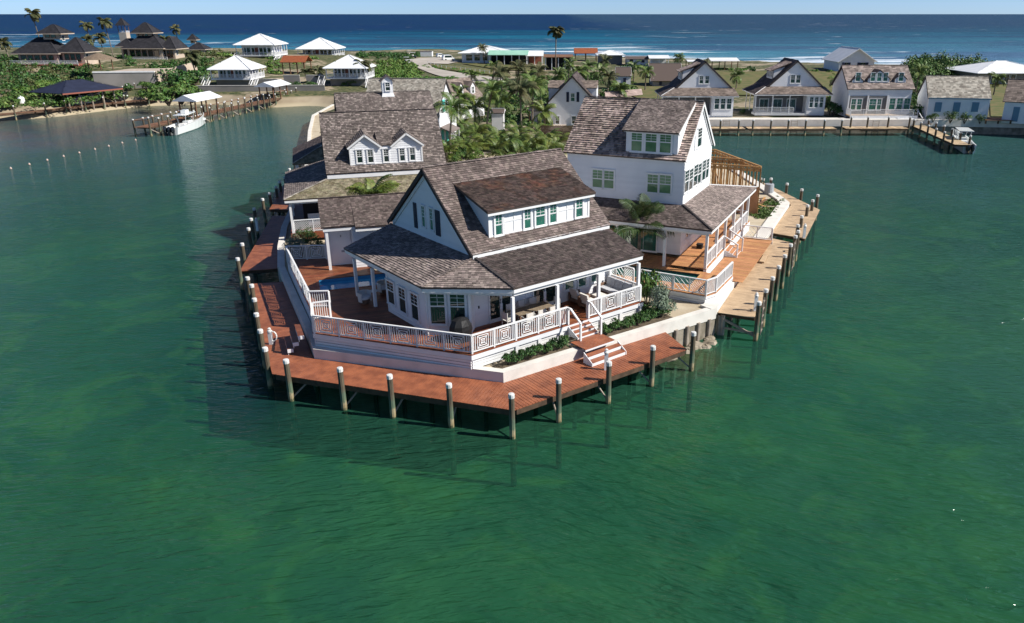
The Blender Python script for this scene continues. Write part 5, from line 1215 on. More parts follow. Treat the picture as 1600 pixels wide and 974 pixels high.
# ================================================================== FAR RIGHT SHORE
def porch_cottage(label, x0, x1, yb, gab, apex, eave_py, bay, extra, seed, depth=11):
    A = P(x0, yb, 2.0); B = P(x1, yb, 2.0); fr = front_frame(A, B); L = math.dist(A[:2], B[:2]); pd = 2.6
    g0 = fr.b(gab[0], gab[1], pd); g1 = fr.b(gab[2], gab[1], pd); ap = fr.b(apex[0], apex[1], pd); ze = fr.b((x0 + x1) / 2, eave_py, 0).z; zg = (g0.z + g1.z) / 2
    H = thing('porch_cottage', label, 'house', fr, (L / 2, 4, 2.0)); m_ = (g0.x + g1.x) / 2
    wall(H, [(g0.x, pd, 2.4), (g1.x, pd, 2.4), (g1.x, pd, zg), (m_, pd, ap.z), (g0.x, pd, zg)], (0, -1, 0), lap=False)
    for x, s in ((g0.x, -1), (g1.x, 1)): wall(H, [(x, pd, 2), (x, depth, 2), (x, depth, zg), (x, pd, zg)], (s, 0, 0), lap=False)
    for s, x in ((-1, g0.x), (1, g1.x)):
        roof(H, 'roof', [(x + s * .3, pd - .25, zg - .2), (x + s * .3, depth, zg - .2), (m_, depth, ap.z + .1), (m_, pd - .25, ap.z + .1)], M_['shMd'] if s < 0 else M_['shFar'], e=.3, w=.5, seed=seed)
    mb = MB()
    for s, x in ((-1, g0.x), (1, g1.x)): mb.beam((m_, pd - .28, ap.z + .05), (x + s * .3, pd - .28, zg - .25), .05, .22, drop=1)
    mb.build('rake_board', M_['roofedge'], H)
    xl, xr = extra[0], L + .5; zt = zg + .05                 # lower roof round front and left
    roof(H, 'porch_roof', [(xl, -.3, ze), (xr, -.3, ze), (g1.x + .3, pd, zt), (g0.x - .1, pd, zt)], M_['shFar'], e=.25, w=.4, seed=seed + 1)
    roof(H, 'porch_roof', [(xl, -.3, ze), (xl, depth - 1, ze), (g0.x - .1, depth - 1, zt), (g0.x - .1, pd, zt)], M_['shMd'], e=.25, w=.4, seed=seed + 2)
    ridge_caps(H, (xl, -.3, ze + .04), (g0.x - .1, pd, zt + .05), M_['white'], .14, 2, name='hip_cap')
    mb = MB(); mb.beam((xl, -.25, ze - .1), (xr, -.25, ze - .1), .06, .2); mb.beam((xl + .05, -.25, ze - .1), (xl + .05, depth - 1, ze - .1), .06, .2); mb.build('fascia', M_['white'], H)
    bx0 = fr.b(bay[0], eave_py, 0).x; bx1 = fr.b(bay[1], eave_py, 0).x
    wall(H, [(bx0, 0, 2.5), (bx1, 0, 2.5), (bx1, 0, ze - .05), (bx0, 0, ze - .05)], (0, -1, 0), lap=False); wall(H, [(bx0, 0, 2.5), (bx0, pd, 2.5), (bx0, pd, ze), (bx0, 0, ze - .05)], (-1, 0, 0), lap=False)
    wall(H, [(bx1, 0, 2.5), (bx1, pd, 2.5), (bx1, pd, ze), (bx1, 0, ze - .05)], (1, 0, 0), lap=False)
    w3 = (bx1 - bx0 - 1.2) / 3
    for k in range(3): window(H, (bx0 + .35 + k * (w3 + .25), 0, 3.6), 0, w3, 1.75, 'dh22', 'glass', case=.08)
    for bx in extra[1]: px_window(H, fr, 'b', pd, bx, 'dh23', 'glass', case=.1)
    MB().box(xl + .3, bx1, .05, pd, 2.25, 2.6).build('porch_floor', M_['white'], H)
    for k in range(3): window(H, (xl + 1.6 + k * (bx0 - xl - 2) / 3, pd - .06, 2.75), 0, min(1.5, (bx0 - xl - 2) / 4), 2.0, 'g21', 'glass', case=.08)
    MB().box(xl + .5, bx0 - .02, pd - .06, pd - .03, 2.6, ze - .05).build('porch_back_wall', M_['shade_screen'], H)  # shade of the porch interior put into the colour of this sheet
    n = 4
    for k in range(n): x = xl + .3 + (bx0 - xl - .4) * k / (n - 1); MB().box(x - .08, x + .08, .1, .26, 2.6, ze - .1).build('porch_post', M_['white'], H)
    railing(None, [(xl + .3, .15, 2.6), (xl + .3 + (bx0 - xl) * .72, .15, 2.6)], 'plain', fr=fr, bay=1.9, parent=H)
    for k in range(3): MB().box(xl + .3, xl + .42, 1.5 + k * 3, 1.62 + k * 3, 2.6, ze - .1).build('porch_post', M_['white'], H)
    # shed dormer on the left slope
    kx = (ap.z - zg + .2) / (m_ - g0.x + .3); xd = g0.x + (m_ - g0.x) * .25; zd = zg - .2 + kx * (xd - g0.x + .3)
    D_ = wall(H, [(xd, pd + 1.6, zd), (xd, pd + 5.6, zd), (xd, pd + 5.6, zd + 1.5), (xd, pd + 1.6, zd + 1.5)], (-1, 0, 0), lap=False, name='dormer')
    MB().prism([(xd + .01, pd + 1.6, zd), (xd + .01, pd + 1.6, zd + 1.5), (xd + 2.1, pd + 1.6, zd + 2.1)], (0, .1, 0)).build('cheek', M_['siding'], D_)
    roof(H, 'dormer_roof', [(xd - .4, pd + 1.4, zd + 1.45), (xd - .4, pd + 5.8, zd + 1.45), (m_ - .2, pd + 5.8, ap.z - .2), (m_ - .2, pd + 1.4, ap.z - .2)], M_['shR'], e=.3, w=.5)
    for k in range(4): window(D_, (xd, pd + 5.3 - k * .95, zd + .3), -math.pi / 2, .6, .95, 'g22', 'glass', case=.08)
    return H, fr, L
porch_cottage('white gabled cottage on the far quay, left one of the two with wraparound porches', 1046, 1147, 186, (1055, 138, 1144), (1101, 96.4), 150, (1114, 1147), (-1.6, [(1093, 119, 1098.5, 131), (1102, 119, 1107.5, 131)]), 71)
porch_cottage('white gabled cottage with screened porch on the far quay, left of the three dormer house', 1178, 1292, 183, (1198, 136, 1286), (1245.7, 95), 147.5, (1263, 1291), (-.2, [(1236, 117.5, 1241.5, 130), (1244.5, 117.5, 1250, 130)]), 75)
# three-dormer house
A = P(1321, 185, 2.0); B = P(1419, 185, 2.0); fr = front_frame(A, B); L = math.dist(A[:2], B[:2])
z_e = fr.b(1370, 137, 0).z; z_r = fr.b(1370, 105, 4.5).z
H = gable_house('three_dormer_house', 'two storey white house with three gabled dormers and a porch over the far dock', fr, 0, L, 0, 8.5, 2.2, z_e, z_r + .3, 'shP', over=.3, e=.3, w=.5, seed=81)
kk = (z_r + .3 - z_e) / 4.25
for (p0, p1, py_t, nw) in ((1331, 1348, 120, 1), (1356, 1389, 111, 3), (1398, 1415, 117, 1)):
    xa = fr.b(p0, 130, .9).x; xb = fr.b(p1, 130, .9).x; zt = fr.b((p0 + p1) / 2, py_t, .9).z; zb_ = z_e + kk * .9; zs = zt - (xb - xa) * .36; xm = (xa + xb) / 2
    D_ = MB().prism([(xa, .9, zb_ - .1), (xb, .9, zb_ - .1), (xb, .9, zs), (xm, .9, zt), (xa, .9, zs)], (0, 2.4, 0)).build('dormer', M_['siding'], H)
    for s, x in ((-1, xa), (1, xb)): MB().prism([(x + s * .25, .75, zs - .15), (xm, .75, zt + .12), (xm, 3.6, zt + .12), (x + s * .25, 3.4, zs - .15)], (0, 0, .08)).build('dormer_roof', M_['shMd'], H)
    for k in range(nw):
        w_ = .75 if nw > 1 else .8; x = xm - w_ / 2 + (k - (nw - 1) / 2) * 1.05; window(D_, (x, .9, zb_ + .25), 0, w_, 1.35, 'dh22', 'glassT', case=.08)
xp = L * .62
MB().box(.2, xp, -.06, -.02, 2.75, z_e - 1.35).build('porch_recess', M_['shade_screen'], H)  # flat grey sheet, the shade of the recess is in its colour
for x in (.1, xp * .5, xp): MB().box(x - .1, x + .1, -.25, -.061, 2.7, z_e - 1.3).build('porch_post', M_['white'], H)
for x0, w_ in ((.6, .8), (1.6, .8), (xp * .55, 1.2), (xp * .55 + 1.35, .7)): window(H, (x0, -.06, 3.3), 0, w_, 1.9, 'dh22', 'glassT', case=.08)
for k in range(3): window(H, (xp + .45 + k * 1.25, 0, 3.4), 0, 1.0, 1.9, 'dh22', 'glassT', case=.08)
MB().box(-.2, L + .4, -2.6, 0, 2.5, 2.72).build('porch_floor', M_['pale'], H)
MB().box(-.2, L + .4, -2.62, -2.6, 2.2, 2.74).build('fascia', M_['white'], H)
railing(None, [(-.1, 0, 2.72), (-.1, -2.5, 2.72), (L * .97, -2.5, 2.72)], 'plain', fr=fr, bay=2.0, parent=H)
for x in (0, L * .33, L * .66, L): MB().box(x - .12, x + .12, -2.5, -2.3, 0, 2.5).build('stilt', M_['beam'], H)
for k in range(7): MB().box(L + .6, L + 2.4, -2.4 - k * .28, -2.12 - k * .28, 2.4 - k * .15, 2.45 - k * .15).build('tread', M_['pale'], H)
stair_rail('white stair rails beside the three dormer house', fr, L + .5, [(-2.0, 3.6), (-4.3, 2.5)], [(-2.1, 2.4, 3.5), (-4.2, 1.5, 2.5)])
T = thing('white_cooler', 'white dock box under the porch of the three dormer house', 'dock box', fr, (L * .8, -3.0, 1.5))
MB().box(L * .72, L * .95, -3.3, -2.7, 1.62, 2.25).build('bin', M_['white'], T); MB().box(L * .71, L * .96, -3.34, -2.66, 2.252, 2.36).build('lid', M_['white'], T)
# low cottage with blue-grey shutters
A = P(1446, 188.5, 2.0); B = P(1541, 190.5, 2.0); fr = front_frame(A, B); L = math.dist(A[:2], B[:2])
ze = fr.b(1495, 153, 0).z; zt = fr.b(1498, 121, 3.6).z
H = gable_house('low_shingle_cottage', 'low white cottage with pale shingle roof and three blue grey shutters on the far shore', fr, 0, L, 0, 7.2, 2, ze, zt + .2, 'shPaleFar', over=.15, e=.3, w=.4, seed=85)
for px in (1465.5, 1494.5, 1523.5):
    a = fr.b(px - 4, 160, 0); b_ = fr.b(px + 4, 175, 0); MB().box(a.x, b_.x, -.1, -.02, b_.z, a.z).build('shutter', M_['slate'], H)
MB().box(-.1, L + .1, -.2, -.16, ze - .2, ze - .02).build('eave_board', M_['slate'], H)
# cottage cut by the right edge of the frame
A = P(1566, 192, 2.0); fr = front_frame(A, (A.x + 9, A.y - 5.5))
H = gable_house('grey_roof_cottage', 'white cottage with ribbed grey roof and a blue arched door at the right edge', fr, -.2, 12, 0, 8, 2, 5.6, 8.6, 'shFar', axis='x', over=.3, e=.4, w=.6, seed=87)
MB().box(1.2, 2.1, -.09, -.02, 2.3, 4.6).build('door', M_['slate'], H); MB().box(3.4, 4.3, -.09, -.02, 2.9, 4.5).build('window', M_['glass'], H)
T = thing('red_deck', 'small brown boarded deck between the two cottages at far right', 'deck', WORLD, (*P(1555, 190, 2)[:2], 2))
q = P(1541, 190, 2.3); q1 = P(1584, 191, 2.3); planks(T, [(q.x, q.y), (q1.x, q1.y), (q1.x, q1.y + 4), (q.x, q.y + 4)], 90, M_['brown_wood'], 2.5, individual=False, w=.3)
for t in (0, .5, 1): x = q.x + (q1.x - q.x) * t; MB().box(x - .1, x + .1, q.y, q.y + .2, 1.9, 2.45).build('post', M_['beam'], T)
# distant buildings toward the beach
def box_px(name, label, cat, x0, x1, yb, ye, yr, roofm, depth=8, kind='gable', wm_='siding', wins=(), axis='x', group=None, over=.4, dz=0, slab='under', e=.5, w=.9, seed=1):
    A = G(x0, yb, dz); B = P(x1, yb, A.z); zb_ = min(A.z, B.z); fr = front_frame(A, B); L = math.dist(A[:2], B[:2]); ze = fr.b((x0 + x1) / 2, ye, 0).z
    if kind == 'hip':
        zt = fr.b((x0 + x1) / 2, yr, depth / 2).z
        H = thing(name, label, cat, fr, (L / 2, depth / 2, zb_), group)
        for pts, o_ in (([(0, 0), (L, 0)], (0, -1, 0)), ([(0, 0), (0, depth)], (-1, 0, 0)), ([(L, 0), (L, depth)], (1, 0, 0)), ([(0, depth), (L, depth)], (0, 1, 0))):
            (a, b_), (c, d) = pts; wall(H, [(a, b_, zb_ - .3), (c, d, zb_ - .3), (c, d, ze), (a, b_, ze)], o_, lap=False, m=wm_)
        hip_roof(H, -over, L + over, -over, depth + over, ze, zt, roofm, e=e, w=w)
    else:
        zt = fr.b((x0 + x1) / 2, yr, depth / 2 if axis == 'x' else 0).z
        H = gable_house(name, label, fr, 0, L, 0, depth, zb_ - .3, ze, zt, roofm, wm_=wm_, over=over, group=group, cat=cat, axis=axis, e=e, w=w, seed=seed, slab=slab, rm=(1 if roofm in ('metalwhite', 'metalgrey', 'greenroof') else None))
    for (a, b_, c, d, gm) in wins:
        p = fr.b(a, b_, 0); q = fr.b(c, d, 0)
        if gm in ('navy', 'teal', 'slate', 'white', 'dark', 'metalwhite'): MB().box(p.x, q.x, -.12, -.02, q.z, p.z).build('shutter' if gm != 'dark' else 'opening', M_[gm], H)
        else: window(H, (p.x, 0, q.z), 0, q.x - p.x, p.z - q.z, 'g22', gm, case=.1)
    return H, fr, L, zb_
def hip_roof(H, x0, x1, y0, y1, ze, zt, m, e=.4, w=.8, flare=0):
    d = min(x1 - x0, y1 - y0) / 2; xa, xb, ya, yb_ = (x0 + d, x1 - d, y0 + d, y1 - d)
    mm = M_[m] if isinstance(m, str) else m
    metal = m in ('metalwhite', 'metalgrey', 'greenroof', 'orange', 'dblue', 'thatch')
    c = [(x0, y0), (x1, y0), (x1, y1), (x0, y1)]; t = [(xa, ya), (xb, ya), (xb, yb_), (xa, yb_)]
    for i in range(4):
        j = (i + 1) % 4
        pts = [(*c[i], ze), (*c[j], ze), (*t[j], zt)]
        if math.dist(t[i], t[j]) > .01: pts.append((*t[i], zt))
        if metal: MB().prism(pts, (0, 0, -.12)).build('roof', mm, H)
        else: roof(H, 'roof', pts, mm, e=e, w=w)
        if metal and m != 'thatch':
            pass
    for i in range(4): ridge_caps(H, (*c[i], ze + .05), (*t[i], zt + .06), mm, .18, 3, name='hip_cap', h=.06)
    return H
box_px('metal_roof_villa', 'pale villa with broad white ribbed metal roof at the far right', 'house', 1528, 1640, 133, 114, 95, 'metalwhite', depth=16, kind='hip', wm_='greywall', wins=((1550, 117, 1560, 130, 'glass'), (1570, 117, 1575, 130, 'glass'), (1580, 117, 1585, 130, 'glass')), over=1.5)
box_px('beach_house', 'grey beach house with steep white roof and navy shutters behind the three dormer house', 'house', 1310, 1364, 113, 94, 75.5, 'metalwhite', depth=14, axis='y',
    wins=((1316, 98, 1319, 106, 'navy'), (1319.5, 98, 1325, 106, 'glass'), (1325.5, 98, 1328, 106, 'navy'), (1340, 98, 1343.5, 105, 'navy'), (1344, 98, 1352, 105, 'glass'), (1352.5, 98, 1356, 105, 'navy')), over=.8, slab='metalwhite')
def canopy(label, x0, x1, yb, ye, yr, m='metalwhite', depth=7, rise=None, n=3, wallm=None, cat='canopy', name='canopy'):
    A = G(x0, yb); B = P(x1, yb, A.z); fr = front_frame(A, B); L = math.dist(A[:2], B[:2]); ze = fr.b((x0 + x1) / 2, ye, 0).z; zt = fr.b((x0 + x1) / 2, yr, depth / 2).z
    H = thing(name, label, cat, fr, (L / 2, depth / 2, min(A.z, B.z)))
    MB().prism([(-.5, -.5, ze), (L + .5, -.5, ze), (L + .5, depth / 2, max(zt, ze + .1)), (-.5, depth / 2, max(zt, ze + .1))], (0, 0, .15)).build('roof', M_[m], H)
    MB().prism([(-.5, depth + .5, ze), (L + .5, depth + .5, ze), (L + .5, depth / 2, max(zt, ze + .1)), (-.5, depth / 2, max(zt, ze + .1))], (0, 0, .15)).build('roof', M_[m], H)
    for k in range(n):
        for y in (0, depth): x = L * k / (n - 1); MB().box(x - .12, x + .12, y - .12, y + .12, A.z - .5, ze).build('post', M_['brown_wood' if wallm is None else 'white'], H)
    if wallm: MB().box(.3, L - .3, depth * .4, depth * .4 + .2, A.z - .5, ze).build('wall', M_[wallm], H)
    return H, fr, L
canopy('flat white roofed beach canopy between the two porch cottages', 1112, 1152, 110, 96, 91, depth=9)
canopy('small flat white canopy left of the left porch cottage roof', 1076, 1098, 106, 97, 94, depth=6)
box_px('beach_cottage', 'low grey beach cottage with white roof left of the tall ribbed shed', 'house', 980, 1012, 103, 92, 88, 'metalwhite', depth=10, wins=((984, 93, 989, 97, 'navy'), (1002, 94, 1007, 98, 'navy')), over=.5)
canopy('wide white canopy beside the low grey beach cottage', 1016, 1044, 104, 92, 87, depth=9, wallm='white')
box_px('ribbed_shed', 'grey cottage with pale ribbed metal roof behind the left porch cottage', 'house', 1020, 1062, 136, 123, 99, 'metalgrey', depth=9, wm_='greywall', wins=((1030, 126, 1034, 133, 'navy'),), over=.7)
box_px('garden_shed', 'tiny white shed with steep white roof on the lawn', 'shed', 963, 985, 140, 118, 105, 'metalwhite', depth=4.5, axis='x', wins=((974, 122, 978, 131, 'navy'),), over=.2)
box_px('white_pavilion', 'white hip roofed pavilion right of the orange roofed one', 'pavilion', 936, 972, 101, 86, 78.5, 'metalwhite', depth=10, kind='hip', wm_='shade_screen', over=1)
canopy('orange hip roofed beach pavilion above the palms', 899, 932, 96, 84, 76, m='orange', depth=8)
canopy('long flat roofed pergola with a white front beam beside the tall palm', 852, 893, 110, 90, 86, m='brown_wood', depth=8, n=5, wallm='dark')
MB().box(0, 0, 0, 0, 0, 0) 
# navy shuttered cottage behind the right house
A = G(857, 196); B = G(931, 197); fr = front_frame(A, B); L = math.dist(A[:2], B[:2]); zg = fr.b(857, 158, 0).z; za = fr.b(891, 118, 0).z
H = gable_house('navy_shutter_cottage', 'white cottage with navy shutters in its gable, behind the tall white house', fr, 0, L, 0, 9, 1.9, zg, za, 'shMd', axis='y', over=.25, e=.3, w=.4, seed=91)
px_window(H, fr, 'b', 0, (892, 146, 898, 158.5), 'dh23', 'glassT')
for bx in ((885, 144, 889, 159.5), (901, 144, 905, 159.5)): shutter(H, 'b', 0, bx, M_['navy'], fr)
for bx in ((867.5, 182, 874, 194), (893.5, 182, 900, 194)): px_window(H, fr, 'b', 0, bx, 'dh22', 'glass')
for (pa_, pb_, s) in ((857, 879, -1), (905, 932, 1)):   # side dormers
    x0_ = fr.b(pa_, 140, 2).x; x1_ = fr.b(pb_, 140, 2).x; zt_ = fr.b(880 if s < 0 else 915, 127, 4).z
    D_ = MB().prism([(x0_, 2.2, zg - .2), (x1_, 2.2, zg - .2), (x1_, 2.2, zt_ - .8), (x0_, 2.2, zt_ - .8)], (0, 4, 0)).build('dormer', M_['siding'], H)
    roof(H, 'dormer_roof', [(x0_ - .15, 2.0, zt_ - .85), (x1_ + .15, 2.0, zt_ - .85), (x1_ + .15, 4.2, zt_ + .1), (x0_ - .15, 4.2, zt_ + .1)], M_['shFar'], e=.3, w=.4)
T = thing('lean_to', 'small dark roofed lean-to on the left of the navy shuttered cottage', 'lean-to', fr, (-2, 1, 1.9))
MB().prism([(-3.2, -.5, 4.2), (-.1, -.5, 4.2), (-.1, 3.5, 4.9), (-3.2, 3.5, 4.9)], (0, 0, .12)).build('roof', M_['dshingle'], T)
MB().box(-3.0, -.15, 1.5, 1.7, 1.9, 4.1).build('wall', M_['white'], T)
for x in (-3.0, -.3): MB().box(x - .07, x + .07, -.4, -.26, 1.9, 4.2).build('post', M_['brown_wood'], T)
T = thing('board_fence', 'brown board fence in front of the navy shuttered cottage', 'fence', WORLD, (*P(875, 222, 1.9)[:2], 1.8))
p, q = P(845, 223, 1.8), P(936, 224, 1.8); n = 60; d = (q - p) / n
for i in range(n): MB().box(p.x + d.x * i + .01, p.x + d.x * (i + 1) - .01, p.y + d.y * i, p.y + d.y * i + .04, 1.7, 4.15 + rg.uniform(-.03, .03)).build('board', M_['fence'], T)
T = thing('roofed_wall', 'low brown shingled garden roof between the small shed and the left porch cottage', 'garden wall', WORLD, (*P(970, 165, 2)[:2], 2))
p, q = P(946, 160, 2.8), P(1004, 155, 2.8)
MB().prism([(p.x, p.y, 3.6), (q.x, q.y, 3.6), (q.x, q.y + 3, 4.4), (p.x, p.y + 3, 4.4)], (0, 0, .1)).build('roof', M_['shR'], T); MB().box(p.x, q.x, p.y + .3, p.y + .5, 1.9, 3.6).build('wall', M_['fence'], T)

# --- far quay: seawall, docks, piles
T = thing('far_seawall', 'long pale concrete quay wall in front of the porch cottages', 'seawall', WORLD, (40, 128, 0))
fq = [(15, 130.4), (24, 130.4), (44, 130.3), (61.5, 130.3), (66, 130.0), (80, 127.6), (100, 122.2), (150, 116.2), (258, 110)]
strip(fq, 2.6, 1.15, 2.25, 'cap', M_['conc'], T); strip([(x, y + .12) for x, y in fq], 2.3, -1.5, 1.149, 'wall_face', M_['concdark'], T)  # lower face coloured dark for the shadow beneath the docks
TQ = []
def far_dock(label, px0, px1, py, wdt=2.5, z=1.2, gaps=None):
    p = P(px0, py, z); q = P(px1, py, z)
    T = dock(label, [(p.x, p.y), (q.x, q.y), (q.x, q.y + wdt), (p.x, p.y + wdt)], 90, z, M_['pale'], None, individual=False, w=.3)
    return p, q
far_dock('pale dock strip under the left porch cottage', 1085, 1165, 201.5); far_dock('pale dock strip under the screened porch cottage', 1170, 1308, 201.5)
far_dock('pale dock strip below the three dormer house', 1322, 1420, 201)
for i, px in enumerate([1124.5, 1153, 1175, 1203, 1230, 1257, 1286, 1313]):
    q = P(px, 213, 0); pile(q.x, q.y, 2.6, .16, label='weathered pile on the far quay, %s from the left' % ordn[i], group='piles of the far quay', capc='cap')
for i, px in enumerate([1327, 1353, 1385, 1418]):
    q = P(px, 211, 0); pile(q.x, q.y, 2.9, .16, label='dark pile below the three dormer house, %s from the left' % ordn[i], group='piles below the three dormer house')
for px, l in ((1133, 'left'), (1239, 'middle'), (1366, 'right')):
    q = P(px, 210, 0); ladder(q.x - .4, q.y + .2, 0, -.2, 2.2, 'wooden ladder on the far quay, %s of the three' % l, n=6, w=1.0); 
    MB().beam((q.x - 2.3, q.y + .2, .55), (q.x + 2.3, q.y + .2, .55), .1, .14).build('waling_board', M_['grey_wood'], label='horizontal waling board behind the %s ladder of the far quay' % l, cat='board', base=(q.x, q.y, .5))
# slanting jetty
j0, j1 = P(1424, 196, 1.4), P(1492, 226, 1.4)
d = Vector((j1.x - j0.x, j1.y - j0.y)).normalized(); nn = Vector((-d.y, d.x)) * 2.2
T = dock('jetty of pale boards slanting out to the small white boat', [(j0.x, j0.y), (j1.x, j1.y), (j1.x + nn.x, j1.y + nn.y), (j0.x + nn.x, j0.y + nn.y)], math.degrees(math.atan2(nn.y, nn.x)), 1.4, M_['pale'], None, individual=False, w=.3, name='jetty')
L = math.dist((j0.x, j0.y), (j1.x, j1.y))
for i in range(6):
    for k in (0, 1):
        t = (i + .3) / 5.6; x = j0.x + d.x * L * t + nn.x * k * 1.05; y = j0.y + d.y * L * t + nn.y * k * 1.05
        pile(x, y, 2.5, .17, label='pile of the slanting jetty, %s on its %s side' % (ordn[i], ('near', 'far')[k]), group='piles of the slanting jetty')

# ================================================================== BOATS
def boat(label, p, q, beam=2.7, n_motor=3, top=True, name='motor_boat', hull='gel', tower=False, fb=1.25):
    """p stern, q bow at the waterline"""
    fr = front_frame(p, q); L = math.dist(p[:2], q[:2]); T = thing(name, label, 'boat', fr, (L / 2, 0, 0)); z0 = p[2] if len(p) > 2 else 0
    st = 9; V = []; F = []
    for i in range(st + 1):
        t = i / st; x = L * t; w = beam / 2 * (.82 + .18 * min(1, t / .4)) * (1 - max(0, (t - .45) / .55) ** 2.2); w = max(w, .03); sh = z0 + (.95 + .55 * t ** 2) * fb; ch = z0 + .05 + .5 * max(0, t - .5) ** 1.5; kl = z0 - .35 + .9 * max(0, t - .6) ** 1.6 * 1.5
        for s in (1, -1): V += [(x, s * w, sh), (x, s * w * .86, ch)]
        V.append((x, 0, kl)); V += [(x, w * .8, sh + .01), (x, -w * .8, sh + .01), (x, w * .8, z0 + .55), (x, -w * .8, z0 + .55)]
    for i in range(st):
        a = i * 9; b_ = a + 9
        for (m_, n_) in ((0, 1), (1, 4), (4, 3), (3, 2), (0, 5), (5, 7), (7, 8), (8, 6), (6, 2)): F.append((a + m_, b_ + m_, b_ + n_, a + n_))
    F.append((0, 1, 4, 3, 2))
    mb = MB(); mb.V = V; mb.F = F; mb.build('hull', M_[hull], T, smooth=False)
    MB().box(L * .66, L * .9, -beam * .26, beam * .26, z0 + .8, z0 + 1.15).build('foredeck', M_['gel'], T)
    MB().box(L * .42, L * .55, -.45, .45, z0 + .56, z0 + 1.5).build('console', M_['gel'], T); MB().prism([(L * .5, -.42, z0 + 1.5), (L * .5, .42, z0 + 1.5), (L * .54, .42, z0 + 1.501), (L * .54, -.42, z0 + 1.501)], (.0, 0, .45)).build('windscreen', M_['glass'], T)
    MB().box(L * .3, L * .38, -.5, .5, z0 + .56, z0 + 1.2).build('seat', M_['fabric'], T)
    if top:
        MB().prism([(L * .28, -1.0, z0 + 2.6), (L * .6, -.9, z0 + 2.66), (L * .6, .9, z0 + 2.66), (L * .28, 1.0, z0 + 2.6)], (0, 0, .1)).build('hardtop', M_['gel'], T)
        mb = MB()
        for x in (.33, .55):
            for s in (-1, 1): mb.tube([(L * x, s * .5, z0 + .9), (L * x, s * .8, z0 + 2.6)], .035, 6)
        mb.build('hardtop_frame', M_['metalwhite'], T, kind='stuff')
    if tower: MB().box(L * .4, L * .5, -.4, .4, z0 + 2.75, z0 + 3.3).build('flybridge', M_['gel'], T)
    for k in range(n_motor):
        y = (k - (n_motor - 1) / 2) * .6
        m_ = MB().lathe(0, 0, [(.14, .3), (.25, .45), (.28, .8), (.24, 1.05), (.1, 1.15)], 10)
        m_.V = [(v[0] * 1.6 - .62, v[1] * 1.1 + y, v[2] * 1.25 + z0) for v in m_.V]; m_.box(-.8, -.05, y - .06, y + .06, z0 - .5, z0 + .4)
        m_.build('outboard_motor', M_['motor'] if hull != 'white' else M_['gel'], T, smooth=False)
    return T
boat('white centre console boat with hardtop and dark outboards moored at the long brown pier', P(268, 211.5, 0), P(321, 192.5, 0), 2.9, 3, tower=True)
boat('small white boat with pale outboards at the end of the slanting jetty', P(1513, 240, 0), P(1488, 221, 0), 2.2, 2, hull='gel')

# ================================================================== LEFT SHORE
# long brown pier
w0, w1 = P(237, 213.8, 0), P(457.7, 161, 0); pd_ = Vector((w1.x - w0.x, w1.y - w0.y)); PLn = pd_.length + 17; pd_.normalize(); pnn = Vector((-pd_.y, pd_.x))
def pp(s, t): return (w0.x + pd_.x * s + pnn.x * t, w0.y + pd_.y * s + pnn.y * t)
TP_ = dock('long brown pier with railings reaching out from the beach', [pp(-.5, .1), pp(PLn, .1), pp(PLn, 2.6), pp(-.5, 2.6)], math.degrees(math.atan2(pnn.y, pnn.x)), 1.5, M_['brown_wood'], None, individual=False, w=.3, name='pier')
i = 0; s = 0
while s < PLn - 4:
    for t in (0, 2.75):
        x, y = pp(s, t); l = '%s pile from the outer end on the %s side of the long brown pier' % (nth(i + 1), 'near' if t == 0 else 'far')
        o = pile(x, y, 3.1 if i % 3 == 0 and t == 0 else 2.7, .16, label=l, group='piles of the long brown pier', capc='cap')
    s += 2.55; i += 1
for (s0, s1, t) in ((0, 10, 2.7), (12, PLn - 12, 2.7)):
    a, b_ = pp(s0, t), pp(s1, t); MB().beam((*a, 2.55), (*b_, 2.55), .1, .08).build('handrail', M_['brown_wood'], TP_)
a, b_ = pp(-.2, 0), pp(-.2, 2.7); MB().beam((*a, 2.55), (*b_, 2.55), .1, .08).build('handrail', M_['brown_wood'], TP_)
mb = MB()
for k in range(int(PLn / 5)):
    a, b_ = pp(k * 5.1 + .2, .2), pp(k * 5.1 + 2.5, .2); mb.beam((*a, 1.2), (*b_, .15), .08, .12)
mb.build('brace', M_['grey_wood'], TP_, kind='stuff')
for k in range(26):
    x, y = pp(6 + k * 1.9, .15 + .3 * (k % 2)); pile(x, y, 2.15, .06, label='slim white tipped mooring post on the long brown pier, %s from its outer end' % nth(k + 1), group='slim mooring posts of the long brown pier')
def pier_canopy(label, s0, s1, h, e=3.4):
    c = Fr(*pp(s0, 1.3), math.degrees(math.atan2(pd_.x, pd_.y))); L = s1 - s0; T = thing('pier_canopy', label, 'canopy', c, (L / 2, 0, 1.5))
    for s in (-1, 1): MB().prism([(-.5, s * 2.3, e), (L + .5, s * 2.3, e), (L + .5, 0, e + h), (-.5, 0, e + h)], (0, 0, .1)).build('roof', M_['metalwhite'], T)
    for x in (-.5, L + .5): MB().poly([(x, -2.3, e + .02), (x, 2.3, e + .02), (x, 0, e + h + .02)]).build('gable', M_['metalwhite'], T)
    for x in (.3, L / 2, L - .3):
        for s in (-1, 1): MB().box(x - .1, x + .1, s * 1.5 - .1, s * 1.5 + .1, 1.5, e).build('post', M_['brown_wood'], T)
pier_canopy('white hipped canopy on posts near the outer end of the long brown pier', 13, 20.5, 1.0, 4.2); pier_canopy('white hipped canopy on the long brown pier nearer the beach', 42, 49, .9, 4.2)
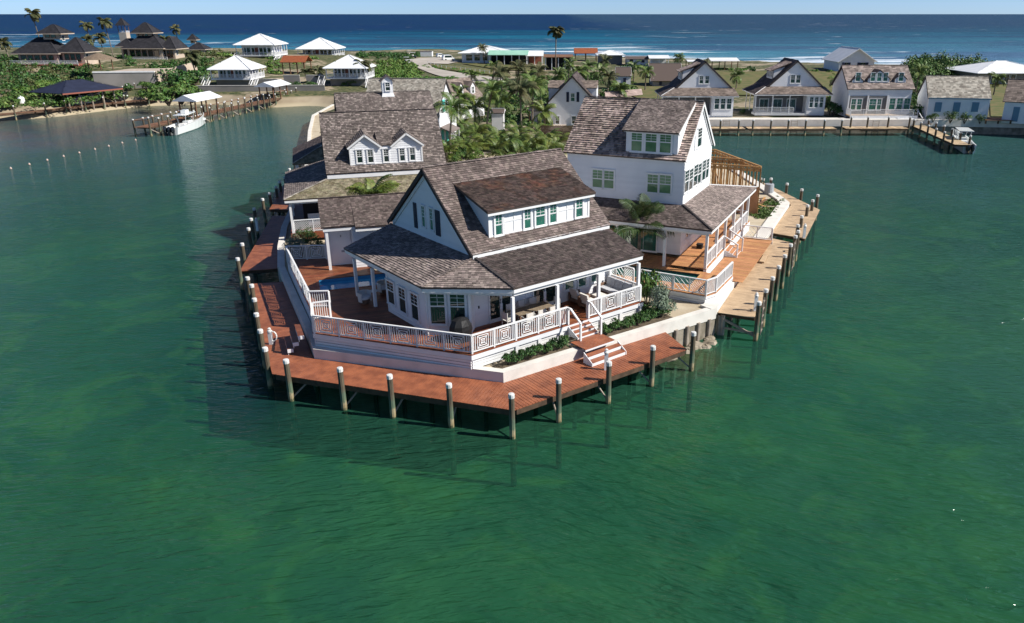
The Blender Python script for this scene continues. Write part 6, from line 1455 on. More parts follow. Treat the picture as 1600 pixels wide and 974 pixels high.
# marker buoys
for i, (px, py) in enumerate([(17, 264), (46, 257.5), (74, 251), (99.5, 245), (124, 239.5), (148.5, 234), (170, 229), (191, 224), (212, 219.5)]):
    q = P(px, py, 0); T = thing('marker_buoy', 'small round pinkish buoy floating on the left lagoon, %s from the left' % ordn[i], 'buoy', WORLD, (q.x, q.y, 0), 'line of small buoys')
    MB().lathe(q.x, q.y, [(.02, -.1), (.12, -.04), (.15, .05), (.11, .14), (.02, .19)], 10).build('float', M_['orangebuoy'], T, smooth=True); MB().lathe(q.x, q.y, [(.04, .19), (.04, .25), (.01, .26)], 6).build('cap', M_['cap'], T)
# left shore dock and dark blue boathouse
d0 = [P(x, y, 1.3) for x, y in ((0, 176), (62, 171), (180, 158), (252, 152))]
pl_ = [(d0[0].x - 20, d0[0].y - 7)] + [(v.x + 1.6, v.y - 4.0) for v in d0]
for i in range(4):
    a, b_ = Vector(pl_[i]), Vector(pl_[i + 1]); nn2 = (b_ - a).normalized(); nn2 = Vector((-nn2.y, nn2.x)) * 2
    T = dock('brown dock walk along the left shore, %s stretch from the left' % ordn[i], [tuple(a), tuple(b_), tuple(b_ + nn2), tuple(a + nn2)], math.degrees(math.atan2(nn2.y, nn2.x)), 1.3 + .004 * i, M_['brown_wood'], None, individual=False, w=.3, name='shore_dock')
    n = int((b_ - a).length / 3.6)
    for k in range(n):
        c = a + (b_ - a) * (k + .5) / n + nn2 * -.05; pile(c.x, c.y, 2.7, .15, label='pile of the left shore dock walk, %s along its %s stretch' % (nth(k + 1), ordn[i]), group='piles of the left shore dock walk')
posts_ = [P(111.7, 179, 0), P(129.7, 177.5, 0), P(159, 173.4, 0)]
BF = front_frame(posts_[0], (posts_[2].x, posts_[2].y)); L = math.dist(posts_[0][:2], posts_[2][:2]) + 3.5
T = thing('boathouse', 'open boathouse with dark blue hip roof over two boats on the left shore', 'boathouse', BF, (L / 2, 4, 0))
ze = BF.b(140, 142, 0).z; zt = BF.b(125, 127, 4).z
hip_roof(T, -1.6, L + 1.5, -1.0, 9, ze, max(zt, ze + 2), 'dblue'); mb = MB(); mb.beam((-1.6, -1.03, ze - .12), (L + 1.5, -1.03, ze - .12), .08, .26); mb.build('fascia', M_['red'], T)
for k in range(5):
    for y in (0, 8): x = L * k / 4; MB().cyl(x, y, -2, ze, .15, n=7).build('post', M_['grey_wood' if y == 0 else 'pile'], T)
MB().box(0, L, 7.9, 8.1, 1.4, 1.7).build('lift_beam', M_['beam'], T)
q = BF.w(2.5, 3.5, 1.5); q2 = BF.w(9.5, 3.5, 1.5); boat('boat under a pale cover on a lift beneath the dark blue boathouse roof', q, q2, 2.4, 1, top=False)
q = BF.w(L + 1.2, 2.5, 1.2); q2 = BF.w(L + 5.2, 2.5, 1.2); boat('small dark jet boat on a lift right of the boathouse', q, q2, 1.6, 0, top=False, hull='motor')
for i, (px, py) in enumerate([(140, 172), (150, 169), (166, 168), (178, 164), (187, 163), (196, 161), (203, 158), (214, 155), (233, 152)]):
    q = P(px, py, 0); pile(q.x, q.y, 3.6, .13, label='tall pale lift post right of the boathouse, %s from the left' % ordn[i], group='lift posts by the boathouse')
q = P(36, 167, 1.4); T = thing('white_tank', 'upright white tank on the left shore dock', 'tank', WORLD, (q.x, q.y, 1.3)); MB().lathe(q.x, q.y, [(.55, 1.3), (.6, 1.5), (.6, 3.0), (.4, 3.3), (.02, 3.35)], 12).build('body', M_['gel'], T); MB().lathe(q.x, q.y, [(.12, 3.3), (.12, 3.5), (.02, 3.52)], 8).build('lid', M_['cap'], T)

# white hip-roofed pavilions
def villa(label, xl, xc, yb, yd, ye, ya, seed):
    A = G(xl, yb); B = P(xc, yb, A.z); fr = front_frame(A, B); S = math.dist(A[:2], B[:2]); g = min(A.z, B.z)
    zd = fr.b((xl + xc) / 2, yd, 0).z; ze = fr.b((xl + xc) / 2, ye, -.6).z; za = fr.b((xl + xc) / 2, ya, S / 2).z
    H = thing('hip_roof_villa', label, 'house', fr, (S / 2, S / 2, g), 'white hip roofed villas')
    MB().box(.3, S - .3, 1.6, S - .3, g - 1, zd).build('basement_wall', M_['greywall'], H)
    MB().box(-.1, S + .1, -.1, S + .1, zd - .25, zd).build('veranda_floor', M_['white'], H)
    MB().box(1.2, S - 1.2, 1.7, S - .8, zd, ze).build('wall', M_['white'], H)
    n = 7
    for k in range(n):
        w_ = (S - 2.9) / n; x = 1.35 + k * (w_ + .02)
        if k == 3: MB().box(x, x + w_ * .8, 1.6, 1.68, zd + .05, zd + 2.3).build('door', M_['red'], H)
        else: window(H, (x + .1, 1.7, zd + .15), 0, w_ - .25, 2.1, 'one', 'glass', case=.07, sill=False)
    for k in range(4): window(H, (S - 1.2, 2.4 + k * (S - 4) / 4, zd + .6), math.pi / 2, 1.0, 1.5, 'one', 'glassB', case=.1, sill=False)
    hip_roof(H, -.6, S + .6, -.6, S + .6, ze, za, 'metalwhite')
    for k in range(6):
        x = S * k / 5; MB().box(x - .09, x + .09, -.02, .16, zd, ze).build('veranda_post', M_['white'], H)
        if k: MB().box(S - .09, S + .09, x - .09, x + .09, zd, ze).build('veranda_post', M_['white'], H)
    railing(None, [(0, .05, zd), (S, .05, zd), (S, S, zd)], 'plain', fr=fr, bay=S / 4, parent=H)
    for (x, w_) in ((-1.6, 1.2), (S + .5, 1.2)):
        mb = MB(); nst = 9; dz = zd - g
        for k in range(nst): mb.box(x, x + w_, .2 - k * .3, .5 - k * .3, zd - dz * (k + 1) / nst - .05, zd - dz * (k + 1) / nst)
        mb.build('stair_treads', M_['white'], H, kind='stuff')
        for xx in (x - .05, x + w_): MB().beam((xx, .5, zd + .9), (xx, .2 - nst * .3, g + .9), .08, .08).build('stair_rail', M_['white'], H); MB().beam((xx, .5, zd - .1), (xx, .2 - nst * .3, g), .08, .25).build('stringer', M_['white'], H)
    return H
villa('white hip roofed villa furthest left by the sea, above the others', 371, 430, 93, 87, 70.5, 53, 1)
villa('white hip roofed villa by the sea, right of the highest one', 467, 524, 96, 89.5, 77, 59, 2)
villa('white hip roofed villa with outside stairs, nearest the pier on the left', 333, 393, 137, 123.5, 109, 87, 3)
villa('white hip roofed villa with outside stairs, right end of the pier beach', 512, 572, 135.5, 122, 107, 86, 4)
canopy('open gazebo with rust orange roof between the white villas', 443, 477, 116, 98, 88, m='orange', depth=6, n=4)
T = thing('beach_wall', 'long low pale wall behind the pier beach', 'wall', WORLD, (-60, 178, 2)); p, q = P(308, 143, 2.2), P(508, 142, 2.2)
MB().beam((p.x, p.y, 2.7), (q.x, q.y, 2.7), .3, 1.4).build('wall_face', M_['greywall'], T); MB().beam((p.x, p.y, 3.44), (q.x, q.y, 3.44), .4, .08).build('coping', M_['conc'], T)
for (x0, x1, y0, y1, l) in ((400, 436, 121, 132, 'between the nearer villas at left'), (445, 470, 115, 132, 'below the orange gazebo'), (480, 508, 115, 132, 'left of the right-hand villa')):
    T = thing('garden_wall', 'grey retaining wall ' + l, 'wall', WORLD, (*G(x0, y1)[:2], 2)); p, q = G(x0, y1 + 3), G(x1, y1 + 3); zt = VZ(x0, y0 + 3, p.x, p.y)
    MB().beam((p.x, p.y, zt), (q.x, q.y, zt), .3, zt - 1.5, drop=1).build('wall_face', M_['greywall'], T); MB().beam((p.x, p.y, zt + .05), (q.x, q.y, zt + .05), .36, .1).build('coping', M_['conc'], T)

# dark-roofed hillside villas
def tier(H, fr, x0, x1, y0, y1, z0, ze, zt, over=1.1, wm_='stucco', wins=True, gl='glass', nw=3):
    MB().box(x0, x1, y0, y1, z0, ze).build('wall', M_[wm_], H)
    hip_roof(H, x0 - over, x1 + over, y0 - over, y1 + over, ze - .1, zt, 'dshingle', e=.4, w=.6)
    mb = MB(); o = over
    for p, q in (((x0 - o, y0 - o), (x1 + o, y0 - o)), ((x1 + o, y0 - o), (x1 + o, y1 + o))): mb.beam((*p, ze - .2), (*q, ze - .2), .1, .22)
    mb.build('fascia', M_['stucco'], H)
    if wins:
        w_ = (x1 - x0) / (nw + 1)
        for k in range(nw): window(H, (x0 + w_ * (.45 + k * 1.05), y0, z0 + .5 if ze - z0 < 3 else ze - 2.5), 0, w_ * .75, min(1.9, ze - z0 - .8), 'g21', gl, case=.1, sill=False, frame='brown_wood')
        window(H, (x1, y0 + .8, ze - 1.9), math.pi / 2, 1.1, 1.3, 'g21', gl, case=.1, sill=False)
def dark_villa(label, px0, px1, yb, parts, deck=None):
    A = G(px0, yb); B = P(px1, yb, A.z); fr = front_frame(A, B); g = min(A.z, B.z); H = thing('dark_roof_villa', label, 'house', fr, (math.dist(A[:2], B[:2]) / 2, 4, g))
    for (xa, xb, yd0, yd1, ybot, yev, yap, nw) in parts:
        a = fr.b(xa, yev, yd0); b_ = fr.b(xb, yev, yd0); zt = fr.b((xa + xb) / 2, yap, (yd0 + yd1) / 2).z; z0 = fr.b((xa + xb) / 2, ybot, yd0).z
        tier(H, fr, a.x, b_.x, yd0, yd1, z0, a.z, max(zt, a.z + .8), nw=nw)
    if deck:
        xa, xb, yy_, dd = deck; a = fr.b(xa, yy_, -dd); b_ = fr.b(xb, yy_, -dd)
        MB().box(a.x, b_.x, -dd, 2, a.z - .35, a.z).build('deck_floor', M_['red'], H)
        railing(None, [(a.x, -dd, a.z), (b_.x, -dd, a.z)], 'plain', fr=fr, bay=3.0, parent=H)
        for k in range(6): x = a.x + (b_.x - a.x) * k / 5; MB().box(x - .15, x + .15, -dd + .3, -dd + .6, g - 4, a.z - .35).build('stilt', M_['beam'], H)
    return H, fr, g
dark_villa('hillside villa with layered black roofs and a square tower at far left', 30, 140, 106, [(27, 88, 0, 8, 102, 83, 58, 5), (96, 130, 1, 7, 102, 81, 58, 3), (66, 92, 3, 7, 62, 52, 38, 2)], deck=(16, 122, 101, 3.5))
dark_villa('hillside villa with black roofs and square tower, right of the lookout', 196, 282, 100, [(188, 204, 1, 7, 95, 72, 60, 1), (198, 252, 0, 7, 95, 75, 54, 5), (258, 272, 1, 7, 97, 76, 57, 2), (212, 236, 3, 7, 62, 51, 35, 2)], deck=(208, 262, 95, 2))
A = G(188, 66); fr = Fr(A.x, A.y, 90); T = thing('lookout_tower', 'open lookout tower with black hip roof on the left hill', 'tower', fr, (1.5, 1.5, A.z))
zf = fr.b(193, 51, 0).z; ze = fr.b(193, 40, 0).z; za = fr.b(193, 28, 2).z; w_ = 4.6
MB().box(0, w_, 0, w_, A.z - 6, zf).build('base_wall', M_['stucco'], T); hip_roof(T, -.9, w_ + .9, -.9, w_ + .9, ze, za, 'dshingle', e=.4, w=.6)
for x in (.15, w_ - .15):
    for y in (.15, w_ - .15): MB().box(x - .15, x + .15, y - .15, y + .15, zf, ze).build('post', M_['brown_wood'], T)
railing(None, [(0, .1, zf), (w_, .1, zf), (w_, w_, zf)], 'plain', fr=fr, bay=2.2, parent=T)
dark_villa('small black roofed house with a tiny tower behind the hillside villas', 296, 334, 84, [(296, 318, 0, 6, 84, 77, 66, 2), (297, 304, 2, 4, 68, 62, 53, 1)])
A = G(150, 139); B = G(246, 137); T = thing('terrace_wall', 'tall grey retaining wall with white coping under the hillside villas', 'wall', WORLD, (A.x, A.y, 2)); zt = VZ(150, 114, A.x, A.y)
MB().beam((A.x, A.y, zt), (B.x, B.y, zt - .1), .5, zt + 1, drop=1).build('wall_face', M_['greywall'], T); MB().beam((A.x, A.y, zt + .15), (B.x, B.y, zt + .05), .7, .3).build('coping', M_['white'], T)
MB().beam((B.x, B.y, zt - .1), (B.x + 3.5, B.y + 14, zt + 1.5), .5, zt + 2, drop=1).build('side_wall', M_['stucco'], T)
MB().add([(A.x, A.y + .2, zt - .1), (B.x, B.y + .2, zt - .1), (B.x, B.y + 16, zt - .1), (A.x, A.y + 16, zt - .1)], [(0, 1, 2, 3)]).build('terrace', M_['path'], T)
T = thing('thatched_umbrella', 'round thatched sunshade on the terrace below the hillside villas', 'sunshade', WORLD, (0, 0, 0))
q = Vector((*[A.x + 3.0, A.y + 4.5], zt)); 
q = P(158, 108, zt); MB().lathe(q.x, q.y, [(4.0, zt + 2.3), (3.0, zt + 2.8), (1.4, zt + 3.4), (.05, zt + 3.8)], 14).build('thatch_roof', M_['thatch'], T); MB().cyl(q.x, q.y, zt - .2, zt + 3.4, .15).build('pole', M_['brown_wood'], T)
for k in range(6): t = k * math.pi / 3; MB().cyl(q.x + 3 * math.cos(t), q.y + 3 * math.sin(t), zt - .2, zt + 2.6, .1, n=6).build('post', M_['brown_wood'], T)
T['label'] = 'round thatched sunshade on posts on the terrace below the hillside villas'
box_px('garden_house', 'narrow tall white garden house half hidden by palms', 'shed', 769, 787, 205, 176, 170, 'metalwhite', depth=3, wm_='white', over=.15)
# restaurant by the sea
box_px('seaside_restaurant', 'low seaside restaurant with white roof at the end of the coral road', 'restaurant', 722, 790, 98, 83, 71, 'metalwhite', depth=16, kind='hip', wm_='white', wins=((728, 86, 738, 95, 'glass'), (741, 86, 750, 95, 'glass'), (754, 86, 762, 95, 'glass')), over=1.2)
canopy('long green roofed dining canopy beside the seaside restaurant', 765, 823, 101, 86.5, 79.5, m='greenroof', depth=9, n=6, wallm='dark')
canopy('white roofed open kitchen right of the green dining canopy', 824, 847, 101, 88, 80, depth=9, n=3, wallm='red')
A = G(657, 88); box_px('white_container', 'plain white container beside the parked vans', 'container', 657, 675, 88.5, 80.5, 80, 'metalwhite', depth=3, wm_='white', over=.05)
def van(label, px0, px1, py, h=2.0, m='gel', group=None, cat='van', name='parked_van'):
    A = G(px0, py); B = G(px1, py); fr = front_frame(A, B); L = math.dist(A[:2], B[:2]); g = A.z; T = thing(name, label, cat, fr, (L / 2, .9, g), group)
    pr = [(0, g + .35), (L, g + .35), (L, g + .9), (L * .85, g + 1.05), (L * .7, g + h * .93), (L * .62, g + h), (.3, g + h), (0, g + h * .6)]
    MB().prism([(x, 0, z) for x, z in pr], (0, 1.8, 0)).build('body', M_[m], T); MB().prism([(L * .12, -.01, g + 1.1), (L * .78, -.01, g + 1.1), (L * .69, -.01, g + h * .9), (L * .14, -.01, g + h * .9)], (0, -.01, 0)).build('side_window', M_['glass'], T)
    for x in (L * .2, L * .8):
        for y in (0.0, 1.8): w_ = MB().tube([(x, y - .1, g + .33), (x, y + .1, g + .33)], .33, 12).build('wheel', M_['black'], T)
van('white van parked by the seaside restaurant, right one', 693, 711, 95.5, 2.0); van('white car parked by the seaside restaurant, left one', 684, 695, 91, 1.6, cat='car', name='parked_car')
def cart(label, px, py):
    A = G(px, py); T = thing('golf_cart', label, 'golf cart', WORLD, (A.x, A.y, A.z)); g = A.z
    MB().box(A.x - 1.1, A.x + 1.1, A.y - .6, A.y + .6, g + .3, g + .75).build('body', M_['motor'], T); MB().box(A.x - 1.0, A.x + .7, A.y - .65, A.y + .65, g + 1.9, g + 1.98).build('roof', M_['white'], T)
    for x in (-.95, .65):
        for y in (-.55, .55): MB().box(A.x + x - .03, A.x + x + .03, A.y + y - .03, A.y + y + .03, g + .75, g + 1.9).build('post', M_['dark'], T)
    MB().box(A.x - .5, A.x, A.y - .55, A.y + .55, g + .75, g + 1.3).build('seat', M_['cushw'], T)
    for x in (-.7, .75):
        for y in (-.6, .6): MB().tube([(A.x + x, A.y + y - .08, g + .25), (A.x + x, A.y + y + .08, g + .25)], .25, 10).build('wheel', M_['black'], T)
for i, (px, py) in enumerate([(640, 88), (646, 91), (636, 99), (641, 103)]): cart('golf cart with white roof parked beside the coral road, %s from the sea' % ordn[i], px, py)
# road, lawns (thin sheets on the flat ground)
def sheet(name, pts, m, dz, flat=False, kind='structure'):
    vs = []
    for x, y in pts: q = G(x, y) if not flat else P(x, y, 2.0); vs.append((q.x, q.y))
    n = 1; mb = MB()
    xs_ = [v[0] for v in vs]; ys_ = [v[1] for v in vs]; st = 3.0
    gx = math.floor(min(xs_)); out = []
    # grid cells clipped to the outline; works for convex pieces and mildly concave ones
    y = min(ys_)
    while y < max(ys_):
        x = min(xs_)
        while x < max(xs_):
            cell = [(x, y), (x + st, y), (x + st, y + st), (x, y + st)]
            ins = [inside(a, b_, vs) for a, b_ in cell]
            if all(ins): mb.add([(a, b_, max(land_zf(a, b_), 0) + dz) for a, b_ in cell], [(0, 1, 2, 3)])
            elif any(ins) or True:
                c = clip(clip(clip(clip(list(vs), (1, 0), x), (-1, 0), -(x + st)), (0, 1), y), (0, -1), -(y + st))
                if len(c) > 2 and abs(area2(c)) > .02: mb.add([(a, b_, max(land_zf(a, b_), 0) + dz) for a, b_ in c], [tuple(range(len(c)))])
            x += st
        y += st
    return mb.build(name, m, kind=kind, recalc=False)
def land_zf(x, y): return hgt(x, y) + .12
sheet('lawn', [(986, 112), (1110, 112), (1112, 136), (1155, 133), (1180, 115), (1300, 118), (1318, 150), (1310, 180), (1296, 178), (1290, 150), (1150, 140), (1010, 160), (985, 150)], M_['grass'], .06)
sheet('lawn', [(1110, 113), (1320, 113), (1320, 140), (1200, 150), (1110, 150)], M_['grass'], .08)
sheet('lawn', [(1545, 125), (1600, 130), (1620, 180), (1548, 190)], M_['grass'], .06)
sheet('road', [(655, 92), (690, 90), (720, 97), (700, 101), (668, 100), (680, 108), (730, 117), (790, 124), (780, 134), (716, 128), (664, 112), (645, 103), (640, 94)], M_['road'], .1)
sheet('lawn', [(668, 101), (700, 103), (790, 112), (800, 122), (740, 115), (690, 109)], M_['grass'], .14)
sheet('lawn', [(720, 100), (850, 104), (850, 112), (790, 111)], M_['grass'], .14)
sheet('path', [(840, 205), (880, 190), (886, 196), (856, 215), (840, 222), (838, 214)], M_['path'], .03)
T = thing('picket_fence', 'low white fence curving along the coral road', 'fence', WORLD, G(720, 105)); 
fp = [G(x, y) for x, y in ((668, 101), (690, 107), (720, 110.5), (750, 114), (780, 119))]
for i in range(4):
    MB().beam((fp[i].x, fp[i].y, fp[i].z + .9), (fp[i + 1].x, fp[i + 1].y, fp[i + 1].z + .9), .06, .06).build('rail', M_['white'], T)
    for k in range(4): c = fp[i].lerp(fp[i + 1], k / 4); MB().box(c.x - .06, c.x + .06, c.y - .06, c.y + .06, c.z, c.z + 1.0).build('post', M_['white'], T)

# ================================================================== FURNITURE
def chair(label, fr, x, y, ang, z, kind='dining', name='dining_chair', group=None):
    c = Fr(*fr.w(x, y)[:2], fr.az - math.degrees(ang)); T = thing(name, label, 'chair', c, (0, 0, z), group)
    if kind == 'dining':
        for a in (-.24, .24):
            for b_ in (-.22, .22): MB().box(a - .02, a + .02, b_ - .02, b_ + .02, z, z + (.43 if b_ < 0 else .95)).build('leg', M_['chairm'], T)
        MB().box(-.26, .26, -.25, .24, z + .431, z + .47).build('seat', M_['chairm'], T); MB().box(-.2, .2, .21, .235, z + .52, z + .92).build('backrest', M_['cushw'], T)
        for a in (-.27, .27): MB().box(a - .02, a + .02, -.24, .2, z + .64, z + .67).build('armrest', M_['chairm'], T)
    else:
        MB().box(-.4, .4, -.4, .4, z + .12, z + .3).build('frame', M_['teak'], T); MB().box(-.34, .34, -.4, .3, z + .301, z + .46).build('seat_cushion', M_['cushw'], T)
        MB().prism([(-.34, .2, z + .461), (.34, .2, z + .461), (.34, .38, z + .95), (-.34, .38, z + .95)], (0, .14, 0)).build('back_cushion', M_['cushw'], T)
        for a in (-.42, .42): MB().box(a - .05, a + .05, -.4, .42, z + .05, z + .62).build('armrest', M_['teak'], T)
    return T
c = MF.z(829, 481, D0 + .74); tx, ty = c.x, min(max(c.y, .95), 1.6)
T = thing('dining_table', 'long weathered dining table under the front porch', 'table', MF, (tx, ty, D0))
for k in range(6): MB().box(tx - 1.2, tx + 1.2, ty - .48 + k * .16, ty - .33 + k * .16, D0 + .70, D0 + .74).build('board', M_['tabletop'], T)
for a in (-1.05, 1.05):
    for b_ in (-.38, .38): MB().box(tx + a - .05, tx + a + .05, ty + b_ - .05, ty + b_ + .05, D0, D0 + .699).build('leg', M_['teak'], T)
for k in range(3):
    chair('dining chair on the railing side of the porch table, %s from the left' % ordn[k], MF, tx - .8 + k * .8, ty - .72, math.pi, D0, group='dining chairs round the porch table')
    chair('dining chair on the house side of the porch table, %s from the left' % ordn[k], MF, tx - .8 + k * .8, ty + .72, 0, D0, group='dining chairs round the porch table')
chair('dining chair at the left head of the porch table', MF, tx - 1.6, ty, math.pi / 2, D0, group='dining chairs round the porch table')
chair('dining chair at the right head of the porch table', MF, tx + 1.6, ty, -math.pi / 2, D0, group='dining chairs round the porch table')
T = thing('outdoor_sofa', 'teak sofa with three grey back cushions against the end railing of the porch', 'sofa', MF, (8.6, 1.4, D0))
MB().box(8.1, 8.95, .4, 2.5, D0 + .1, D0 + .3).build('frame', M_['teak'], T)
for k in range(3):
    MB().box(8.1, 8.75, .42 + k * .7, 1.08 + k * .7, D0 + .301, D0 + .48).build('seat_cushion', M_['cushion'], T)
    MB().prism([(8.72, .42 + k * .7, D0 + .45), (8.72, 1.08 + k * .7, D0 + .45), (8.85, 1.08 + k * .7, D0 + .98), (8.85, .42 + k * .7, D0 + .98)], (.13, 0, 0)).build('back_cushion', M_['cushion'], T)
MB().box(8.05, 8.95, 2.5, 2.6, D0 + .05, D0 + .62).build('armrest', M_['teak'], T)
T = thing('lounge_ottoman', 'wide pale cushioned ottoman in front of the porch sofa', 'ottoman', MF, (7.3, 1.5, D0)); MB().box(6.95, 7.65, 1.1, 2.0, D0 + .05, D0 + .28).build('frame', M_['teak'], T); MB().box(6.95, 7.65, 1.1, 2.0, D0 + .281, D0 + .42).build('cushion', M_['cushw'], T)
chair('deep armchair with ivory cushions facing the sofa, nearer the house wall', MF, 6.2, 2.1, math.pi / 2, D0, 'lounge', 'armchair', 'porch armchairs'); chair('deep armchair with ivory cushions facing the sofa, nearer the railing', MF, 6.1, 1.05, math.pi / 2, D0, 'lounge', 'armchair', 'porch armchairs')
c = MF.z(721, 531, D0); g = thing('covered_grill', 'barbecue grill under a black fabric cover by the sunroom corner', 'grill', MF, (c.x, c.y, D0))
mb = MB().lathe(0, 0, [(.62, 0), (.6, .35), (.66, .62), (.62, .85), (.42, 1.15), (.12, 1.25)], 9)
rr = R_(4); mb.V = [(v[0] * 1.0 * rr.uniform(.95, 1.05) + c.x, v[1] * .8 * rr.uniform(.93, 1.07) + c.y, v[2] + D0 + .004) for v in mb.V]; mb.build('cover', M_['black'], g)
for a in (-.3, .3): MB().box(c.x + a - .05, c.x + a + .05, c.y - .05, c.y + .05, D0, D0 + .3).build('leg', M_['dark'], g)
for i, (px, py, l) in enumerate([(570, 474, 'left of the porch post'), (600, 458, 'behind the porch post')]):
    q = P(px, py, D0); T = thing('tub_chair', 'round white tub chair by the blue pool, ' + l, 'chair', WORLD, (q.x, q.y, D0), 'tub chairs by the blue pool')
    n = 14; mb = MB()
    for k in range(n - 4):
        t0, t1 = math.pi * 2 * k / n, math.pi * 2 * (k + 1) / n
        for (ra_, z0, z1) in ((.36, .18, .72),): mb.prism([(q.x + .36 * math.cos(t0), q.y + .36 * math.sin(t0), D0 + .15), (q.x + .36 * math.cos(t1), q.y + .36 * math.sin(t1), D0 + .15), (q.x + .4 * math.cos(t1), q.y + .4 * math.sin(t1), D0 + .72), (q.x + .4 * math.cos(t0), q.y + .4 * math.sin(t0), D0 + .72)], (0.04, 0, 0))
    mb.build('backrest', M_['cushw'], T); MB().lathe(q.x, q.y, [(.32, D0 + .3), (.35, D0 + .36), (.34, D0 + .44), (.02, D0 + .46)], 14).build('seat_cushion', M_['fabric'], T)
    MB().lathe(q.x, q.y, [(.25, D0 + .0), (.3, D0 + .3)], 10).build('base', M_['teak'], T)
q = P(585, 466, D0); T = thing('side_table', 'small round white side table between the tub chairs', 'table', WORLD, (q.x, q.y, D0)); MB().lathe(q.x, q.y, [(.25, D0 + .44), (.25, D0 + .48), (.02, D0 + .481)], 14).build('table_top', M_['white'], T); MB().cyl(q.x, q.y, D0, D0 + .44, .05).build('leg', M_['white'], T)

# ================================================================== PLANTS
def leaf_mb(mb, cx, cy, cz, rx, ry, rz, n, ls, rg, clumps=7, asp=.55):
    cs = []
    for _ in range(clumps):
        t = rg.uniform(0, 6.283); f = rg.uniform(0, .72); h = rg.uniform(-.2, .75)
        cs.append((cx + rx * f * math.cos(t), cy + ry * f * math.sin(t), cz + rz * h * (1 - f * .5), rg.uniform(.3, .52)))
    for _ in range(n):
        c = cs[rg.randrange(clumps)]; u = rg.uniform(-1, 1); t = rg.uniform(0, 6.283); r = c[3] * rg.uniform(.75, 1.12); s = math.sqrt(1 - u * u)
        x = c[0] + rx * r * s * math.cos(t); y = c[1] + ry * r * s * math.sin(t); z = c[2] + rz * r * abs(u) * 1.1
        if z < cz - rz * .45: continue
        nx, ny, nz = s * math.cos(t) + rg.uniform(-.7, .7), s * math.sin(t) + rg.uniform(-.7, .7), u * .5 + .6 + rg.uniform(-.5, .5)
        nv = Vector((nx, ny, nz)).normalized(); a = nv.cross(Vector((rg.uniform(-1, 1), rg.uniform(-1, 1), rg.uniform(-1, 1)))).normalized(); b_ = nv.cross(a)
        L = ls * rg.uniform(.6, 1.3); w = L * asp; p = Vector((x, y, z))
        mb.add([p - a * L * .5, p + b_ * w * .5 + nv * L * .06, p + a * L * .5, p - b_ * w * .5 + nv * L * .06], [(0, 1, 2, 3)])
BU = {}
def bush(label, x, y, z, r, h, kind='leafD', group=None, ls=.13, n=900, name='shrub', cat='shrub'):
    key = (kind, ls, n, R_(int(x * 97 + y * 31)).randrange(3))
    if key not in BU:
        mb = MB(); leaf_mb(mb, 0, 0, .35, 1, 1, .75, n, ls, R_(key[3] + 11), 9); me = bpy.data.meshes.new('foliage'); me.from_pydata(mb.V, [], mb.F); me.materials.append(M_[kind])
        st = MB()
        for k in range(5): t = k * 1.3; st.tube([(0, 0, -.1), (.3 * math.cos(t), .3 * math.sin(t), .4), (.55 * math.cos(t), .55 * math.sin(t), .8)], [.05, .035, .015], 5)
        BU[key] = (me, mk(st, M_['bark']))
    T = bpy.data.objects.new(name, None); COL.objects.link(T); T.location = (x, y, z); tagit(T, label, cat, group); T.rotation_euler = (0, 0, (x * 13 + y * 7) % 6.28)
    for nm, me in zip(('foliage', 'stem'), BU[key]):
        o = bpy.data.objects.new(nm, me); COL.objects.link(o); o.parent = T; o.scale = (r, r, h)
    return T
FM = {}
def frond_mesh(kind, v, droop, nl=26, wid=.045, crown=False):
    key = (kind, v, droop, nl)
    if key in FM: return FM[key]
    rg = R_(v * 7 + 3); mb = MB(); pts = []; x = z = 0; a = .85 - .1 * v
    for i in range(13):
        pts.append(Vector((x, .04 * math.sin(i * .5 + v), z))); x += math.cos(a) / 12; z += math.sin(a) / 12; a -= droop * (1 + i * .12) / 12
    mb.tube(pts, [.012 * (1 - i / 14) for i in range(13)], 4, cap=False)
    for i in range(nl):
        t = .12 + .88 * i / nl; k = min(11, int(t * 12)); f = t * 12 - k; p = pts[k].lerp(pts[k + 1], f); d = (pts[k + 1] - pts[k]).normalized()
        L = .30 * math.sin(math.pi * (.18 + .8 * t)) ** .7 * rg.uniform(.85, 1.1)
        for s in (-1, 1):
            sd = Vector((0, s, 0)); tip = p + (sd * .85 + d * .55 + Vector((0, 0, -.35 - .25 * rg.random()))) * L; mid = p + (sd * .5 + d * .25 + Vector((0, 0, .03))) * L; w = d * wid
            mb.add([p - w * .4, p + w * .4, mid + w * .6, tip, mid - w * .6], [(0, 1, 2, 4), (4, 2, 3)])
    me = bpy.data.meshes.new('frond'); me.from_pydata(mb.V, [], mb.F); me.materials.append(M_[kind]); FM[key] = me; return me
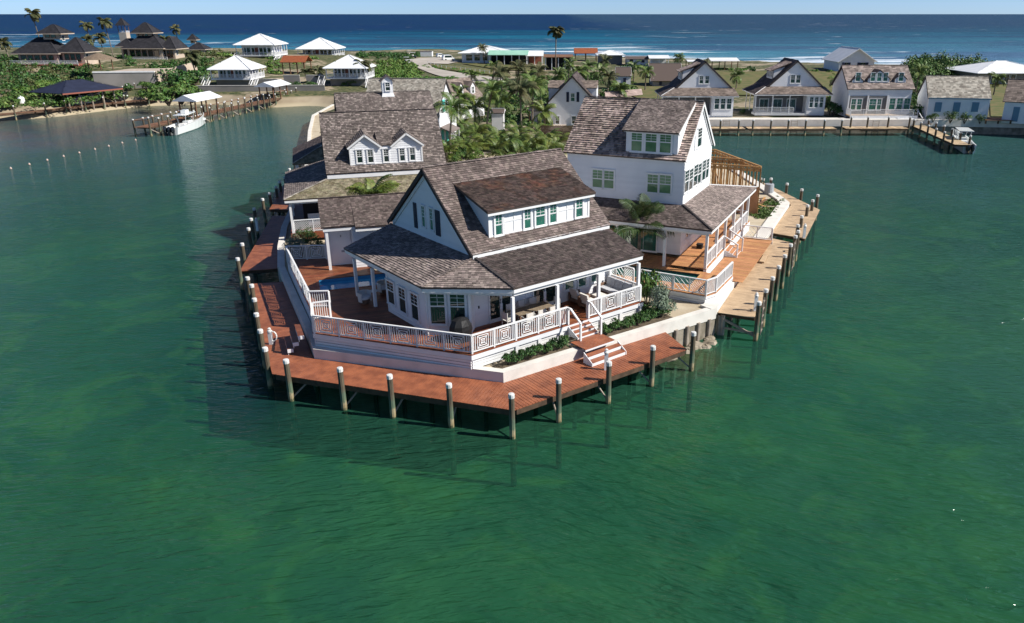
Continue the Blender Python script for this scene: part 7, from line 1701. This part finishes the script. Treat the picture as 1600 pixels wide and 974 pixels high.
def palm(label, x, y, z, h, fl, nf=16, kind='frond', lean=(0, 0), group=None, parts=True, droop=1.9, tr=.14, wind=0, name='palm_tree', stems=1, seed=0, wid=.045, up=0.0):
    rg = R_(int(abs(x) * 31 + abs(y) * 17) + seed); T = thing(name, label, 'palm', WORLD, (x, y, z), group); big = MB()
    for s in range(stems):
        ox = oy = 0; hh = h
        if stems > 1: t = rg.uniform(0, 6.28); ox, oy = .5 * math.cos(t) * rg.random(), .5 * math.sin(t) * rg.random(); hh = h * rg.uniform(.5, 1)
        lx, ly = (lean[0] + (ox * 1.0 if stems > 1 else 0)), (lean[1] + (oy * 1.0 if stems > 1 else 0)); pts = [(x + ox + lx * t ** 1.6, y + oy + ly * t ** 1.6, z - .3 + (hh + .3) * t) for t in (0, .25, .5, .75, 1)]
        MB().tube(pts, [tr * 1.5, tr * 1.05, tr * .9, tr * .85, tr * .9], 8).build('trunk', M_['trunk'], T)
        top = Vector(pts[-1]); n = nf if stems == 1 else max(5, nf // stems)
        for k in range(n):
            az = 6.283 * k / n * 2.4 + rg.uniform(-.3, .3); el = rg.uniform(-.75, .75) if k > n * .25 else rg.uniform(.5, 1.15)
            el += up
            if wind: az = az + wind * math.sin(az - math.pi) * .9
            L = fl * rg.uniform(.8, 1.1); me = frond_mesh(kind, rg.randrange(3), round(droop * .5, 2), wid=wid * .62)
            Mx = Matrix.Translation(top - Vector((x, y, z))) @ Matrix.Rotation(az, 4, 'Z') @ Matrix.Rotation(-el + .35, 4, 'Y') @ Matrix.Rotation(rg.uniform(-.5, .5), 4, 'X') @ Matrix.Scale(L, 4)
            if parts:
                o = bpy.data.objects.new('frond', me); COL.objects.link(o); o.parent = T; o.matrix_basis = Mx
            else: big.add([Mx @ v.co for v in me.vertices], [tuple(p.vertices) for p in me.polygons])
    if not parts:
        me = bpy.data.meshes.new('crown'); me.from_pydata(big.V, [], big.F); me.materials.append(M_[kind]); o = bpy.data.objects.new('crown', me); COL.objects.link(o); o.parent = T
    return T
# planting beds
SB = MB(); SB.prism([MF.w(-1.7, -1.1, 1.79), MF.w(2.9, -1.25, 1.79), MF.w(2.9, -.35, 1.79), MF.w(-1.7, -.35, 1.79)], (0, 0, -.1)); SB.build('planting_soil', M_['soil'], kind='structure')
SB = MB(); SB.prism([MF.w(5.2, -1.5, 1.79), MF.w(10.4, -1.7, 1.79), MF.w(10.4, .6, 1.79), MF.w(9.35, .6, 1.79), MF.w(9.35, -.35, 1.79), MF.w(5.2, -.35, 1.79)], (0, 0, -.1)); SB.build('planting_soil', M_['soil'], kind='structure')
for i in range(9):
    q = MF.w(-1.05 + i * .47, -.78 - .1 * (i % 2), 1.78); bush('low dark green clusia in the bed left of the front steps, %s from the left' % ordn[i], q.x, q.y, 1.78, .42, .62, 'leafD', 'low hedge left of the front steps', ls=.22, n=650)
for i in range(10):
    q = MF.w(5.55 + i * .48, -.85 - .12 * (i % 2) - .02 * i, 1.78); bush('low dark green clusia in the bed right of the front steps, %s from the steps' % ordn[i], q.x, q.y, 1.78, .44, .6, 'leafD', 'low hedge right of the front steps', ls=.22, n=650)
q = P(1040, 489, 1.8); bush('large silvery green shrub at the right end of the front planting bed', q.x - .3, q.y, 1.75, 1.15, 1.75, 'leafS', ls=.09, n=2600)
q = P(1012, 480, 1.8); bush('broad leaved sea grape behind the silvery shrub at the porch corner', q.x, q.y + .3, 1.75, .85, 2.1, 'leafM', ls=.2, n=700, cat='shrub')
for i, (a, b_) in enumerate([(10.0, 2.9), (10.1, 3.8), (10.2, 4.7), (10.3, 5.6)]):
    q = MF.w(a, b_, 1.75); bush('low green shrub in the gap between the two cottages, %s from the sofa' % ordn[i], q.x, q.y, 1.75, .55, 1.0, 'leafD', 'shrubs between the cottages', ls=.16, n=600)
q = P(1003, 430, 1.75); palm('leaning green palm between the front cottage and the tall white house', q.x - .1, q.y + 1.6, 1.75, 2.7, 2.9, 19, 'frondN', (0, 0), droop=1.7, tr=.13, wid=.034, up=.3)
for i, (px, py, k, r) in enumerate([(463, 387, 'leafS', .9), (480, 372, 'leafD', .9), (492, 386, 'leafD', .8), (470, 400, 'leafS', .6), (452, 395, 'leafS', .5)]):
    q = P(px, py + 6, 1.8); bush(('rounded %s shrub in the bed by the grey cottage lattice, ' % ('silvery' if k == 'leafS' else 'dark')) + ordn[i] + ' of five', q.x, q.y, 1.75, r, 1.2, k, 'shrubs by the lattice railing', ls=.1, n=1100)
q = LF_ = None
LFg = Fr(-21.09, 58.16, 72); q = LFg.w(6.0, -4.2, 1.75); palm('small yellow green palm rising behind the link building roof', q.x, q.y, 1.75, 4.1, 2.4, 16, 'frondY', droop=1.7, tr=.1)
# garden behind the cottages
gard = [(700, 246), (716, 236), (735, 240), (752, 228), (722, 216), (745, 212), (775, 222), (795, 232), (812, 226), (830, 236), (850, 226), (868, 232), (842, 214), (802, 212), (712, 200), (860, 244), (820, 246), (770, 242)]
for i, (px, py) in enumerate(gard):
    q = P(px, py + 6, 1.8); palm('bushy areca palm clump in the garden behind the cottages, %s from the left' % nth(sorted(g_[0] for g_ in gard).index(px) + 1), q.x, q.y, 1.75, 1.3, 2.3, 20, 'frondY' if i % 3 != 1 else 'frond', group='areca palm clumps in the garden', droop=1.9, stems=3, tr=.06, name='areca_palm', wid=.036)
for i in range(26):
    px = rg.uniform(695, 875); py = rg.uniform(206, 252); q = P(px, py + 5, 1.8); k = ('leafB', 'leafD', 'leafM')[i % 3]
    bush('%s shrub among the areca palms' % {'leafB': 'bright', 'leafD': 'dark', 'leafM': 'green'}[k] + ', %s of its colour' % nth(i // 3 + 1), q.x, q.y, 1.75, rg.uniform(.7, 1.2), rg.uniform(.9, 1.6), k, '%s shrubs among the areca palms' % {'leafB': 'bright', 'leafD': 'dark', 'leafM': 'green'}[k], ls=.15, n=700)
mids = [(703, 232, 168, 'frond'), (742, 208, 168, 'frondY'), (760, 212, 142, 'frond'), (785, 150, 112, 'frondD'), (808, 150, 108, 'frondD'), (815, 212, 140, 'frondD'), (832, 200, 132, 'frond'), (862, 186, 146, 'frond'), (846, 164, 112, 'frondD'), (826, 150, 120, 'frond'), (870, 150, 118, 'frond'), (931, 146, 112, 'frond'), (949, 152, 120, 'frondD'), (968, 163, 140, 'frond'), (942, 130, 96, 'frondD'), (888, 132, 100, 'frond'), (1061, 103, 91, 'frond'), (757, 100, 76, 'frondD'), (780, 178, 160, 'frond'), (852, 205, 176, 'frondY')]
for i, (px, pb, pc, k) in enumerate(mids):
    q = G(px, pb); zt = VZ(px, pc, q.x, q.y); dd = math.hypot(q.x, q.y)
    palm('coconut palm %s, %s from the left' % ('low among the garden shrubs' if pb > 190 else 'of the village', nth(sorted(m_[0] for m_ in mids).index(px) + 1)), q.x, q.y, q.z - .1, max(1.5, zt - q.z), 2.9 if dd < 200 else 2.6, 18, k, (rg.uniform(-1, 1), 0), 'coconut palms of the village', parts=dd < 130, droop=2.0, wid=.045)
q = G(868, 126); palm('single tall palm with a slender bare trunk in front of the sea', q.x, q.y, q.z, VZ(869, 50, q.x, q.y) - q.z, 2.7, 24, 'frondD', (.2, 0), parts=False, droop=2.3, tr=.16, wid=.08)
lp = [(70, 92, 22, 3.8, 'windblown palm towering over the left hillside villa'), (17, 100, 66, 3.2, 'small palm at the far left edge of the hill'), (148, 90, 40, 3.2, 'windblown palm between the hillside villas, left of the tall pair'), (178, 92, 34, 3.6, 'tallest palm between the hillside villas'), (146, 95, 62, 3.4, 'palm with a drooping crown beside the left hillside villa'), (166, 96, 58, 3.4, 'palm leaning between the hillside villas'),
      (283, 84, 45, 3.2, 'palm with a thin trunk against the sea right of the hillside villas'), (271, 110, 62, 2.8, 'palm in front of the right wing of the hillside villa'), (310, 130, 88, 3.2, 'palm left of the nearer white villa'), (575, 134, 103, 2.6, 'palm beside the stairs of the right white villa'), (488, 130, 115, 2.6, 'palm on the beach between the white villas'), (503, 134, 122, 2.2, 'small palm by the stairs left of the right white villa'), (505, 122, 112, 2.2, 'short palm below the orange gazebo')]
for px, pb, pc, fl, l in lp:
    q = G(px, pb); palm(l, q.x, q.y, q.z - .2, max(2, VZ(px, pc, q.x, q.y) - q.z), fl, 20, 'frondD', (-1.0, 0), 'palms on the left shore', parts=False, droop=2.3, tr=.18, wind=.8, wid=.08)
for i, (px, py, r, k) in enumerate([(350, 132, 1.9, 'leafM'), (378, 133, 1.9, 'leafD'), (443, 138, 2.2, 'leafD'), (425, 139, 2.0, 'leafD'), (462, 138, 2.0, 'leafD'), (485, 138, 2.0, 'leafD'), (545, 134, 2.0, 'leafM'), (263, 160, 4.2, 'leafM'), (283, 158, 4.4, 'leafM'), (300, 156, 3.6, 'leafM'), (268, 134, 4.6, 'leafD'), (300, 136, 5.0, 'leafD'), (320, 128, 2.6, 'leafS'), (30, 158, 2.6, 'leafM'), (55, 152, 3.4, 'leafB'), (82, 150, 3.0, 'leafM'), (8, 165, 2.4, 'leafM'), (70, 138, 2.6, 'leafB'), (230, 140, 2.5, 'leafM'), (200, 142, 2.0, 'leafD')]):
    q = G(px, py); bush(('%s shrub on the left shore, ' % {'leafM': 'mid green', 'leafD': 'dark green', 'leafS': 'silvery', 'leafB': 'bright green'}[k]) + '%s from the left' % nth(sorted([350, 378, 443, 425, 462, 485, 545, 263, 283, 300, 268, 300.5, 320, 30, 55, 82, 8, 70, 230, 200]).index(px if i != 11 else 300.5) + 1), q.x, q.y, q.z - .3, r, r * .85, k, 'shrubs on the left shore', ls=.17, n=900)
for i, (px, py, r) in enumerate([(1456, 188, 1.1), (1483, 189, 1.3), (1505, 190, 1.2), (1529, 190, 1.0)]):
    q = P(px, py + 1, 2.0); bush('young shrub against the white wall of the low shingle cottage, %s from the left' % ordn[i], q.x, q.y - .4, 1.9, r, r * 1.3, 'leafM', 'shrubs before the low shingle cottage', ls=.16, n=420)
for i, (px, py, r, k) in enumerate([(1299, 182, 2.2, 'leafD'), (1307, 176, 2.0, 'leafM'), (1298, 168, 2.0, 'leafD'), (1160, 178, .8, 'leafD'), (1312, 160, 1.8, 'leafD')]):
    q = G(px, py); bush('%s shrub between the far cottages, %s of five' % ('dark' if k == 'leafD' else 'mid green', ordn[i]), q.x, q.y, q.z - .2, r, r * 1.2, k, 'shrubs between the far cottages', ls=.16, n=700)
q = G(1303, 160); palm('palm squeezed between the screened porch cottage and the three dormer house', q.x, q.y, q.z, 4.2, 2.2, 14, 'frond', parts=False, droop=2.0, wid=.07)
for i, (px, pb, pc) in enumerate([(990, 128, 104), (1008, 142, 112), (906, 150, 112), (918, 138, 104), (1150, 140, 118), (1430, 150, 112), (1552, 150, 124), (772, 128, 104), (738, 150, 118), (720, 196, 150)]):
    q = G(px, pb); palm('small coconut palm among the far cottages, %s from the left of its kind' % nth(sorted([990, 1008, 906, 918, 1150, 1430, 1552, 772, 738, 720]).index(px) + 1), q.x, q.y, q.z - .1, max(2.2, VZ(px, pc, q.x, q.y) - q.z), 2.6, 16, 'frond', group='small palms among the far cottages', parts=False, droop=2.0, wid=.05)
# masses of scrub nobody could count
def scrub(label, polys, n, r, h, kind, ls=.5, leaves=90, name='scrub', seed=1, skip=()):
    rg = R_(seed); mb = MB(); c = 0; tries = 0
    areas = []
    for poly in polys:
        vs = [G(x, y) for x, y in poly]; vs = [(v.x, v.y) for v in vs]; areas.append((vs, abs(area2(vs))))
    tot = sum(a for _, a in areas)
    while c < n and tries < n * 30:
        tries += 1; t = rg.uniform(0, tot)
        for vs, a in areas:
            if t <= a: break
            t -= a
        x = rg.uniform(min(v[0] for v in vs), max(v[0] for v in vs)); y = rg.uniform(min(v[1] for v in vs), max(v[1] for v in vs))
        if not inside(x, y, vs): continue
        if any(x0 < x < x1 and y0 < y < y1 for x0, x1, y0, y1 in skip): continue
        rr = rg.uniform(*r); z = hgt(x, y); leaf_mb(mb, x, y, z + .1, rr, rr, rr * h * rg.uniform(.7, 1.2), leaves, ls, rg, 5, .7); c += 1
    me = bpy.data.meshes.new(name); me.from_pydata(mb.V, [], mb.F); me.materials.append(M_[kind]); o = bpy.data.objects.new(name, me); COL.objects.link(o); tagit(o, label, None, None, 'stuff'); return o
scrub('dark green scrub covering the left hillside', [[(0, 104), (60, 106), (150, 112), (150, 138), (60, 150), (0, 160)], [(200, 100), (330, 92), (330, 128), (250, 140), (205, 112)], [(150, 96), (205, 92), (205, 112), (150, 112)], [(0, 100), (150, 102), (150, 118), (0, 122)]], 430, (1.5, 2.9), .7, 'leafD', .55, 75, seed=3)
scrub('olive and light green scrub on the left hillside', [[(0, 110), (60, 115), (150, 125), (140, 150), (0, 172)], [(250, 92), (345, 80), (370, 95), (330, 120)], [(0, 92), (30, 92), (30, 104), (0, 104)]], 170, (1.2, 2.2), .65, 'leafO', .5, 75, seed=4)
scrub('bright green sea grape slope between and behind the white villas', [[(432, 93), (470, 93), (500, 104), (440, 108)], [(585, 96), (640, 96), (662, 118), (640, 126), (586, 124)], [(345, 92), (372, 92), (372, 100), (340, 104)], [(416, 98), (440, 98), (440, 118), (418, 118)]], 230, (1.2, 2.2), .6, 'leafB', .5, 80, seed=5)
scrub('green bushes fringing the left beach behind the dock walk', [[(0, 160), (100, 150), (250, 146), (252, 152), (180, 160), (60, 169), (0, 173)], [(225, 150), (330, 146), (330, 152), (240, 160)]], 60, (1.2, 2.3), .7, 'leafM', .45, 110, seed=14)
scrub('dark dune scrub along the sea side of the village', [[(300, 78), (372, 86), (372, 90), (300, 86)], [(560, 86), (655, 84), (655, 90), (560, 92)], [(975, 103), (1080, 108), (1080, 112), (975, 110)], [(1150, 107), (1180, 108), (1180, 112), (1150, 112)], [(590, 92), (640, 91), (640, 96), (590, 98)]], 200, (1.3, 2.2), .6, 'leafD', .55, 70, seed=6)
scrub('dark green scrub and hedges among the village palms', [[(776, 130), (858, 118), (900, 118), (985, 120), (1000, 150), (938, 160), (880, 190), (800, 200), (756, 190)]], 190, (1.0, 1.9), .7, 'leafM', .42, 80, seed=7)
scrub('dark shady scrub among the village palms', [[(766, 130), (985, 128), (940, 162), (876, 200), (800, 205), (756, 196)], [(600, 200), (700, 190), (710, 196), (700, 215)]], 130, (1.0, 1.8), .75, 'leafD', .42, 80, seed=8)
scrub('bright green hedges along the coral road', [[(662, 103), (700, 108), (790, 120), (785, 123), (720, 114), (664, 106)], [(590, 124), (712, 122), (716, 130), (640, 132), (590, 131)], [(1110, 108), (1300, 112), (1300, 114), (1110, 110)]], 170, (.7, 1.2), .5, 'grassg', .35, 60, seed=9)
scrub('big dark green sea grape thicket behind the low shingle cottage', [[(1418, 112), (1440, 104), (1545, 112), (1548, 128), (1440, 128), (1420, 124)], [(1418, 124), (1450, 124), (1446, 180), (1424, 180)]], 300, (1.8, 3.2), 1.35, 'leafM', .55, 110, seed=10)
scrub('dark undergrowth of the sea grape thicket', [[(1420, 116), (1545, 116), (1548, 128), (1424, 128)], [(1418, 130), (1450, 130), (1446, 186), (1424, 186)]], 130, (1.5, 2.6), 1.0, 'leafD', .55, 100, seed=11)
def ground_cover(label, pts, z, n, kind, ls, seed):
    rg = R_(seed); mb = MB(); vs = [(P(x, y, z).x, P(x, y, z).y) for x, y in pts]; c = 0
    while c < n:
        x = rg.uniform(min(v[0] for v in vs), max(v[0] for v in vs)); y = rg.uniform(min(v[1] for v in vs), max(v[1] for v in vs))
        if inside(x, y, vs) and mnoise.noise(Vector((x * .9, y * .9, 3))) > -.22: leaf_mb(mb, x, y, z, .28, .28, .22, 26, ls, rg, 3, .5); c += 1
    me = bpy.data.meshes.new('ground_cover'); me.from_pydata(mb.V, [], mb.F); me.materials.append(M_[kind]); o = bpy.data.objects.new('ground_cover', me); COL.objects.link(o); tagit(o, label, None, None, 'stuff')
ground_cover('green creeping vines on the bare plot beside the far pale dock', [(1172, 328), (1190, 318), (1216, 308), (1226, 314), (1204, 342), (1184, 342), (1168, 336)], 1.74, 190, 'leafM', .16, 21)
ground_cover('low green weeds and grass between the garden palms', [(692, 200), (870, 206), (880, 240), (840, 252), (700, 256)], 1.74, 420, 'leafO', .2, 22)
ground_cover('dark leafy edging beside the right planting bed', [(1000, 470), (1045, 478), (1050, 492), (1000, 498)], 1.76, 60, 'leafD', .14, 23)
